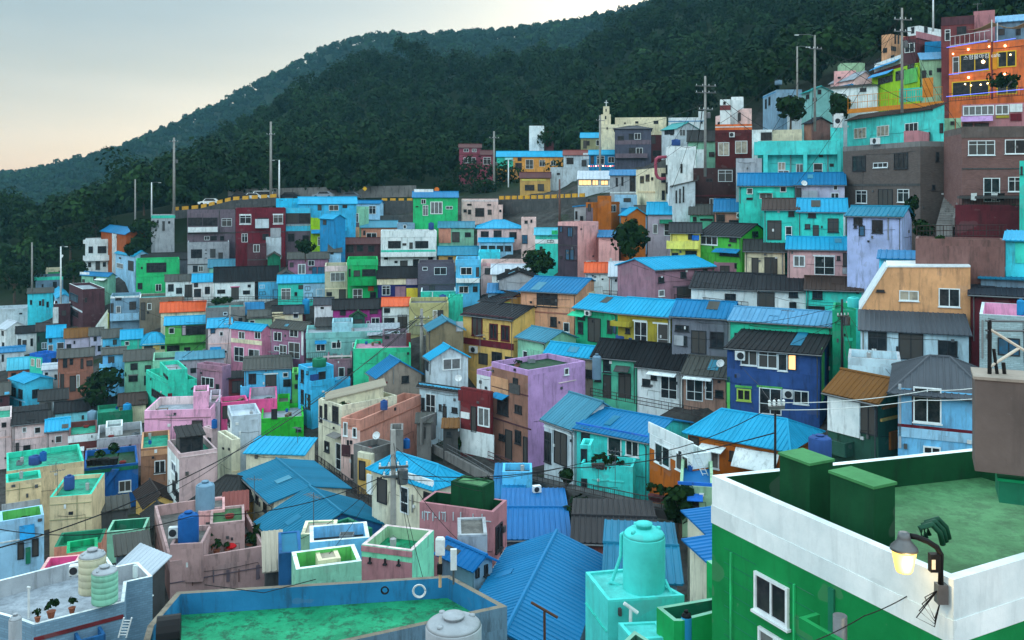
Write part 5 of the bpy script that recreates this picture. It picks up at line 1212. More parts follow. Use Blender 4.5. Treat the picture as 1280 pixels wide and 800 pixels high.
poly_house("white flat roof with grey tiled walls, red brick edge and two ribbed tanks", [(140,655),(240,692),(888,527),(905,385),(1090,345),(985,240),(812,275),(765,205),(575,225),(-200,420),(-200,560)], 36.5, 5.5, 'bluegrey2', 'palegrey', ph=.75, pw=.14, cop='white', inc='lgrey', bk=True,
  w="1 t 240 700 640 26 maroon2;1 b 530 725 190 70 blue3;4 t 905 385 185 6 white")
T(160, 580)
h("narrow lean-to with a crumpled white canvas awning and dark base", 858,860,962,660,740,'sr','dconcrete',rc='beigesheet',yr=440,D=49,L=3.4)
h("low blue wall house beside the canvas awning", 942,944,1085,560,760,'f','blue3',D=47,L=3,rc='steelblue',ph=.05)
T(340, 540)
h("green edged roof box with a blue crate behind the pale green courtyard", 370,402,628,672,740,'f','darkgreen2',rc='dgrey',D=42,tr=600,inc='darkgreen2',L=2,ph=.3)
h("small hut with a flat cream slab roof in front of the big blue roofs", 158,180,390,640,760,'f','palegreen3',rc='beigesheet',D=41,tr=632,ph=.06,cop='cream',L=1.7)
h("blue walled terrace with an empty deck behind the pale green courtyard", 235,237,610,690,790,'f','paleblue2',rc='dgrey',inc='paleblue2',cop='white',D=38,L=1.9,ph=.5)
h("pale green courtyard with mossy walls and a cream box inside", 110,150,560,860,990,'f','palegreen',rc='tealdeck',inc='applegreen',cop='white',D=33,ph=.55,L=1.7)
h("long cream box lying in the pale green courtyard", 190,290,430,805,870,'f','cream',rc='beigesheet',D=34,L=1.2,ph=.04,fd=.2,name='storage_box',cat='box',th=20)
T(200, 660, 0.175)
poly_house("weathered roof terrace with a stained sea green floor and blue parapet walls", [(120,455),(2070,338),(2480,560),(1320,815),(-200,1100),(-90,700)], 31.5, 5.0, 'bluegrey', 'jade', ph=.72, pw=.2, inc='wornblue', cop='warmgrey', dirt=.85, w="")
T(640, 640, 0.21875)
poly_house("turquoise block with a flat top carrying the big turquoise tank", [(420,342),(548,505),(985,475),(700,318)], 26.5, 4.5, 'aqua', 'teal', ph=.06, pw=.1, w="1 x 605 545 16 40 dconcrete;0 t 425 600 120 3 teal", dirt=.35)
poly_house("lower turquoise ledge with two grey vents in front of the turquoise block", [(606,632),(690,730),(900,715),(830,622)], 24.0, 3.0, 'aqua', 'teal', ph=.04, pw=.1, dirt=.35)
poly_house("green balcony with a pale green rim below the green building", [(826,543),(925,622),(972,622),(1214,560),(1214,478)], 23.5, 3.0, 'green2', 'deepgreen', ph=.95, pw=.12, inc='darkgreen2', cop='palegreen2', dirt=.35)
poly_house("small green parapet corner at the left of the green building", [(1112,278),(1210,345),(1300,320),(1210,265)], 26, 4.5, 'green2', 'deepgreen', ph=.7, pw=.14, inc='darkgreen2', cop='palegreen2', dirt=.35)
poly_house("low green wall corner at the bottom of the turquoise ledge", [(640,735),(700,678),(790,735),(730,800)], 21, 2.5, 'green2', 'deepgreen', ph=.4, pw=.1, inc='darkgreen2', cop='palegreen2', dirt=.35)
# the large green building at the lower right
T(0, 0, 1.0)
_g = poly_house("large green building with a white parapet band and a deep green roof terrace", [(890,594),(1192,725),(1500,633),(1225,559.5)], 22.0, 9.0, 'wallgreen', 'grassgreen', ph=.72, pw=.2, pc='white', inc='deepgreen', cop='white', fd=3, dirt=.22,
  w="0 w 945 724 42 49;0 w 950 794 40 49;0 t 914 690 1.5 110 green1;0 t 993 730 1.5 80 green1;0 t 1037 735 7 80 darkgreen2")
# two roof blocks (chimney-like vents) and a raised brown stair block
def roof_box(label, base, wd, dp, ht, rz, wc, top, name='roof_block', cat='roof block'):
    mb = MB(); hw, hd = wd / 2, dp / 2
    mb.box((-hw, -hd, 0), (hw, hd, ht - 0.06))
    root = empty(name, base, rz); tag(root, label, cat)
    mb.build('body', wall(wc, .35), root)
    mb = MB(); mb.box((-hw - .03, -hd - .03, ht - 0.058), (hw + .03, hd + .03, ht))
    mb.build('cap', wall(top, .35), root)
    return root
for e_ in (0, 1):
    rt_, C_, fs_, wp_, hg_, D_ = ANCH["large green building with a white parapet band and a deep green roof terrace"]
    ln_ = (wp_[e_ + 1] - wp_[e_]).length
    mb = MB(); fbox(mb, fs_[e_], -.02 if e_ == 0 else .0, ln_ + (.0 if e_ == 0 else 0), hg_ - 1.15, hg_ - .721, -.02, .012); mb.build('trim_band', wall('white', .22), rt_)
rt_, C_, fs_, wp_, hg_, D_ = ANCH["large green building with a white parapet band and a deep green roof terrace"]
mb = MB()
for k_ in range(18):
    z_ = hg_ - 1.6 - .34 * k_
    for a_, b_ in ((.45, 1.55), (2.55, 3.3)): fbox(mb, fs_[0], a_, b_, z_, z_ + .014, .002, .010)
mb.build('siding_line', wall('darkgreen2', .3), rt_)
# ---------------------------------------------------------------- tanks, air conditioners, poles, wires
def lin_to(pt_): return pt_
def tank(label, x, yb, wpx, hpx, D, c, ribs=0, capc=None, group=None, dome=True, pipes=False):
    """round water tank; x, base row, width and height read in the photograph"""
    C = P(x, yb, D)
    r_, hh = wpx / F * D / 2, hpx / F * D
    root = empty('water_tank', C, random.uniform(-.5, .5))
    tag(root, label, 'water tank', group)
    hb = hh * 0.84
    prof = [(r_ * .97, 0), (r_, .04)]
    if ribs:
        for k in range(ribs):
            z0, z1 = .04 + (hb - .04) * k / ribs, .04 + (hb - .04) * (k + 1) / ribs
            prof += [(r_, z0 + .02), (r_, z1 - .05), (r_ * .965, z1 - .03), (r_ * .965, z1 - .015)]
    prof += [(r_, hb), (r_ * .985, hb + .02 * hh)]
    mb = MB(); mb.lathe(prof, seg=28)
    m = wall(c, .3) if isinstance(c, str) else c
    mb.build('body', m, root, smooth=True)
    top = [(r_ * .985, hb + .02 * hh), (r_ * .90, hb + .06 * hh), (r_ * .70, hb + .10 * hh), (r_ * .42, hb + .12 * hh)]
    mb = MB(); mb.lathe(top, seg=28)
    mt = wall(capc, .3) if capc else m
    mb.build('shoulder', mt, root, smooth=True)
    mb = MB(); mb.lathe([(r_ * .36, hb + .118 * hh), (r_ * .36, hb + .16 * hh), (r_ * .40, hb + .162 * hh), (r_ * .40, hb + .185 * hh), (r_ * .05, hb + .195 * hh)], seg=20)
    mb.build('lid', mt, root, smooth=True)
    if D < 70:
        for a in (0.6, 2.4, 4.2):
            mb = MB(); q = (r_ * .72 * math.cos(a), r_ * .72 * math.sin(a), hb + .085 * hh)
            mb.lathe([(r_ * .11, -.01), (r_ * .11, .035 * hh), (r_ * .03, .04 * hh)], q, 10)
            mb.build('nozzle', mt, root, smooth=True)
    if pipes:
        mb = MB()
        mb.tube([(-r_ * .98, 0, hb), (-r_ * 1.12, 0, hb * .97), (-r_ * 1.15, 0, hb * .6), (-r_ * 1.5, -.1, hb * .2), (-r_ * 1.8, -.2, .08)], .05, 8)
        mb.tube([(-r_ * 1.6, -.2, .30), (-r_ * 1.25, -.12, .22), (-r_ * .99, -.05, .16)], .05, 8)
        mb.tube([(r_ * .97, .1, .5), (r_ * 1.3, .0, .22), (r_ * 1.55, -.1, .06)], .04, 8)
        mb.build('pipe', m, root, smooth=True)
    return root
tank("large turquoise water tank with curved side pipes on the turquoise block", 805, 744, 52.5, 88, 25.6, 'aqua', pipes=True)
tank("ribbed water tank stained rusty beige with a pale lid on the white roof", 115.5, 739, 32, 52, 38.5, 'cream2', ribs=5, capc='lgrey')
tank("shorter ribbed pale green water tank in front of the rusty beige one", 131, 752, 31, 44, 37.6, 'palegreen2', ribs=5, capc='lgrey')
tank("dusty blue grey water tank on the salmon pedestal", 256.5, 638, 23, 36, 58.8, 'bluegrey2')
tank("blue water tank on the raised block of the stained pinkish house", 235.5, 678, 25, 38, 54.2, (wall('denim', .3)))
tank("deep blue barrel on the teal roof of the taller beige block", 86.5, 611, 12.5, 17, 66.5, 'royal')
tank("bluish tank standing on the white topped terrace below the dark shrub", 115, 525, 11, 12, 105, 'bluegrey2')
tank("light blue tank in front of the cream cottage below the apple teal house", 159, 517, 10, 13, 106, 'blue2')
tank("grey metal tank between the pale lilac cottages", 103.5, 439, 15, 15, 148, 'bluegrey')
tank("tall blue tank with a conical lid above the cream flat roofs", 382.5, 392, 9, 19, 126, 'blue2')
tank("blue tank on the cream flat house mid slope", 553.5, 378, 9, 10, 118, 'royal')
tank("grey blue tank at the left wall of the mint black-roofed house", 746, 474, 11.5, 31, 78.5, 'bluegrey')
tank("blue tank lying behind the mint house roof at left", 778, 429, 17, 11, 84, 'royal')
tank("second blue tank right of the lying one behind the mint house roof", 791, 430, 15, 10, 83.5, 'royal')
tank("blue tank on the white and lilac flat house", 645, 456, 15, 8, 82, 'royal')
tank("dark blue drum on the roof edge of the decayed green house", 1025, 572, 28, 28, 44, 'royal')
tank("turquoise tank on the teal flat block by the utility pole", 1067, 384, 15, 13, 70, 'aqua')
tank("blue tank at the right edge above the pale tiled house", 1276, 394, 9, 20, 52, 'blue2')
tank("green tank on the upper terrace of the sky blue three-storey house", 399, 458, 17, 11, 94, 'darkgreen2')
tank("blue dome tank on the green tarpaulin of the tall white tower", 845, 182, 11, 8, 116, 'royal')
tank("blue drum on the salmon corner house terrace", 480, 512, 9, 12, 80, 'royal')
tank("blue drum beside the concrete hut on the salmon terrace", 508, 560, 9, 12, 74, 'denim')
tank("small blue tank on the cottage right of the hip-roofed pink cottage", 539, 287, 7, 9, 150, 'royal')
tank("dark blue barrel on the teal terrace of the long flat building", 44, 580, 15, 11, 73, 'royal')
tank("blue barrel right of the dark one on the long flat building", 54, 576, 8, 12, 73, 'denim')
tank("blue tank on the bluish white block beside the wood", 973, 106, 9, 6, 130, 'bluegrey')
tank("blue tank in the stepped pinkish annexe", 268, 535, 7, 11, 80, 'denim')

for f, (u0, u1, z0, z1), root_, lab in ACS:
    rot = math.atan2(f.wa.y, f.wa.x)
    base = f.wO + f.wa * u0 + Vector((0, 0, z0))
    short = lab.split(' with ')[0].split(' under ')[0].split(' right of ')[0].split(' in the ')[0].split(' at ')[0]
    n_same = sum(1 for a in ACS[:ACS.index((f, (u0, u1, z0, z1), root_, lab))] if a[3] == lab)
    which = ["white air conditioner unit fixed to the ", "another white air conditioner unit, further right on the "][min(n_same, 1)]
    r = empty('air_conditioner', base, rot)
    tag(r, which + " ".join(short.split()[:9]), 'air conditioner', 'air conditioners on the house walls')
    ww, hh = max(.4, u1 - u0), max(.3, z1 - z0)
    sgn = -1 if f.wn.dot(Matrix.Rotation(rot, 3, 'Z') @ Vector((0, -1, 0))) > 0 else 1
    mb = MB(); mb.box((0, sgn * .09, 0), (ww, sgn * .42, hh)); mb.build('casing', M_AC, r)
    mb = MB(); cx, cz, q = ww * .42, hh * .5, min(ww * .36, hh * .42)
    ring = []
    for k in range(18):
        a = 2 * math.pi * k / 18; ring.append((cx + q * math.cos(a), sgn * .424, cz + q * math.sin(a)))
    mb.hexa(ring, [(x, sgn * .44, z) for x, y, z in ring]); mb.build('fan_grille', M_DARKFRAME, r)
    mb = MB(); mb.box((.05, 0, -.06), (.1, sgn * .42, -.004)); mb.box((ww - .1, 0, -.06), (ww - .05, sgn * .42, -.004)); mb.build('bracket', M_METAL, r)
def ac_free(label, x, yb, wpx, hpx, D, rz=0.0):
    C = P(x, yb, D); ww, hh = wpx / F * D, hpx / F * D
    r = empty('air_conditioner', C, rz); tag(r, label, 'air conditioner', 'air conditioners on the house walls')
    mb = MB(); mb.box((-ww / 2, 0, .05), (ww / 2, .35, hh)); mb.build('casing', M_AC, r)
    mb = MB(); q = min(ww, hh) * .36
    ring = [(-ww * .1 + q * math.cos(2 * math.pi * k / 20), -.002, .05 + (hh - .05) / 2 + q * math.sin(2 * math.pi * k / 20)) for k in range(20)]
    mb.hexa(ring, [(x, -.02, z) for x, y, z in ring]); mb.build('fan_grille', M_DARKFRAME, r)
    mb = MB(); mb.box((-ww / 2 + .03, .02, 0), (-ww / 2 + .1, .33, .048)); mb.box((ww / 2 - .1, .02, 0), (ww / 2 - .03, .33, .048)); mb.build('foot', M_METAL, r)
ac_free("white air conditioner standing beside the ribbed tanks on the white roof", 93, 721, 13, 13, 39.5, .25)
ac_free("white air conditioner beside the blue tank on the stained pinkish house", 217, 674, 13, 14, 54, .1)
ac_free("white air conditioner on rubble below the alley railing", 672, 617, 10, 9, 57, .3)
ac_free("twin fan air conditioner standing beside the aqua clapboard house", 1048, 160, 9, 17, 97, 0)

POLES = {}
def pole(label, x, yt, yb, D, wpx, m=None, arms=(), tr=0, ins=True, name='utility_pole', cat='utility pole', group=None, lamp=0):
    B = P(x, yb, D); hgt = (yb - yt) / F * D; r_ = wpx / F * D / 2
    root = empty(name, B, 0.2); tag(root, label, cat, group)
    mb = MB(); mb.tube([(0, 0, -1.5), (0, 0, hgt)], [r_ * 1.2, r_ * .8], 10); mb.build('shaft', m or M_POLE, root, smooth=True)
    for z, ln in arms:
        zz = hgt - z
        mb = MB(); mb.box((-ln / 2, -r_ - .08, zz - .05), (ln / 2, -r_ - .002, zz + .05)); a = mb.build('crossarm', M_METAL, root)
        if ins:
            for k in (-.45, -.15, .15, .45):
                mb = MB(); mb.lathe([(.04, 0), (.05, .05), (.03, .1), (.05, .14), (.02, .18)], (k * ln, -r_ - .04, zz + .052), 8); mb.build('insulator', M_AC, a)
    if tr:
        mb = MB(); mb.lathe([(.22, 0), (.24, .05), (.24, .62), (.1, .70)], (r_ + .28, 0, hgt - tr), 12); t_ = mb.build('transformer', M_METAL, root)
        mb = MB(); mb.box((r_ * .6, -.05, hgt - tr + .2), (r_ + .1, .05, hgt - tr + .3)); mb.build('bracket', M_METAL, root)
    if lamp:
        mb = MB(); mb.tube([(0, 0, hgt - .1), (lamp * .3, 0, hgt + .05), (lamp, 0, hgt)], .04, 6); mb.build('lamp_arm', M_METAL, root)
        mb = MB(); mb.box((lamp - .15, -.1, hgt - .1), (lamp + .35, .1, hgt - .02)); mb.build('lamp_head', M_AC, root)
    POLES[label] = P(x, yt, D)
    return root
M_BLUEBASE = plain("blue_painted_base", (40, 90, 130), .7)
def pole_band(root, z0, z1, r_, m):
    mb = MB(); mb.tube([(0, 0, z0), (0, 0, z1)], r_, 10); mb.build('painted_base', m, root)
pole("concrete utility pole with switch boxes rising in the foreground left of centre", 491.5, 537, 735, 40, 7.5, arms=((1.6, 1.3), (2.0, .9)), tr=2.4)
pole("tall utility pole at the left end of the far road, round box near its top", 217.5, 172, 262, 178, 3, arms=((.8, 1.6),), tr=5.0)
pole("slim steel mast beside the far road, left of centre", 338.5, 152, 250, 182, 3, arms=((2.6, 1.6),))
pole("white street lamp column beside the slim mast on the far road", 349, 200, 249, 180, 2, m=M_AC, name='street_lamp', cat='street lamp', lamp=-1.2)
pole("utility pole in front of the dense wood below the amber house", 617.5, 164, 246, 186, 2.6, arms=((1.4, 2.0),), tr=7)
pole("slim pale lamp column right of the pole below the amber house", 635.5, 200, 247, 186, 1.6, m=M_AC, name='street_lamp', cat='street lamp', lamp=.9)
pole("rusty brown pole in front of the yellow road wall", 699.5, 224, 282, 140, 2.8, m=plain("rusty_pole", (92, 66, 60), .8))
pole("utility pole near the church with white arm lamp", 750, 144, 240, 168, 3, arms=((1, 1.6),), lamp=0)
pole("heavy double utility pole with many cables above the dark brown house", 881.5, 95, 205, 108, 3.2, arms=((1.2, 2.6), (2.0, 2.6), (4.0, 1.8)), tr=5)
pole("utility pole with curved lamp arm at the right of the bluish white block", 996.5, 58, 134, 118, 2.2, lamp=1.4, arms=())
pole("tall utility pole by the white house under the wood", 1018.5, 44, 148, 106, 2.8, arms=((1.6, 1.6),), lamp=-2.4)
pole("utility pole in front of the tan and lime terrace houses", 1127.5, 10, 122, 92, 3.0, arms=((1.2, 2.0), (2.4, 2.0)), tr=4)
pole("white antenna mast on the hilltop house at upper right", 1166.5, -10, 25, 120, 2, m=M_AC, name='antenna_mast', cat='antenna mast')
pole("thin utility pole among shrubs at the far left edge", 40, 303, 366, 170, 2.2)
pole("lamp pole behind the grey blue flat house at far left", 76, 308, 372, 160, 2, m=M_AC, name='street_lamp', cat='street lamp', lamp=.8)
pole("pale lamp column left of the rust orange house roof", 189.5, 228, 262, 176, 1.6, m=M_AC, name='street_lamp', cat='street lamp', lamp=1.4)
pole("thin mast behind the white two-storey house at left", 169, 224, 285, 176, 2)
pole("concrete pole between the pink white and pink terrace houses", 287.5, 382, 486, 121, 3, arms=((2.5, 1.4),))
pole("concrete pole with transformer cluster left of the stone gable", 527, 386, 470, 100, 4.4, arms=((1, 1.6), (1.8, 1.4)), tr=3.6)
pole("dark wooden pole with a black box beside the navy gable", 1052.5, 374, 470, 66, 3.4, m=plain("dark_wood_pole", (44, 42, 46), .8), arms=((1.2, .9),), tr=1.9)
pole("thin black post standing in front of the sky blue hip roof", 969, 498, 640, 27, 3.4, m=M_WIRE, arms=((.25, .5),), name='wire_post', cat='post')
# wires
def wire(label, pts, D, sag=.6, r_=None, m=None):
    q = []
    for i in range(len(pts) - 1):
        (x0, y0, *a), (x1, y1, *b) = pts[i], pts[i + 1]
        A, B = P(x0, y0, a[0] if a else D), P(x1, y1, b[0] if b else D)
        for k in range(13):
            if i and k == 0: continue
            t = k / 12
            p = A.lerp(B, t); p.z -= sag * 4 * t * (1 - t)
            q.append(p)
    mb = MB(); mb.tube([p - q[0] for p in q], r_ or 0.016 * (sum((p.y for p in q)) / len(q)) / 30, 5)
    o = mb.build('power_cable', m or M_WIRE, loc=q[0])
    tag(o, label, 'cable', 'overhead cables')
wire("thick black cable sweeping up from the lower left over the pinkish houses", [(-20, 690, 42), (215, 605, 52), (380, 512, 74), (527, 394, 100)], 60, .25)
wire("thinner black cable running just above the thick one across the pinkish houses", [(160, 640, 48), (300, 560, 62), (527, 400, 100)], 60, .35, .018)
wire("cable passing in front of the big blue gable roofs to the foreground pole", [(-10, 660, 36), (240, 645, 37), (487, 592, 40)], 40, .5)
wire("pair of foreground cables running right from the foreground pole over the alley", [(494, 592, 40), (700, 585, 46), (969, 541, 30)], 40, .3)
wire("second cable from the foreground pole towards the black post", [(494, 598, 40), (760, 570, 36), (966, 508, 27)], 40, .45, .014)
wire("pale twisted cable crossing the decayed green house to the right", [(964, 503, 27), (1160, 488, 26), (1290, 470, 25)], 26, .12, .012, M_AC)
wire("lower pale cable with white clips crossing the blue painted house", [(964, 512, 27), (1150, 500, 26), (1290, 488, 25)], 26, .1, .012, M_AC)
wire("cable across the wood from the slim mast to the left road pole", [(217, 205, 178), (338, 205, 182)], 180, 1.2, .03)
wire("cable from the slim mast rightwards along the foot of the wood", [(338, 200, 182), (480, 215, 186), (617, 178, 186)], 180, 1.5, .03)
wire("cable from the wood pole down to the dark brick house", [(617, 190, 186), (600, 240, 180), (570, 245, 170)], 180, .6, .03)
wire("cables from the church pole to the heavy double pole", [(750, 160, 168), (881, 130, 108)], 130, .9, .03)
wire("sagging cable from the heavy double pole down to the tall cream building", [(881, 170, 108), (852, 183, 110), (740, 245, 124)], 110, .6, .022)
wire("cable from the heavy double pole to the utility pole under the wood", [(881, 115, 108), (1018, 80, 106)], 107, .9, .024)
wire("cables climbing from the utility pole to the lime terrace pole", [(1018, 82, 106), (1127, 40, 92)], 100, .8, .022)
wire("cable from the lime terrace pole over the coral cafe", [(1127, 50, 92), (1290, 55, 78)], 84, .7, .02)
wire("thin cable slanting across the apple green house to the concrete pole", [(110, 352, 140), (210, 400, 132), (287, 400, 121)], 130, .4, .022)
wire("cable from the concrete pole right across the cyan cottage", [(287, 396, 121), (390, 430, 108), (527, 398, 100)], 110, .8, .02)
wire("cable from the transformer pole up to the pink stair house", [(527, 392, 100), (620, 330, 104), (700, 285, 120)], 105, .4, .02)
wire("cable sagging in front of the royal blue house to the black post", [(925, 455, 70), (950, 482, 50), (969, 505, 27)], 50, .1, .014)
wire("cable from the dark wooden pole down over the decayed house", [(1052, 380, 66), (1090, 430, 58), (1115, 470, 50)], 58, .2, .014)
wire("cable along the top of the row of blue-roofed terrace houses", [(790, 330, 92), (935, 358, 84), (1052, 382, 66)], 84, .5, .018)
wire("slack black cable on the blue parapet of the weathered roof terrace", [(256, 731, 30.6), (330, 741, 30.6), (395, 724, 30.6)], 30, .0, .014)
wire("cable at the bottom of the green building to the lamp bracket", [(985, 812, 16), (1080, 770, 17), (1160, 728, 17)], 17, .06, .01)

# service drops from the poles to the houses round them
def nick(s_, n): return ' '.join(s_.split()[:n])
for pl, nm in (("concrete utility pole with switch boxes rising in the foreground left of centre", "foreground pole"), ("concrete pole between the pink white and pink terrace houses", "pink terrace pole"), ("concrete pole with transformer cluster left of the stone gable", "transformer pole"), ("dark wooden pole with a black box beside the navy gable", "dark wooden pole"), ("heavy double utility pole with many cables above the dark brown house", "heavy double pole"), ("utility pole in front of the tan and lime terrace houses", "lime terrace pole"), ("tall utility pole by the white house under the wood", "tall pole")):
    A_ = POLES[pl]; cand = []
    for lab, v in ANCH.items():
        if len(v) != 8: continue
        B_ = v[1] + Vector((0, 0, v[6] - .2)); ds_ = (B_ - A_).length
        if 5 < ds_ < 34 and B_.z < A_.z: cand.append((ds_, lab, B_))
    for ds_, lab, B_ in sorted(cand, key=lambda c: c[0])[:12:2]:
        a_ = A_ - Vector((0, 0, random.uniform(.4, 1.6))); q = []
        for k in range(13):
            p = a_.lerp(B_, k / 12); p.z -= ds_ * .05 * 4 * (k / 12) * (1 - k / 12); q.append(p)
        mb = MB(); mb.tube([p - q[0] for p in q], .012 * max(1, A_.y / 45), 4)
        tag(mb.build('power_cable', M_WIRE, loc=q[0]), "thin cable from the %s to the %s" % (nm, nick(lab, 7)), 'cable', 'overhead cables')
# ---------------------------------------------------------------- the green roof in front: blocks, lamp, brown stair block
ZD = (HY - 594) / F * 22.0 - .72        # deck level
def on_level(x, y, z):
    D = z * F / (HY - y)
    return Vector(((x - 640) / F * D, D, z))
_al = math.atan2(*( (on_level(1192, 725, ZD + 1) - on_level(890, 594, ZD + 1)).yx ))
_A = Vector((math.cos(_al), math.sin(_al), 0)); _B = Vector((-_A.y, _A.x, 0))
if _B.x < 0: _B = -_B
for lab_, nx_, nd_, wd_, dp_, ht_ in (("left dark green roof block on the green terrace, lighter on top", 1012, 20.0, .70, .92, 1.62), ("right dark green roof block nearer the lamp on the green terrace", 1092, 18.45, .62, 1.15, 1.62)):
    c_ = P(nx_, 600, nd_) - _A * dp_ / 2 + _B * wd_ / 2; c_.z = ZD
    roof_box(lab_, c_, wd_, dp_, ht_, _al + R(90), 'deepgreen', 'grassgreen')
# brown block at the right edge
C = P(1290, 588, 18.3)
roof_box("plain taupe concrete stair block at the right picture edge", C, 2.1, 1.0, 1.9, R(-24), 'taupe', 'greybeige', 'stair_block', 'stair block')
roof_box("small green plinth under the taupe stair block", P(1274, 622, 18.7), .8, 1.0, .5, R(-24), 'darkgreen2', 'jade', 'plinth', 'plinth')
# lamp on the parapet corner
def street_lamp_near():
    A = P(1175, 728, 16.4)                  # bracket on the parapet face
    root = empty('wall_lamp', A, 0); tag(root, "lit yellow wall lamp with a black swan-neck arm on the white parapet corner", 'lamp')
    L_ = lambda x, y, D=16.2: P(x, y, D) - A
    mb = MB(); mb.tube([L_(1176, 732), L_(1176, 693), L_(1171, 684), L_(1160, 677), L_(1145, 671), L_(1138, 670)], .05, 10); mb.build('arm', M_WIRE, root, smooth=True)
    mb = MB(); q = L_(1168, 703); mb.box(q + Vector((-.09, -.06, -.16)), q + Vector((.09, .06, .16))); b_ = mb.build('ballast_box', M_WIRE, root)
    mb = MB(); mb.box(q + Vector((-.075, -.07, -.10)), q + Vector((-.01, -.062, .07))); mb.build('sticker', plain("sticker", (200, 190, 170), .6), b_)
    mb = MB(); q = L_(1177, 742); mb.box(q + Vector((-.09, -.07, -.17)), q + Vector((.09, .1, .17))); mb.build('junction_box', M_METAL, root)
    q = L_(1130, 702)
    K = .86
    mb = MB(); mb.lathe([(a * K, b * K) for a, b in [(.06, .62), (.11, .60), (.13, .50), (.14, .44), (.27, .30), (.28, .25), (.24, .24)][::-1]], q, 24); mb.build('lamp_hood', M_METAL, root, smooth=True)
    mb = MB(); mb.lathe([(a * K, b * K) for a, b in [(.03, -.22), (.15, -.21), (.17, -.17), (.245, .20), (.25, .235)]], q, 24)
    g = bpy.data.materials.new("lamp_glass"); g.use_nodes = True; b = g.node_tree.nodes["Principled BSDF"]
    b.inputs["Base Color"].default_value = (.9, .7, .25, 1); b.inputs["Emission Color"].default_value = (1.0, .62, .12, 1); b.inputs["Emission Strength"].default_value = .75
    mb.build('lamp_globe', g, root, smooth=True)
    mb = MB(); mb.lathe([(.02, 0), (.07, .03), (.08, .12), (.03, .18)], q + Vector((0, 0, .06)), 12); mb.build('bulb', emit("bulb_glow", (1, .82, .45), 14), root, smooth=True)
    for k in range(4):
        mb = MB(); a = L_(1172, 738)
        mb.tube([a, a + Vector((-.25 - .05 * k, -.05, -.1 - .12 * k)), a + Vector((-.1, -.1, -.45 - .05 * k)), a + Vector((.05, 0, -.2))], .011, 5); mb.build('cable', M_WIRE, root)
    l = bpy.data.lights.new("lamp_light", 'POINT'); l.energy = 26; l.color = (1, .66, .28); l.shadow_soft_size = .12
    o = bpy.data.objects.new("lamp_light", l); COL.objects.link(o); o.parent = root; o.location = q + Vector((-.02, -.33, -.02))
street_lamp_near()
# pipes bundle on the green roof, drain pipe
def tubes_on_roof():
    A = P(1150, 676, 17.6); root = empty('hose_bundle', A, 0); tag(root, "bundle of bent dark green pipes lying on the green roof", 'pipes')
    for k in range(3):
        mb = MB(); o = Vector((.05 + .13 * k, .15 * k, 0))
        mb.tube([o, o + Vector((-.05, 0, .25)), o + Vector((.2, .05, .30)), o + Vector((.38, .1, .12)), o + Vector((.45, .12, -.12))], .055, 8)
        mb.build('pipe', plain("green_pipe", (20, 66, 48), .6), root, smooth=True)
tubes_on_roof()
# steel frame with two diagonal braces above the stair block
def steel_frame():
    A = P(1241, 471, 18.5); root = empty('steel_frame', A, 0); tag(root, "black steel post with pale diagonal braces above the taupe stair block", 'steel frame')
    L_ = lambda x, y, D=18.5: P(x, y, D) - A
    mb = MB(); mb.tube([L_(1237, 474), L_(1237, 400)], .045, 4); mb.build('post', M_WIRE, root)
    for k, (a, b) in enumerate((((1238, 412), (1300, 450)), ((1238, 458), (1274, 435)))):
        mb = MB(); mb.tube([L_(*a), L_(*b)], .03, 6); mb.build('brace', plain("pale_steel", (190, 180, 165), .5), root)
    for y in (401, 413):
        mb = MB(); mb.tube([L_(1232, y), L_(1300, y + 1)], .022, 5); mb.build('rail', M_METAL, root)
    mb = MB(); mb.tube([L_(1242, 436), L_(1247, 472)], .035, 5); mb.tube([L_(1254, 453), L_(1256, 472)], .04, 5); mb.build('stump', M_WIRE, root)
steel_frame()
# ---------------------------------------------------------------- ground, hills, wood
us = np.linspace(-1.15, 1.15, 260)
ds = np.concatenate([np.geomspace(6, 240, 230), np.geomspace(246, 1000, 90), np.geomspace(1030, 1300, 6)])
UU, DD = np.meshgrid(us, ds)
XY = np.stack([UU.ravel() * DD.ravel(), DD.ravel()], 1)
ZZ = ground_z(XY)
# terraces: the ground is cut back to the floor of every house
for C_, r_, l_, z_ in FOOT:
    W_, L_ = r_.length, l_.length
    rx, ry = r_.x / W_, r_.y / W_; lx, ly = l_.x / L_, l_.y / L_
    sel = (np.abs(XY[:, 0] - C_.x) < 32) & (np.abs(XY[:, 1] - C_.y) < 32)
    q = XY[sel] - (C_.x, C_.y)
    a, c = q @ (rx, ry), q @ (lx, ly)
    dx = np.maximum(np.maximum(-a, a - W_), 0); dy = np.maximum(np.maximum(-c, c - L_), 0)
    toward = (XY[sel][:, 1] < C_.y)
    d_ = np.hypot(dx, dy)
    lim = z_ - .25 + np.maximum(0, d_ - 1.6) * np.where(toward, .30, .75)
    ZZ[sel] = np.minimum(ZZ[sel], lim)
nu, nd = len(us), len(ds)
from bisect import bisect_left
_ZG = ZZ.reshape(nd, nu)
def zat(x, y):
    u = min(max((x / y + 1.15) / 2.3 * (nu - 1), 0), nu - 1.001); i = int(u)
    k = min(max(bisect_left(ds, y) - 1, 0), nd - 2)
    return min(_ZG[k, i], _ZG[k + 1, i], _ZG[k, i + 1], _ZG[k + 1, i + 1])
for o_, root_ in WALLS:
    mw = root_.matrix_basis
    zmin = min(v.co.z for v in o_.data.vertices)
    for v in o_.data.vertices:
        if v.co.z <= zmin + 1e-4:
            p = mw @ v.co
            v.co.z = max(-30.0, min(-.4, zat(p.x, p.y) - root_.location.z - .6))
me = bpy.data.meshes.new("ground")
co = np.column_stack([XY, ZZ]).astype(np.float32)
idx = np.arange(nu * nd).reshape(nd, nu)
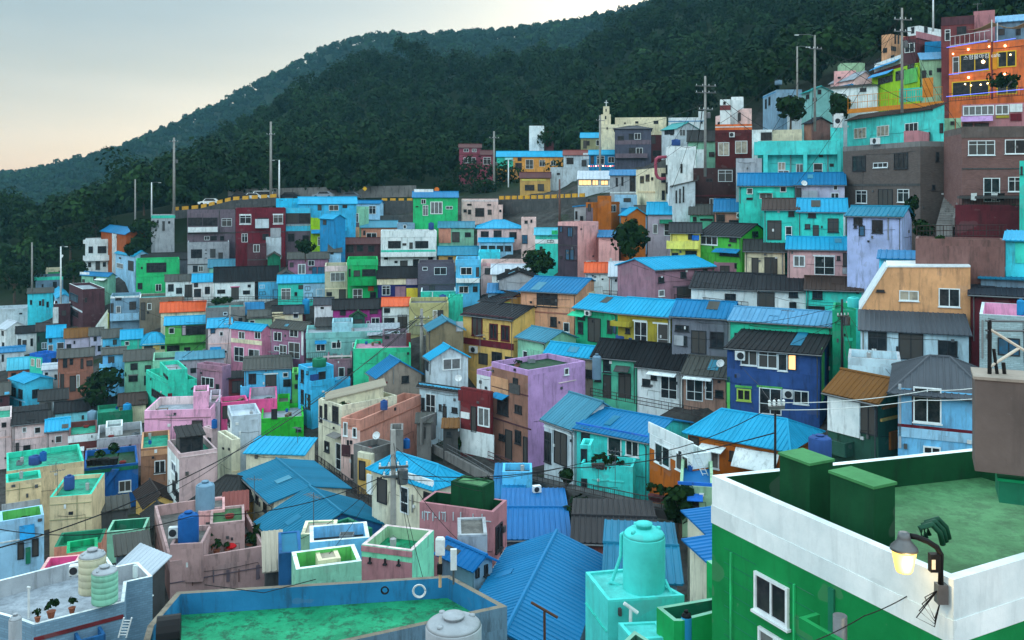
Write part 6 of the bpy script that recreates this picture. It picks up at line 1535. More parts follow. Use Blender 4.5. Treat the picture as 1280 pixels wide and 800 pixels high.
fa = np.stack([idx[:-1, :-1], idx[:-1, 1:], idx[1:, 1:], idx[1:, :-1]], -1).reshape(-1, 4)
me.vertices.add(len(co)); me.vertices.foreach_set("co", co.ravel())
me.loops.add(fa.size); me.loops.foreach_set("vertex_index", fa.ravel().astype(np.int32))
me.polygons.add(len(fa)); me.polygons.foreach_set("loop_start", np.arange(0, fa.size, 4, dtype=np.int32))
me.update(calc_edges=True)
me.polygons.foreach_set("use_smooth", [True] * len(fa))
m, nt_, b_ = newmat("village_ground")
v_ = coords(nt_)
n1 = noise(nt_, v_, .12, 6, .7); n2 = noise(nt_, v_, .9, 5, .7)
earth = mix(nt_, ramp(nt_, n2, [(.35, 0.), (.7, 1.)]), (.028, .027, .026), (.075, .072, .068))
geo = nt_.nodes.new("ShaderNodeNewGeometry"); sx_ = nt_.nodes.new("ShaderNodeSeparateXYZ"); nt_.links.new(geo.outputs["Position"], sx_.inputs[0])
farm = N(nt_, "ShaderNodeMapRange"); farm.inputs[1].default_value = 172; farm.inputs[2].default_value = 186; nt_.links.new(sx_.outputs[1], farm.inputs[0])
gm = N(nt_, "ShaderNodeMath", operation='MAXIMUM'); nt_.links.new(ramp(nt_, n1, [(.56, 0.), (.64, 1.)]), gm.inputs[0]); nt_.links.new(farm.outputs[0], gm.inputs[1])
nt_.links.new(mix(nt_, gm.outputs[0], earth, (.018, .030, .014)), b_.inputs["Base Color"]); b_.inputs["Roughness"].default_value = .95; b_.inputs["Specular IOR Level"].default_value = .04
me.materials.append(m)
g_ = bpy.data.objects.new("ground", me); COL.objects.link(g_); tag(g_, "hillside ground rising from the village bowl to the wooded hills", None, None, 'structure')

def leafmat(name, a, b):
    m, nt, bs = newmat(name)
    geo = nt.nodes.new("ShaderNodeNewGeometry")
    at = N(nt, "ShaderNodeAttribute", attribute_name="tint")
    f = N(nt, "ShaderNodeMath", operation='MULTIPLY_ADD'); nt.links.new(geo.outputs["Random Per Island"], f.inputs[0]); f.inputs[1].default_value = .35; 
    sc = N(nt, "ShaderNodeMath", operation='MULTIPLY'); nt.links.new(at.outputs["Fac"], sc.inputs[0]); sc.inputs[1].default_value = .65
    nt.links.new(sc.outputs[0], f.inputs[2])
    r = nt.nodes.new("ShaderNodeValToRGB"); nt.links.new(f.outputs[0], r.inputs[0])
    e2 = r.color_ramp.elements.new(.68); e2.color = (*[x * .62 for x in b], 1)
    r.color_ramp.elements[0].color = (*a, 1); r.color_ramp.elements[2].color = (*[x * 1.7 for x in b], 1)
    nt.links.new(r.outputs[0], bs.inputs["Base Color"])
    bs.inputs["Roughness"].default_value = .7; bs.inputs["Specular IOR Level"].default_value = .02
    return m
M_LEAF = leafmat("wood_leaves", (.003, .013, .0055), (.020, .052, .015))
def crowns(name, cen, rad, hgt, nleaf, size, mat, seed=1, lobes=6, full=False):
    """many leafy crowns in one mesh: every crown is a handful of lobes carrying leaf clumps"""
    g = np.random.default_rng(seed)
    n = len(cen)
    lo = g.normal(size=(n, lobes, 3)); lo /= np.linalg.norm(lo, axis=2, keepdims=True)
    if not full: lo[:, :, 2] = np.abs(lo[:, :, 2]) * 1.0 - .15
    lo *= g.uniform(.35, .75, size=(n, lobes, 1))
    lo[:, 0] = (0, 0, .35)
    lr = g.uniform(.34, .60, size=(n, lobes))
    pick = g.integers(0, lobes, size=(n, nleaf))
    d = g.normal(size=(n, nleaf, 3)); d /= np.linalg.norm(d, axis=2, keepdims=True)
    if not full: d[:, :, 2] = np.where(d[:, :, 2] < -.3, -d[:, :, 2], d[:, :, 2])
    c = np.take_along_axis(lo, pick[:, :, None].repeat(3, 2), 1) + d * (np.take_along_axis(lr, pick, 1) * g.uniform(.72, 1.06, size=(n, nleaf)))[:, :, None]
    sc_ = np.stack([rad, rad, hgt], -1)[:, None, :]
    c = c * sc_ + cen[:, None, :]
    nrm = d + g.normal(size=d.shape) * .24
    nrm /= np.linalg.norm(nrm, axis=2, keepdims=True)
    t = np.cross(nrm, g.normal(size=d.shape)); t /= np.linalg.norm(t, axis=2, keepdims=True)
    bt = np.cross(nrm, t)
    sz = (size[:, None] * g.uniform(.6, 1.35, size=(n, nleaf)))[:, :, None]
    k = [(-.55, -.40), (.55, -.45), (.45, .5), (-.40, .55)]
    q = np.stack([c + t * sz * a + bt * sz * b + nrm * sz * g.uniform(-.18, .18, size=(n, nleaf, 1)) for a, b in k], 2).reshape(-1, 3)
    nq = n * nleaf
    me = bpy.data.meshes.new(name)
    me.vertices.add(len(q)); me.vertices.foreach_set("co", q.astype(np.float32).ravel())
    me.loops.add(nq * 4); me.loops.foreach_set("vertex_index", np.arange(nq * 4, dtype=np.int32))
    me.polygons.add(nq); me.polygons.foreach_set("loop_start", np.arange(0, nq * 4, 4, dtype=np.int32))
    me.update(calc_edges=True)
    a = me.attributes.new("tint", 'FLOAT', 'POINT')
    sw = .5 + .25 * (np.sin(cen[:, 0] * .055 + 1.3 * np.sin(cen[:, 1] * .04)) + np.sin(cen[:, 1] * .09 + cen[:, 0] * .03))
    a.data.foreach_set("value", np.repeat(np.clip(.55 * sw + .45 * g.uniform(0, 1, n), 0, 1).astype(np.float32), nleaf * 4))
    me.materials.append(mat)
    o = bpy.data.objects.new(name, me); COL.objects.link(o)
    return o
# where the wood starts, along the picture
WX = [-800, 0, 60, 110, 160, 200, 300, 420, 540, 600, 700, 760, 860, 950, 1080, 1180, 1290, 2200]
WD = [186, 186, 186, 182, 182, 183, 186, 187, 188, 187, 196, 194, 160, 150, 146, 142, 136, 120]
def scatter(n, d0, d1, sp, seed):
    g = np.random.default_rng(seed)
    d = np.sqrt(g.uniform(d0 * d0, d1 * d1, n)); u = g.uniform(-.72, .78, n)
    xp = u * F + 640
    ok = d > np.interp(xp, WX, WD)
    d, u = d[ok], u[ok]
    X = np.stack([u * d, d], 1)
    cells, keep = {}, []
    for i, (x, y) in enumerate(X):
        k = (int(x // sp), int(y // sp))
        hit = False
        for a in (-1, 0, 1):
            for b in (-1, 0, 1):
                for q in cells.get((k[0] + a, k[1] + b), ()):
                    if (q[0] - x) ** 2 + (q[1] - y) ** 2 < sp * sp: hit = True
        if hit: continue
        cells.setdefault(k, []).append((x, y)); keep.append(i)
    X = X[keep]
    z = ground_z(X)
    return np.column_stack([X, z])
def in_sight(p, top):
    """drop what lies well behind a ridge; keeps a margin for other viewpoints"""
    u = np.clip(((p[:, 0] / p[:, 1]) + .9) / 1.8 * 180, 0, 179).astype(int)
    prof = (HY - co[:, 2] / co[:, 1] * F).reshape(nd, nu)
    run = np.minimum.accumulate(prof, 0)
    gi = np.clip(np.searchsorted(ds, p[:, 1]) - 1, 0, nd - 1)
    ui = np.clip(np.searchsorted(us, p[:, 0] / p[:, 1]), 0, nu - 1)
    y = HY - (p[:, 2] + top) / p[:, 1] * F
    return y < run[gi, ui] + 22
A = scatter(26000, 130, 420, 4.6, 3)
A = A[in_sight(A, 8)]
_ft = np.array([(c.x + r.x / 2, c.y + r.y / 2, r.length / 2) for c, r, l, z in FOOT if c.y > 130])
_d = A[:, None, :2] - _ft[None, :, :2]
A = A[~((np.abs(_d[:, :, 0]) < _ft[None, :, 2] + 3.5) & (_d[:, :, 1] < 4) & (_d[:, :, 1] > -24)).any(1)]
rad = np.clip(rng.lognormal(1.26, .40, len(A)), 1.7, 6.0); hg = rng.uniform(1.0, 1.75, len(A)) * rad ** .8 * 1.35
cen = A + np.column_stack([0 * rad, 0 * rad, hg * .62])
fo = crowns("wood", cen, rad, hg, 360, rng.uniform(.5, .78, len(A)), M_LEAF, 5)
tag(fo, "dense dark green wood covering the near hill behind the village", 'wood', None, 'stuff')
B = scatter(26000, 420, 960, 8.5, 4)
B = B[in_sight(B, 10)]
rad = rng.uniform(4.2, 7.5, len(B)); hg = rng.uniform(4.5, 7.5, len(B))
fo2 = crowns("far_wood", B + np.column_stack([0 * rad, 0 * rad, hg * .6]), rad, hg, 170, rng.uniform(1.2, 1.9, len(B)), M_LEAF, 6)
tag(fo2, "hazy blue green wood on the distant ridge at the left", 'wood', None, 'stuff')
print("trees", len(A), len(B), "ground pts", len(pts))

# single trees among the houses
def tree(label, x, yb, D, hgt_m, r_m, seed=1, n=420, leaf=.5, name='tree', cat='tree'):
    Bp = P(x, yb, D)
    root = empty(name, Bp, 0); tag(root, label, cat)
    g = random.Random(seed)
    mb = MB(); t = hgt_m * .55
    mb.tube([(0, 0, -1.2), (g.uniform(-.1, .1), 0, t * .5), (g.uniform(-.2, .2), g.uniform(-.2, .2), t)], [.075 * hgt_m ** .7, .06 * hgt_m ** .7, .03 * hgt_m ** .7], 8)
    for k in range(5):
        a = 6.28 * k / 5 + g.uniform(-.4, .4)
        mb.tube([(0, 0, t * .55), (math.cos(a) * r_m * .35, math.sin(a) * r_m * .35, t * .95), (math.cos(a) * r_m * .65, math.sin(a) * r_m * .65, hgt_m * .72)], [.022 * hgt_m ** .7, .015 * hgt_m ** .7, .006], 6)
    mb.build('trunk', plain("bark", (74, 62, 52), .9), root)
    c = crowns('crown', np.array([[0, 0, hgt_m * .52]]), np.array([r_m * 1.05]), np.array([hgt_m * .52]), int(n * 1.5), np.array([leaf * .72]), M_LEAF, seed, 13, True)
    c.parent = root
    return root
TREES = [("dark tree on the bare slope left of the white two-storey house", 88, 318, 186, 6, 3.6, 61),
 ("dark tree below the rust orange house on the left slope", 172, 322, 170, 4, 2.4, 62),
 ("dark tree at the left edge above the long white building", 18, 372, 178, 7, 4.6, 63),
 ("low dark tree between the grey blue flat house and the left edge", 36, 356, 182, 5, 3.6, 64),
 ("dark tree right of the grey blue flat house behind the cream hut", 92, 352, 172, 4.2, 2.6, 65),
 ("dark tree behind the weathered house at the end of the road wall", 180, 262, 184, 6, 3.6, 66),
 ("low dark tree on the verge above the bright green far house", 560, 250, 190, 5, 4.2, 67),
 ("low dark tree on the verge left of the dark wood pole", 606, 254, 184, 5, 3.6, 68),
 ("dark bushy shrub tree beside the blue stepped house at left", 130, 503, 112, 4.2, 2.9, 31),
 ("round dark tree right of the rust orange house at left", 182, 304, 172, 5.0, 2.5, 32),
 ("round leafy tree in front of the white house under the wood", 1046, 150, 108.5, 3.2, 1.55, 33),
 ("tree with a full crown left of the yellow balcony house", 788, 325, 102, 4.6, 2.2, 34),
 ("dark tree beside the amber house above the road", 590, 250, 190, 9, 5.2, 35),
 ("dark tree in front of the thatched terrace house by the road", 632, 245, 192, 8, 4.5, 36),
 ("dark tree behind the parked cars at the bend of the road", 705, 243, 188, 7, 4.2, 37),
 ("dark tree in front of the red brick house in the wood", 682, 186, 205, 5, 3.0, 38),
 ("dark tree at the far left edge behind the grey blue flat house", 55, 352, 200, 9, 6, 39),
 ("second dark tree at the far left, nearer the slope house", 95, 330, 205, 10, 6, 40),
 ("dark tree filling the gap left of the rust orange house", 120, 300, 190, 7, 4.5, 41),
 ("shaggy dark tree by the lavender roof and iron rail at the centre", 672, 345, 112, 3.4, 2.0, 42),
 ("dark shrub at the foot of the two-storey cyan banded house", 382, 318, 141, 2.4, 1.5, 43),
 ("dark tree beside the bluish white block under the wood", 988, 155, 112, 3.9, 1.9, 46),
 ("low shrub among the steps right of the taupe brick building", 1152, 296, 70, 1.2, .9, 48),
 ("tall green plant on the rooftop garden of the stained pinkish house", 325, 690, 57.6, 1.6, .55, 49),
 ("dark green shrub below the alley railing in the gully", 768, 664, 52, 1.5, 1.2, 51),
 ("second dark shrub in the gully below the railing, further left", 728, 655, 54, 1.4, 1.1, 52),
 ("bush growing at the right end of the gully near the blue hood window", 850, 655, 50, 2.2, .9, 53)]
def bush(label, x, y, D, rx, hz_, seed, n=260):
    o = crowns('shrub', np.array([[0, 0, 0]]), np.array([rx]), np.array([hz_]), n, np.array([.22 + .06 * rx]), M_LEAF, seed, 9, True)
    o.location = P(x, y, D); tag(o, label, 'shrub')
bush("dark hedge mass hanging below the right cafe window", 1254, 99, 101.5, 1.9, .95, 45)
bush("round potted shrub at the left end of the walkway railing", 709, 594, 59.5, .5, .55, 50)
bush("blue green plant tufts at the foot of the taupe brick building", 1141, 262, 84, .8, 1.3, 47)
bush("dark shrub hanging over the railing above the orange roof", 277, 377, 129, 1.7, .7, 44)
for lab, x, y, D, hm, rm, sd in TREES:
    tree(lab, x, y, D, hm, rm, sd, n=420 if D > 90 else 260, leaf=.2 + .10 * hm if hm < 4 else .62)
# ---------------------------------------------------------------- street things and small things
def face_of(label):
    root, C, r, l, W, L, Hh, D = ANCH[label]
    t = math.atan2(r.y, r.x)
    return root, Face(C, t, (0, 0, 0), (1, 0, 0), (0, -1, 0)), Face(C, t, (0, 0, 0), (0, 1, 0), (-1, 0, 0)), D
def path_pts(pts):
    return [P(x, y, D) for x, y, D in pts]
def rail_thing(label, pts, hgt, name='railing', cat='railing', m=None, step=.9, bars=.16, deck=None, beam=0, posts=None):
    """a railing on its line of points; optionally the walkway slab that carries it"""
    q = path_pts(pts)
    root = empty(name, q[0], 0); tag(root, label, cat)
    q = [p - q[0] for p in q]
    m = m or M_RAIL
    mb = MB()
    for a in (1.0, .55, .08):
        mb.tube([p + Vector((0, 0, hgt * a)) for p in q], .03, 5)
    mb.build('rail', m, root)
    mb = MB(); pb = MB()
    for i in range(len(q) - 1):
        d = q[i + 1] - q[i]; ln = d.length; n = max(1, int(ln / bars))
        for k in range(n + (i == len(q) - 2)):
            p = q[i] + d * (k / n)
            w_ = .045 if k % max(1, int(step / bars)) == 0 else .016
            if w_ > .02: pb = MB()
            (pb if w_ > .02 else mb).box(p + Vector((-w_ / 2, -w_ / 2, 0)), p + Vector((w_ / 2, w_ / 2, hgt)))
            if w_ > .02: pb.build('post', m, root)
    if mb.v: mb.build('baluster', m, root)
    if deck:
        mb = MB()
        for i in range(len(q) - 1):
            a, b = q[i], q[i + 1]
            n = Vector((-(b - a).y, (b - a).x, 0)).normalized() * deck
            mb.hexa([a + Vector((0, -.12, -beam)), b + Vector((0, -.12, -beam)), b + n + Vector((0, 0, -beam)), a + n + Vector((0, 0, -beam))],
                    [a + Vector((0, -.12, -.01)), b + Vector((0, -.12, -.01)), b + n + Vector((0, 0, -.01)), a + n + Vector((0, 0, -.01))])
        mb.build('deck', wall('dconcrete', .8), root)
        for i, p in enumerate(q):
            mb = MB(); mb.box(p + Vector((-.15, .1, -beam - 5)), p + Vector((.15, .4, -beam - .01))); mb.build('pillar', wall('concrete', .8), root)
    return root
rail_thing("concrete walkway with an iron railing in front of the turquoise house", [(655, 596, 65), (665, 600, 62.5), (708, 611, 58), (756, 622, 55.3), (800, 632, 53), (849, 640, 50.8)], .62, name='walkway', cat='walkway', deck=.9, beam=.5)
rail_thing("iron railing in front of the mint and white black-roofed houses", [(738, 494, 78), (800, 506, 75.5), (878, 521, 70)], .62)
rail_thing("dark alley fence curving down between the big blue roofs and the cream houses", [(389, 577, 76), (412, 594, 72), (428, 607, 68), (455, 628, 63), (488, 644, 59), (512, 655, 56)], .9, name='fence', cat='fence', bars=.12)
rail_thing("dark railing along the white cottages above the orange roof", [(228, 378, 134), (300, 377, 133), (400, 378, 127)], .75, m=M_RAIL)
rail_thing("black railing in front of the hearts cottage and the mauve house", [(754, 372, 96), (830, 376, 92.5), (935, 388, 83)], .75)
rail_thing("maroon plank fence below the tan and purple building", [(610, 575, 73), (642, 588, 70.5), (664, 597, 68)], .7, m=plain("maroon_plank", (74, 46, 50), .8), bars=.2)
rail_thing("timber railing on the dark deck below the brown pink building", [(1146, 297, 66), (1200, 296, 65.5), (1258, 296, 65)], .85, m=plain("dark_timber", (54, 40, 38), .8), bars=.22)
rail_thing("steel guard rail along the concrete ramp below the far road", [(570, 268, 176), (640, 267, 168), (700, 262, 160)], .8, m=M_METAL, bars=.6)
rail_thing("orange timber deck railing above the aqua clapboard house", [(1060, 139, 106), (1100, 136, 103), (1178, 129, 96.5)], 1.75, name='timber_deck', cat='deck', m=plain("orange_timber", (190, 118, 40), .7), bars=.28, step=1.2)
def slab(label, a, b, hgt, thick, m, name, cat, extra=None):
    A, B = P(*a), P(*b); root = empty(name, A, 0); tag(root, label, cat); d = B - A; n = Vector((-d.y, d.x, 0)).normalized() * thick
    mb = MB(); z = Vector((0, 0, hgt)); o = Vector((0, 0, 0))
    mb.hexa([o, d, d + n, n], [o + z, d + z, d + n + z, n + z]); mb.build('body', m, root)
    return root, d, n
slab("orange beam board carrying the orange deck railing", (1059, 142, 106), (1179, 132, 96.3), .5, .12, plain("orange_timber", (190, 118, 40), .7), 'deck_beam', 'beam')
slab("tall orange board panel standing on the orange deck", (1153, 122, 98.8), (1166, 121, 97.8), 2.1, .08, plain("orange_timber", (190, 118, 40), .7), 'board', 'board')
slab("turquoise mural panel behind the orange deck railing", (1124, 128, 101.5), (1154, 126, 99), 1.5, .06, wall('tealgreen', .4), 'mural_panel', 'mural')
slab("concrete ramp wall rising to the far road right of the pink flat house", (624, 277, 166), (735, 275, 149.5), 3.5, .4, wall('dconcrete', .8), 'retaining_wall', 'wall')
slab("long grey retaining wall under the green and pink flat houses", (475, 281, 168), (652, 279, 166), 1.7, .4, wall('dconcrete', .8), 'retaining_wall', 'wall')
slab("grey retaining wall between the light blue roof and the bright green house", (470, 270, 176), (520, 269, 176), 2.6, .4, wall('dconcrete', .8), 'retaining_wall', 'wall')
slab("pale stone slope wall at the foot of the wood left of the bright green house", (285, 251, 189), (520, 246, 190), 2.4, .5, wall('concrete', .9), 'retaining_wall', 'wall')
def crenel(label, pts, hgt):
    q = path_pts(pts); root = empty('road_wall', q[0], 0); tag(root, label, 'road wall'); q = [p - q[0] for p in q]
    mb = MB(); bb = MB(); m = plain("yellow_road_paint", (196, 146, 50), .8); mc = wall('dconcrete', .8)
    for a, b in zip(q[:-1], q[1:]):
        d = b - a; n = Vector((-d.y, d.x, 0)).normalized() * .3; z = Vector((0, 0, hgt * .45))
        mb.hexa([a - z * 2, b - z * 2, b + n - z * 2, a + n - z * 2], [a + z, b + z, b + n + z, a + n + z])
        k = max(1, int(d.length / 1.6))
        for i in range(k):
            s0, s1 = a + d * ((i + .12) / k), a + d * ((i + .74) / k); z1 = Vector((0, 0, hgt)); e = Vector((0, 0, hgt * .452))
            bb.hexa([s0 + e, s1 + e, s1 + n + e, s0 + n + e], [s0 + z1, s1 + z1, s1 + n + z1, s0 + n + z1])
    mb.build('base', mc, root); bb.build('block', m, root)
crenel("yellow battlement wall climbing along the far road at left", [(214, 267, 183), (250, 264, 182), (290, 254, 180), (348, 250, 179)], 1.25)
crenel("yellow battlement wall along the road right of the pink flat house", [(623, 253, 166.5), (680, 252, 158.5), (732, 250, 150.5)], 1.15)
crenel("low ochre parapet with small figures between the blue and green roofs", [(476, 253, 178), (518, 253, 178)], .8)
def car(label, x, yb, D, c, rz=0, van=0):
    B = P(x, yb, D); root = empty('parked_car', B, rz); tag(root, label, 'car', 'cars parked along the far road')
    ln, wd = (4.3, 1.7)
    pr = [(-2.1, .3), (-2.15, .75), (-1.2, .92), (-.7, 1.42), (1.0, 1.45), (1.65, .98), (2.1, .9), (2.15, .35)] if not van else [(-2.1, .3), (-2.15, .95), (-1.75, 1.1), (-1.3, 1.85), (2.1, 1.9), (2.15, .35)]
    mb = MB(); mb.hexa([(a, -wd / 2, b) for a, b in pr], [(a, wd / 2, b) for a, b in pr]); mb.build('body', plain("car_paint_" + c, dict(white=(210, 215, 220), dark=(34, 40, 48), silver=(130, 138, 146), grey=(84, 92, 100))[c], .3), root)
    mb = MB(); w0, w1 = ((-.6, .95) if not van else (-1.2, 2.0)); zt = 1.38 if not van else 1.75
    for s in (-1, 1):
        if s == 1: mb.build('side_window', glass('dark'), root); mb = MB()
        mb.hexa([(w0 - .35, s * (wd / 2 + .004), .95), (w1 + .45, s * (wd / 2 + .004), .97), (w1, s * (wd / 2 + .004), zt), (w0, s * (wd / 2 + .004), zt)], [(w0 - .35, s * (wd / 2 + .02), .95), (w1 + .45, s * (wd / 2 + .02), .97), (w1, s * (wd / 2 + .02), zt), (w0, s * (wd / 2 + .02), zt)])
    mb.build('side_window', glass('dark'), root)
    for sx in (-1.35, 1.35):
        for sy in (-1, 1):
            mb = MB(); ring = [(sx + .32 * math.cos(k * .5236), sy * (wd / 2 - .12), .32 + .32 * math.sin(k * .5236)) for k in range(12)]
            mb.hexa(ring, [(a, sy * (wd / 2 + .03), b) for a, _, b in ring]); mb.build('wheel', M_WIRE, root)
for a in [("white car parked behind the yellow wall at far left of the road", 262, 257, 184, 'white', .1), ("dark car on the far road left of the white van", 299, 250, 184, 'dark', .08), ("small white car squeezed between dark car and white van", 315, 250, 184.5, 'white', .1), ("white van parked on the far road beside the slim mast", 327, 250, 185, 'white', .05, 1),
          ("dark car half hidden by the long cyan house roof", 361, 249, 185, 'dark', 0), ("silver car at the middle of the long cyan house roof", 404, 248, 185, 'silver', 0), ("grey car at the right end of the long cyan house roof", 437, 249, 184, 'grey', 0),
          ("dark car in front of the thatched terrace house", 655, 250, 184, 'dark', .1), ("white saloon car behind the yellow wall right of the slim lamp", 680, 250, 181, 'white', .05), ("white pickup van at the bend of the road", 717, 249, 175, 'white', -.2, 1)]: car(*a)
# church tower and cross
T(720, 110)
h("stepped cream church tower carrying a white cross", 157,157,217,165,290,'f','cream',D=182,L=2.5,cat='church tower',name='church_tower',w="k 180 175 10 20",ph=.05)
h("slim cream belfry on top of the church tower", 170,170,208,115,170,'f','cream',D=182.5,L=1.6,cat='church tower',name='church_belfry',w="k 184 130 8 18",ph=.05)
A = P(*px(189, 115), 183); root = empty('church_cross', A, 0); tag(root, "white cross on the church belfry", 'cross')
mb = MB(); mb.box((-.07, -.07, 0), (.07, .07, 1.25)); mb.build('upright', M_AC, root)
mb = MB(); mb.box((-.38, -.065, .72), (-.071, .065, .86)); mb.box((.071, -.065, .72), (.38, .065, .86)); mb.build('crossbar', M_AC, root)
q = [P(*px(a, b), 116.5) for a, b in ((566, 430), (515, 434), (500, 445), (497, 480), (500, 535), (512, 560), (532, 568), (562, 565))]
mb = MB(); mb.tube([p - q[0] for p in q], .21, 10); o = mb.build('wall_pipe', plain("pink_pipe", (150, 66, 84), .5), loc=q[0], smooth=True); tag(o, "thick pink pipe curling down the corner of the tall cream building", 'pipe')
# cafe lights, railings, awnings, window lettering
T(1060, 0)
root, fR, fL, D = face_of("coral red cafe with yellow-framed windows and strings of blue lights")
def on(f, x, y, d):
    a = f.hit(*px(x, y)); return f.wO + f.wa * a[0] + Vector((0, 0, a[1])) + f.wn * d
blue = emit("blue_light_strip", (.16, .22, 1.0), .6)
for lab, pts_ in (("blue light strip along the upper cafe parapet", ((632, 303), (885, 262))), ("short blue light strip right of the upper cafe pillar", ((912, 262), (1050, 240))), ("violet light strip below the upper cafe window", ((632, 467), (880, 432))), ("long blue light strip along the lower cafe railing", ((630, 608), (1110, 562)))):
    q = [on(fL, x, y, 1.0 if 'long' in lab else .12) for x, y in pts_]
    mb = MB(); mb.tube([p - q[0] for p in q], .045, 6); o = mb.build('light_strip', blue, loc=q[0]); tag(o, lab, 'light strip')
wm_ = emit("warm_lamp_glow", (1.0, .68, .32), 5.0)
for i, (x, y, s_) in enumerate(((755, 310, .13), (985, 288, .13), (757, 485, .13), (735, 527, .09), (772, 535, .09), (832, 530, .09), (876, 522, .09), (848, 387, .20), (1018, 343, .10), (982, 464, .12), (660, 338, .1), (885, 292, .1))):
    p = on(fL, x, y, .22)
    mb = MB(); mb.lathe([(.2 * s_, -s_), (.8 * s_, -.6 * s_), (s_, 0), (.8 * s_, .6 * s_), (.2 * s_, s_)], (0, 0, 0), 10); o = mb.build('cafe_lamp', wm_, loc=p)
    tag(o, ["warm lamp over the upper left cafe window", "warm lamp over the upper right cafe window", "warm lamp under the middle cafe ledge", "leftmost of the lower window lamps in the cafe", "second of the lower window lamps in the cafe", "third of the lower window lamps in the cafe", "rightmost of the lower window lamps in the cafe", "large warm lamp inside the upper cafe window", "small lamp inside the right cafe window", "lamp among the dark hedge of the cafe", "lamp at the left corner of the upper cafe storey", "lamp at the pillar top of the upper cafe storey"][i], 'lamp', 'warm lamps of the cafe')
cu = bpy.data.curves.new("window_lettering", 'FONT'); cu.body = "스형물마킹 cafe"; cu.size = .62; cu.extrude = .004
_t = bpy.data.objects.new("window_lettering", cu); COL.objects.link(_t)
_m = bpy.data.meshes.new_from_object(_t.evaluated_get(bpy.context.evaluated_depsgraph_get()))
bpy.data.objects.remove(_t); bpy.data.curves.remove(cu)
_m.materials.clear(); _m.materials.append(plain("white_lettering", (225, 230, 232), .5))
o = bpy.data.objects.new("window_lettering", _m); COL.objects.link(o); o.parent = root
_p = fL.hit(*px(722, 374)); _l = fL.pt(_p[0], _p[1], .12)
o.location = _l; o.rotation_euler = (R(90), 0, -R(90))
_h = [on(fL, x, y, .9) for x, y in ((636, 640), (880, 620), (1110, 600))]
def rail_world(label, q, hgt, m, name='railing', bars=.3):
    root = empty(name, q[0], 0); tag(root, label, 'railing'); q = [p - q[0] for p in q]
    mb = MB()
    for a in (1.0, .06): mb.tube([p + Vector((0, 0, hgt * a)) for p in q], .035, 5)
    for a, b in zip(q[:-1], q[1:]):
        n = max(1, int((b - a).length / bars))
        for k in range(n):
            p = a + (b - a) * k / n; mb.box(p + Vector((-.015, -.015, 0)), p + Vector((.015, .015, hgt)))
    mb.build('bars', m, root)
rail_world("dark railing along the lower cafe balcony", _h, .95, M_RAIL)
rail_world("white railing around the cafe roof terrace", [on(fL, x, y, .05) for x, y in ((640, 290), (885, 252))], 1.15, M_AC, bars=.5)
for lab, (x0, y0, x1, y1, x2, y2) in (("tan shade cloth over the cafe roof terrace", (668, 172, 890, 132, 0, 0)), ("second tan shade cloth at the right end of the cafe terrace", (925, 150, 1110, 128, 0, 0))):
    a, b = on(fL, x0, y0, -.6), on(fL, x1, y1, -.6); back = -fL.wn * 3.0
    rt = empty('shade_cloth', a, 0); tag(rt, lab, 'awning'); mb = MB(); d = b - a
    pts_ = [(k / 6, j / 4) for k in range(7) for j in range(5)]
    Zs = lambda u, v: Vector((0, 0, -.55 * math.sin(math.pi * u) * (1 - .5 * v)))
    for k in range(6):
        for j in range(4):
            c4 = [d * uu + back * vv + Zs(uu, vv) for uu, vv in ((k / 6, j / 4), ((k + 1) / 6, j / 4), ((k + 1) / 6, (j + 1) / 4), (k / 6, (j + 1) / 4))]
            mb.hexa(c4, [p + Vector((0, 0, .03)) for p in c4])
    mb.build('cloth', plain("tan_canvas", (170, 138, 100), .9), rt)
    for p in (Vector((0, 0, 0)), d):
        mb = MB(); mb.tube([p + Vector((0, 0, -2.4)), p + Vector((0, 0, .25))], .06, 6); mb.build('post', M_AC, rt)
# red festoon lights by the white awning shop
rt = empty('festoon_lights', P(736, 208, 171), 0); tag(rt, "row of red and white festoon lights on the low white terrace", 'festoon')
rd = emit("red_festoon", (1.0, .16, .12), 1.2)
for k in range(20):
    p = P(736 + 3.0 * k, 207.5 + .25 * math.sin(k), 171) - P(736, 208, 171)
    mb = MB(); mb.lathe([(.03, -.12), (.12, -.05), (.12, .05), (.03, .12)], p, 6); mb.build('bulb', rd if k % 3 else wm_, rt)
# foreground props
def panel_antenna():
    A = P(551, 716, 29.6); rt = empty('panel_antenna', A, 0); tag(rt, "grey antenna panel on a tan pole at the blue parapet corner", 'antenna')
    L_ = lambda x, y, d=29.6: P(x, y, d) - A
    mb = MB(); mb.tube([L_(550, 734), L_(550.5, 690)], .05, 8); mb.build('mast', plain("tan_mast", (180, 150, 116), .6), rt)
    mb = MB(); a, b = L_(544.5, 693), L_(556, 674); mb.box((a.x, -.1, a.z), (b.x, .08, b.z)); c = L_(550, 674); mb.hexa([(a.x, -.1, b.z + .002), (b.x, -.1, b.z + .002), (b.x, .08, b.z + .002), (a.x, .08, b.z + .002)], [(a.x + .05, -.06, b.z + .07), (b.x - .05, -.06, b.z + .07), (b.x - .05, .05, b.z + .07), (a.x + .05, .05, b.z + .07)]); mb.build('panel', M_AC, rt)
    mb = MB(); a, b = L_(546.5, 717), L_(553, 704); mb.box((a.x, -.09, a.z), (b.x, .09, b.z)); mb.build('black_box', M_WIRE, rt)
    A2 = P(567, 712, 29.2); r2 = empty('panel_antenna', A2, .1); tag(r2, "tall white antenna panel right of the grey one on the blue parapet", 'antenna')
    mb = MB(); mb.box((-.1, -.06, 0), (.1, .06, .66)); mb.build('panel', M_AC, r2); mb = MB(); mb.tube([(0, .07, -.5), (0, .07, .3)], .035, 6); mb.build('mast', M_METAL, r2)
panel_antenna()
tank("big pale grey tank lying low at the bottom edge before the blue parapet roof", 567, 846, 70, 76, 24.2, 'lgrey')
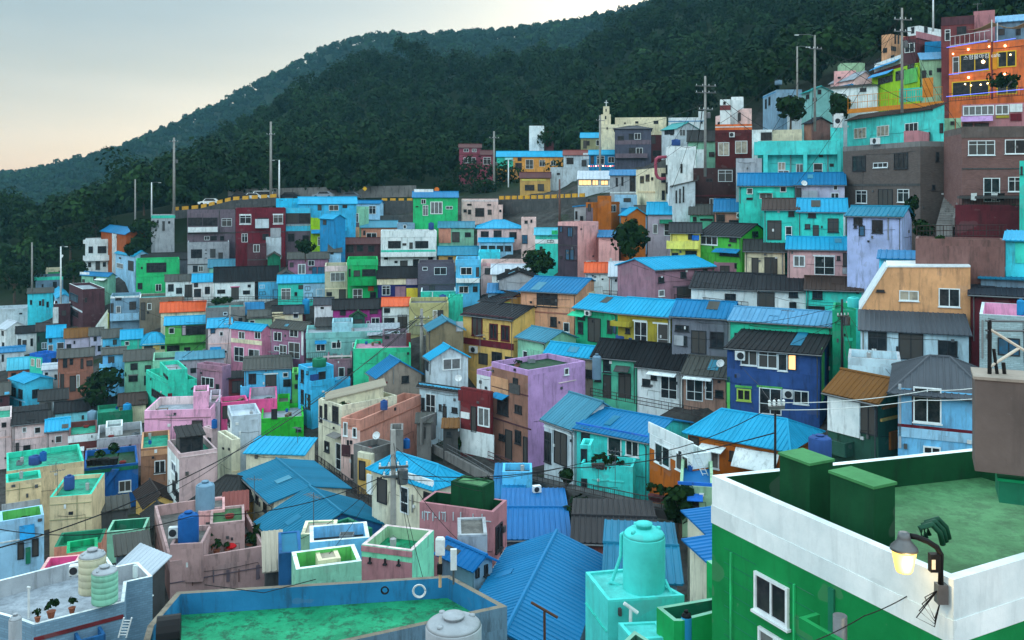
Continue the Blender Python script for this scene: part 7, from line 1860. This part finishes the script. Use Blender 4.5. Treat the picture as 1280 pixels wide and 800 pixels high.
def coil(label, x, y, D, R_, m, name='hose_coil'):
    A = P(x, y, D); rt = empty(name, A, 0); tag(rt, label, 'hose')
    mb = MB()
    for s_ in (1, .86): mb.tube([(R_ * s_ * math.cos(k * .3142), .02 * (s_ < 1), R_ * s_ * math.sin(k * .3142)) for k in range(21)], .02, 6)
    mb.build('loop', m, rt, smooth=True)
coil("white hose coil hanging on the blue parapet", 524, 739, 29.3, .21, M_AC)
coil("thin black cable loop hanging left of the white hose coil", 481, 738, 29.6, .12, M_WIRE, 'cable_loop')
def tpole(label, a, b, foot, D, m, name='roof_pole'):
    A = P(*foot, D); rt = empty(name, A, 0); tag(rt, label, 'pole'); L_ = lambda p: P(*p, D) - A
    mb = MB(); mb.tube([(0, 0, 0), (L_(a) + L_(b)) / 2], .045, 8); mb.build('post', m, rt); mb = MB(); mb.tube([L_(a), L_(b)], .05, 8); mb.build('crossbar', m, rt)
    return rt
tpole("rusty slanted T-shaped pole in front of the big blue ribbed roof", (664, 753), (697, 772), (681, 830), 31.5, plain("rust_iron", (84, 58, 44), .8))
tpole("white T-shaped pipe standing on the turquoise ledge", (780, 754), (797, 766), (788, 792), 24.2, M_AC)
tpole("thin white pole on the white flat roof at bottom left", (34, 734), (38, 735), (36, 773), 36.5, M_AC)
tank("blue canister with a dark dome cap in the green balcony", 858, 812, 13, 48, 22.9, 'blue2', capc='black')
tank("white gas cylinder standing at the back wall of the white roof", 169, 722, 6, 17, 39.6, 'white')
tank("pale grey transformer can at the bottom left corner", 19, 812, 15, 44, 31, 'lgrey')
def pot(label, x, yb, D, s_, leafy=True, c=(128, 74, 54), grp=None):
    A = P(x, yb, D); rt = empty('potted_plant', A, 0); tag(rt, label, 'potted plant', grp)
    mb = MB(); mb.lathe([(.10 * s_, 0), (.15 * s_, .22 * s_), (.17 * s_, .24 * s_), (.13 * s_, .25 * s_)], seg=10); mb.build('pot', plain("clay_%d" % c[0], c, .8), rt)
    if leafy:
        o = crowns('foliage', np.array([[0, 0, .42 * s_]]), np.array([.26 * s_]), np.array([.32 * s_]), 60, np.array([.11 * s_]), M_LEAF, int(x * 7) % 997, 5); o.parent = rt
pot("potted shrub at the brick edge of the white roof, leftmost of three", 47, 777, 36.3, .75); pot("largest potted shrub at the brick edge of the white roof", 64, 772, 36.8, 1.1); pot("potted shrub at the brick edge of the white roof, rightmost of three", 90, 766, 37.4, .9)
for k, (x, y, D, s_) in enumerate(((271, 694, 55.6, 1.4), (284, 692, 56.1, 1.1), (300, 690, 56.8, 1.2), (312, 688, 57.3, 1.6), (264, 688, 56.2, 1.8))):
    pot("%s potted plant in the rooftop garden of the stained pinkish house" % ("leftmost low", "second low", "middle", "tall", "dark bushy")[k], x, y, D, s_)
mb = MB(); mb.lathe([(.1, 0), (.3, .1), (.34, .2), (.2, .34), (.05, .38)], seg=12); o = mb.build('flower_bush', plain("red_bloom", (190, 24, 30), .8), loc=P(289, 686, 56.4)); tag(o, "bright red flower clump in the rooftop garden", 'flowers')
for k in range(8):
    pot("pot plant in the row on the turquoise garden wall", 742 + 5.2 * k, 584.5 + 1.05 * k, 58.7, 1.0 + .25 * (k % 3), True, (70, 60, 56), 'pots on the turquoise garden wall')
for k in range(7):
    pot("dark red pot in the row below the orange brown wing", 815 + 5.4 * k, 626 + 1.0 * k, 52.6, 1.5, k % 2 == 0, (88, 40, 44), 'pots below the orange brown wing')
for k in range(6):
    pot("black pot in the row on the deep blue house roof", 112 + 6.2 * k, 582 - .3 * k, 79.2, 2.0 + .4 * (k % 2), k % 3 == 2, (26, 28, 30), 'black pots on the deep blue house')
# diagonal stair parapet on the deep blue house
T(0, 470)
root, fR, fL, D = face_of("deep blue house with a diagonal teal stair parapet and one white window")
q = [fR.hit(*px(x, y)) for x, y in ((700, 578), (745, 578), (592, 780), (585, 740))]
mb = MB(); mb.hexa([fR.pt(a, b, .01) for a, b in q], [fR.pt(a, b, .35) for a, b in q]); mb.build('stair_parapet', wall('denim'), root)
# flights of stairs
def flight(label, A, B, wd, m, name='outside_stairs'):
    rt = empty(name, A, 0); tag(rt, label, 'stairs'); d = B - A; n = max(4, int(abs(d.z) / .19)); s_ = Vector((d.y, -d.x, 0)).normalized() * wd if Vector((d.x, d.y, 0)).length > .05 else Vector((wd, 0, 0))
    mb = MB()
    for k in range(n):
        a, b = d * (k / n), d * ((k + 1) / n); z = Vector((0, 0, a.z)); flat = lambda v: Vector((v.x, v.y, 0))
        mb.hexa([flat(a) + Vector((0, 0, -1)), flat(b) + Vector((0, 0, -1)), flat(b) + s_ + Vector((0, 0, -1)), flat(a) + s_ + Vector((0, 0, -1))], [flat(a) + Vector((0, 0, b.z)), flat(b) + Vector((0, 0, b.z)), flat(b) + s_ + Vector((0, 0, b.z)), flat(a) + s_ + Vector((0, 0, b.z))])
    mb.build('steps', m, rt)
    mb = MB(); o = s_ * 1.02; z = Vector((0, 0, .75))
    mb.hexa([o, d + o, d + o * 1.12, o * 1.12], [o + z, d + o + z, d + o * 1.12 + z, o * 1.12 + z]); mb.build('side_wall', m, rt)
flight("white outside stair on the yellow side of the pale blue house", P(121, 412, 149), P(136, 391, 149.5), 1.0, wall('white', .5))
flight("middle outside stair of the pale blue house, leaning right", P(155, 412, 149), P(165, 397, 149.5), 1.0, wall('paleblue', .5))
flight("pink outside stair at the right end of the pale blue house", P(189, 413, 149), P(174, 391, 149.5), 1.0, wall('pink2', .5))
flight("steep concrete steps climbing right of the taupe brick building", P(1170, 283, 80), P(1184, 232, 92), 1.3, wall('concrete', .8), 'concrete_steps')
# dishes, aerials
def dish(label, x, y, D, s_=.32):
    A = P(x, y, D); rt = empty('satellite_dish', A, random.uniform(-.6, .6)); tag(rt, label, 'satellite dish')
    mb = MB(); mb.tube([(0, .1, -.5), (0, .1, .1), (0, .02, .15)], .025, 6); mb.build('stand', M_METAL, rt)
    prof = [(.03, 0), (s_ * .5, .03), (s_ * .85, .09), (s_, .14)]
    mb = MB(); mb.lathe(prof + [(p + .01, z - .02) for p, z in prof[::-1]], seg=18); o = mb.build('bowl', M_AC, rt, smooth=True); o.rotation_euler = (R(58), 0, 0); o.location = (0, 0, .2)
    mb = MB(); mb.tube([(0, -.1, .0), (0, -.5, .3)], .015, 5); mb.build('feed_arm', M_METAL, rt)
for a in (("white dish on the grey tile roof of the long cottage above the alley", 573, 476, 84), ("white dish on the salmon corner house terrace", 471, 548, 74), ("small dish beside the lavender white house porch", 1005, 232, 98), ("dish on the beige grey-roofed house by the blue house", 901, 458, 73), ("dish on the bright green loggia house roof", 181, 360, 158), ("dish on the far left terrace above the maroon annexe", 78, 322, 170)): dish(*a)
def aerial(label, x, yb, D, hgt=1.6):
    A = P(x, yb, D); rt = empty('roof_aerial', A, random.uniform(-.8, .8)); tag(rt, label, 'aerial'); w_ = .018 * max(1, D / 60)
    mb = MB(); mb.tube([(0, 0, -.4), (0, 0, hgt)], w_, 5); mb.build('mast', M_METAL, rt)
    mb = MB(); mb.tube([(-.5, 0, hgt * .9), (.5, 0, hgt * .9)], w_, 5)
    for k in (-.45, -.25, -.05, .15, .35): mb.tube([(k, -.22, hgt * .9), (k, .22, hgt * .9)], w_ * .8, 4)
    mb.build('boom', M_METAL, rt)
for a in (("aerial in front of the large pale pink house wall", 214, 545, 87, 2.2), ("aerial on the pale green courtyard hut roof", 392, 660, 41, 1.6), ("aerial on the cream house with the striped blue edge", 372, 548, 73, .9), ("aerial on the cyan cottage roof at left", 340, 455, 104, 1.5), ("aerial on the blue ribbed turquoise house wall", 769, 600, 57, 2.0), ("aerial on the walkway railing left of the turquoise house", 748, 612, 58.5, 1.6), ("aerial on the tall white tower roof", 868, 200, 118, 1.8), ("aerial on the white box by the narrow cottage row", 845, 190, 122, 1.4), ("aerial on the yellow house roof ridge", 640, 385, 92, 1.1), ("aerial on the teal flat house roof at left", 70, 600, 72, 1.4), ("aerial on the taller beige block roof", 72, 612, 65, 1.5), ("aerial on the pinkish rooftop garden wall", 318, 640, 55, 2.2), ("aerial on the dusty pink terrace by the cafe", 1222, 16, 112, 1.2), ("aerial on the maroon house roof garden", 600, 440, 79, 1.6), ("aerial on the royal blue house ridge", 985, 405, 68, 1.1)): aerial(*a)
# signs by the road
for lab, x, y, c in (("yellow diamond warning sign at the foot of the wood", 456, 239, (206, 160, 40)), ("round orange sign above the bright green house roof", 546, 240, (206, 110, 40))):
    A = P(x, y, 186); rt = empty('road_sign', A, 0); tag(rt, lab, 'road sign'); n = 4 if 'diamond' in lab else 16
    ring = [(.5 * math.cos(6.2832 * k / n), 0, .5 + .5 * math.sin(6.2832 * k / n)) for k in range(n)]
    mb = MB(); mb.hexa(ring, [(a, .05, b) for a, _, b in ring]); mb.build('plate', plain("sign_%d" % c[1], c, .5), rt); mb = MB(); mb.tube([(0, .08, -2.4), (0, .08, .6)], .05, 6); mb.build('post', M_METAL, rt)
# laundry on the brown pink balcony
for lab, x, m in (("white cloth hung on the balcony rail at the right edge", 1217, M_AC), ("white shirt hung beside the dark trousers on the right balcony", 1243, M_AC), ("dark trousers hung on the right balcony rail", 1252, M_WIRE)):
    A = P(x, 250, 81); mb = MB(); mb.hexa([(-.25, 0, 0), (.22, .02, -.05), (.24, .08, -.05), (-.22, .06, 0)], [(-.2, 0, .6), (.3, 0, .62), (.3, .05, .62), (-.2, .05, .6)])
    o = mb.build('hanging_cloth', m, loc=A); tag(o, lab, 'laundry')
# rain hopper on the green building, container, ladder
A = P(1050, 806, 17.0); rt = empty('rain_pipe', A, 0); tag(rt, "grey rain pipe at the bottom of the green wall", 'drain pipe'); mb = MB(); mb.tube([(0, 0, -2), (0, 0, .55)], .13, 12); mb.build('pipe', M_METAL, rt, smooth=True)
A = P(1030, 775, 17.4); rt = empty('rain_hopper', A, _al); tag(rt, "green box gutter corner on the green building wall", 'gutter'); mb = MB(); mb.box((-.3, -.35, -.22), (.85, -.25, 0)); mb.box((-.3, -.25, -.22), (-.2, .1, 0)); mb.build('channel', wall('wallgreen', .35), rt)
def ladder(label, a, b, D, wd):
    A, B = P(*a, D), P(*b, D); rt = empty('ladder', A, 0); tag(rt, label, 'ladder'); d = B - A; s_ = Vector((wd, 0, 0))
    mb = MB(); mb.tube([s_ * 0, d], .03, 6); mb.tube([s_, d + s_], .03, 6); mb.build('rail', M_AC, rt); mb = MB()
    for k in range(1, 7): mb.tube([d * (k / 7), d * (k / 7) + s_], .022, 5)
    mb.build('rung', M_AC, rt)
ladder("white ladder leaning on the grey tiles below the white roof", (148, 797), (155, 772), 35.2, .3)
ladder("blue folded ladder leaning on the orange brown wing wall", (880, 597), (864, 563), 53.2, .3)
A = P(28, 806, 29); rt = empty('cable_drum', P(211, 812, 28.5), .3); tag(rt, "large black drum at the bottom left beside the sea green roof", 'drum'); mb = MB()
ring = [(-.35, .5 * math.cos(k * .3927), .55 + .5 * math.sin(k * .3927)) for k in range(16)]; mb.hexa(ring, [(.35, a, b) for _, a, b in ring]); mb.build('body', M_WIRE, rt)
# things left lying on the flat roofs
_kinds = [("crate", "grey plastic crate", (108, 114, 118)), ("planter", "long planter with weeds", (120, 84, 66)), ("bucket", "blue plastic bucket", (30, 84, 150)), ("roof_vent", "small metal roof vent", (150, 152, 152)), ("bench", "low wooden bench", (96, 74, 56)), ("basin", "dull red basin", (130, 48, 44))]
_rv = random.Random(5)
for lab, v in list(ANCH.items()):
    if len(v) != 8: continue
    root_, C_, r_, l_, W_, L_, H_, D_ = v
    dk = next((c for c in root_.children if c.name.startswith('roof_deck')), None)
    if dk is None or D_ > 104 or D_ < 36 or W_ < 1.8 or L_ < 1.8: continue
    zd = dk.data.vertices[0].co.z
    for nm, what, c in _rv.sample(_kinds, 2 if W_ * L_ > 14 else 1):
        q = C_ + r_ * _rv.uniform(.5, W_ - .6) + l_ * _rv.uniform(.5, L_ - .6); q.z = C_.z + zd + .004
        o = empty(nm, q, _rv.uniform(0, 3)); tag(o, what + " on the roof of the " + ' '.join(lab.split()[:7]), nm.replace('_', ' '), 'things lying on flat roofs')
        m = plain("lying_" + nm, c, .7); mb = MB()
        if nm in ('bucket', 'basin', 'roof_vent'):
            a = dict(bucket=.16, basin=.3, roof_vent=.14)[nm]; hh = dict(bucket=.3, basin=.18, roof_vent=.5)[nm]
            mb.lathe([(a * .8, 0), (a, hh), (a * 1.06, hh), (a * .9, hh * .96), (a * .7, hh * .3 if nm != 'roof_vent' else hh * .98)], seg=14); mb.build('body', m, o)
            mb = MB(); mb.tube([(-a, 0, hh), (0, 0, hh + a), (a, 0, hh)], .012, 5); mb.build('handle' if nm != 'roof_vent' else 'hood', M_METAL, o)
        else:
            a, b, hh = dict(crate=(.3, .22, .3), planter=(.6, .16, .22), bench=(.6, .18, .06))[nm]; z0 = .34 if nm == 'bench' else 0
            mb.box((-a, -b, z0), (a, b, z0 + hh * .3)); 
            if nm != 'bench':
                mb.box((-a, -b, hh * .302), (a, -b + .03, hh)); mb.box((-a, b - .03, hh * .302), (a, b, hh)); mb.box((-a, -b + .031, hh * .302), (-a + .03, b - .031, hh)); mb.box((a - .03, -b + .031, hh * .302), (a, b - .031, hh))
            mb.build('body', m, o)
            if nm == 'bench':
                for sx in (-.5, .5):
                    mb = MB(); mb.box((sx - .04, -.16, 0), (sx + .04, .16, .338)); mb.build('leg', m, o)
            elif nm == 'planter':
                f_ = crowns('foliage', np.array([[0, 0, .3]]), np.array([.5]), np.array([.28]), 90, np.array([.1]), M_LEAF, int(q.x * 91) % 887, 7); f_.parent = o
rail_thing("grey railing on the ramp below the maroon and white house", [(548, 560, 79.5), (590, 584, 72), (622, 604, 67), (648, 618, 63)], .75, m=M_METAL, bars=.3)
slab("low concrete parapet along the ramp below the maroon and white house", (540, 566, 80.5), (640, 622, 64.5), .75, .25, wall('concrete', .8), 'ramp_parapet', 'wall')
slab("leaning grey panel wall beside the salmon corner house", (527, 556, 79), (545, 548, 82), 2.3, .15, wall('concrete', .8), 'panel_wall', 'wall')
T(520, 430)
h("tumbledown grey lean-to at the corner below the long white cottage", 5,5,95,490,600,'sr','concrete',rc='greyroof',yr=455,D=79.5,L=2.5,w="d 30 520 30 70")
h("low shed with a rusty sheet roof above the ramp", 170,170,262,520,610,'sr','dconcrete',rc='rustroof',yr=492,D=77.5,L=2.2,w="k 190 545 30 30")
bush("weeds growing on the ramp below the long white cottage", 566, 556, 79, 1.0, .5, 71)
bush("weeds at the foot of the grey ramp railing", 610, 606, 67, .9, .45, 72)
# ---------------------------------------------------------------- air between here and the hills
_zmin, _zmax = float(co[:, 2].min()) - 1.0, max(float(co[:, 2].max()) + 40, 60)
mb = MB(); mb.box((-1600, -40, _zmin), (1600, 1340, _zmax))
m = bpy.data.materials.new("haze"); m.use_nodes = True
n_ = m.node_tree; n_.nodes.clear()
pv = n_.nodes.new("ShaderNodeVolumePrincipled"); ou = n_.nodes.new("ShaderNodeOutputMaterial")
pv.inputs["Color"].default_value = (.30, .76, 1.0, 1)
pv.inputs["Density"].default_value = 0.00014
pv.inputs["Anisotropy"].default_value = 0.2
n_.links.new(pv.outputs[0], ou.inputs["Volume"])
hz = mb.build('haze', m); tag(hz, "faint bluish evening haze over the valley", None, None, 'stuff')
for q_ in WARN: print("WARN", q_)
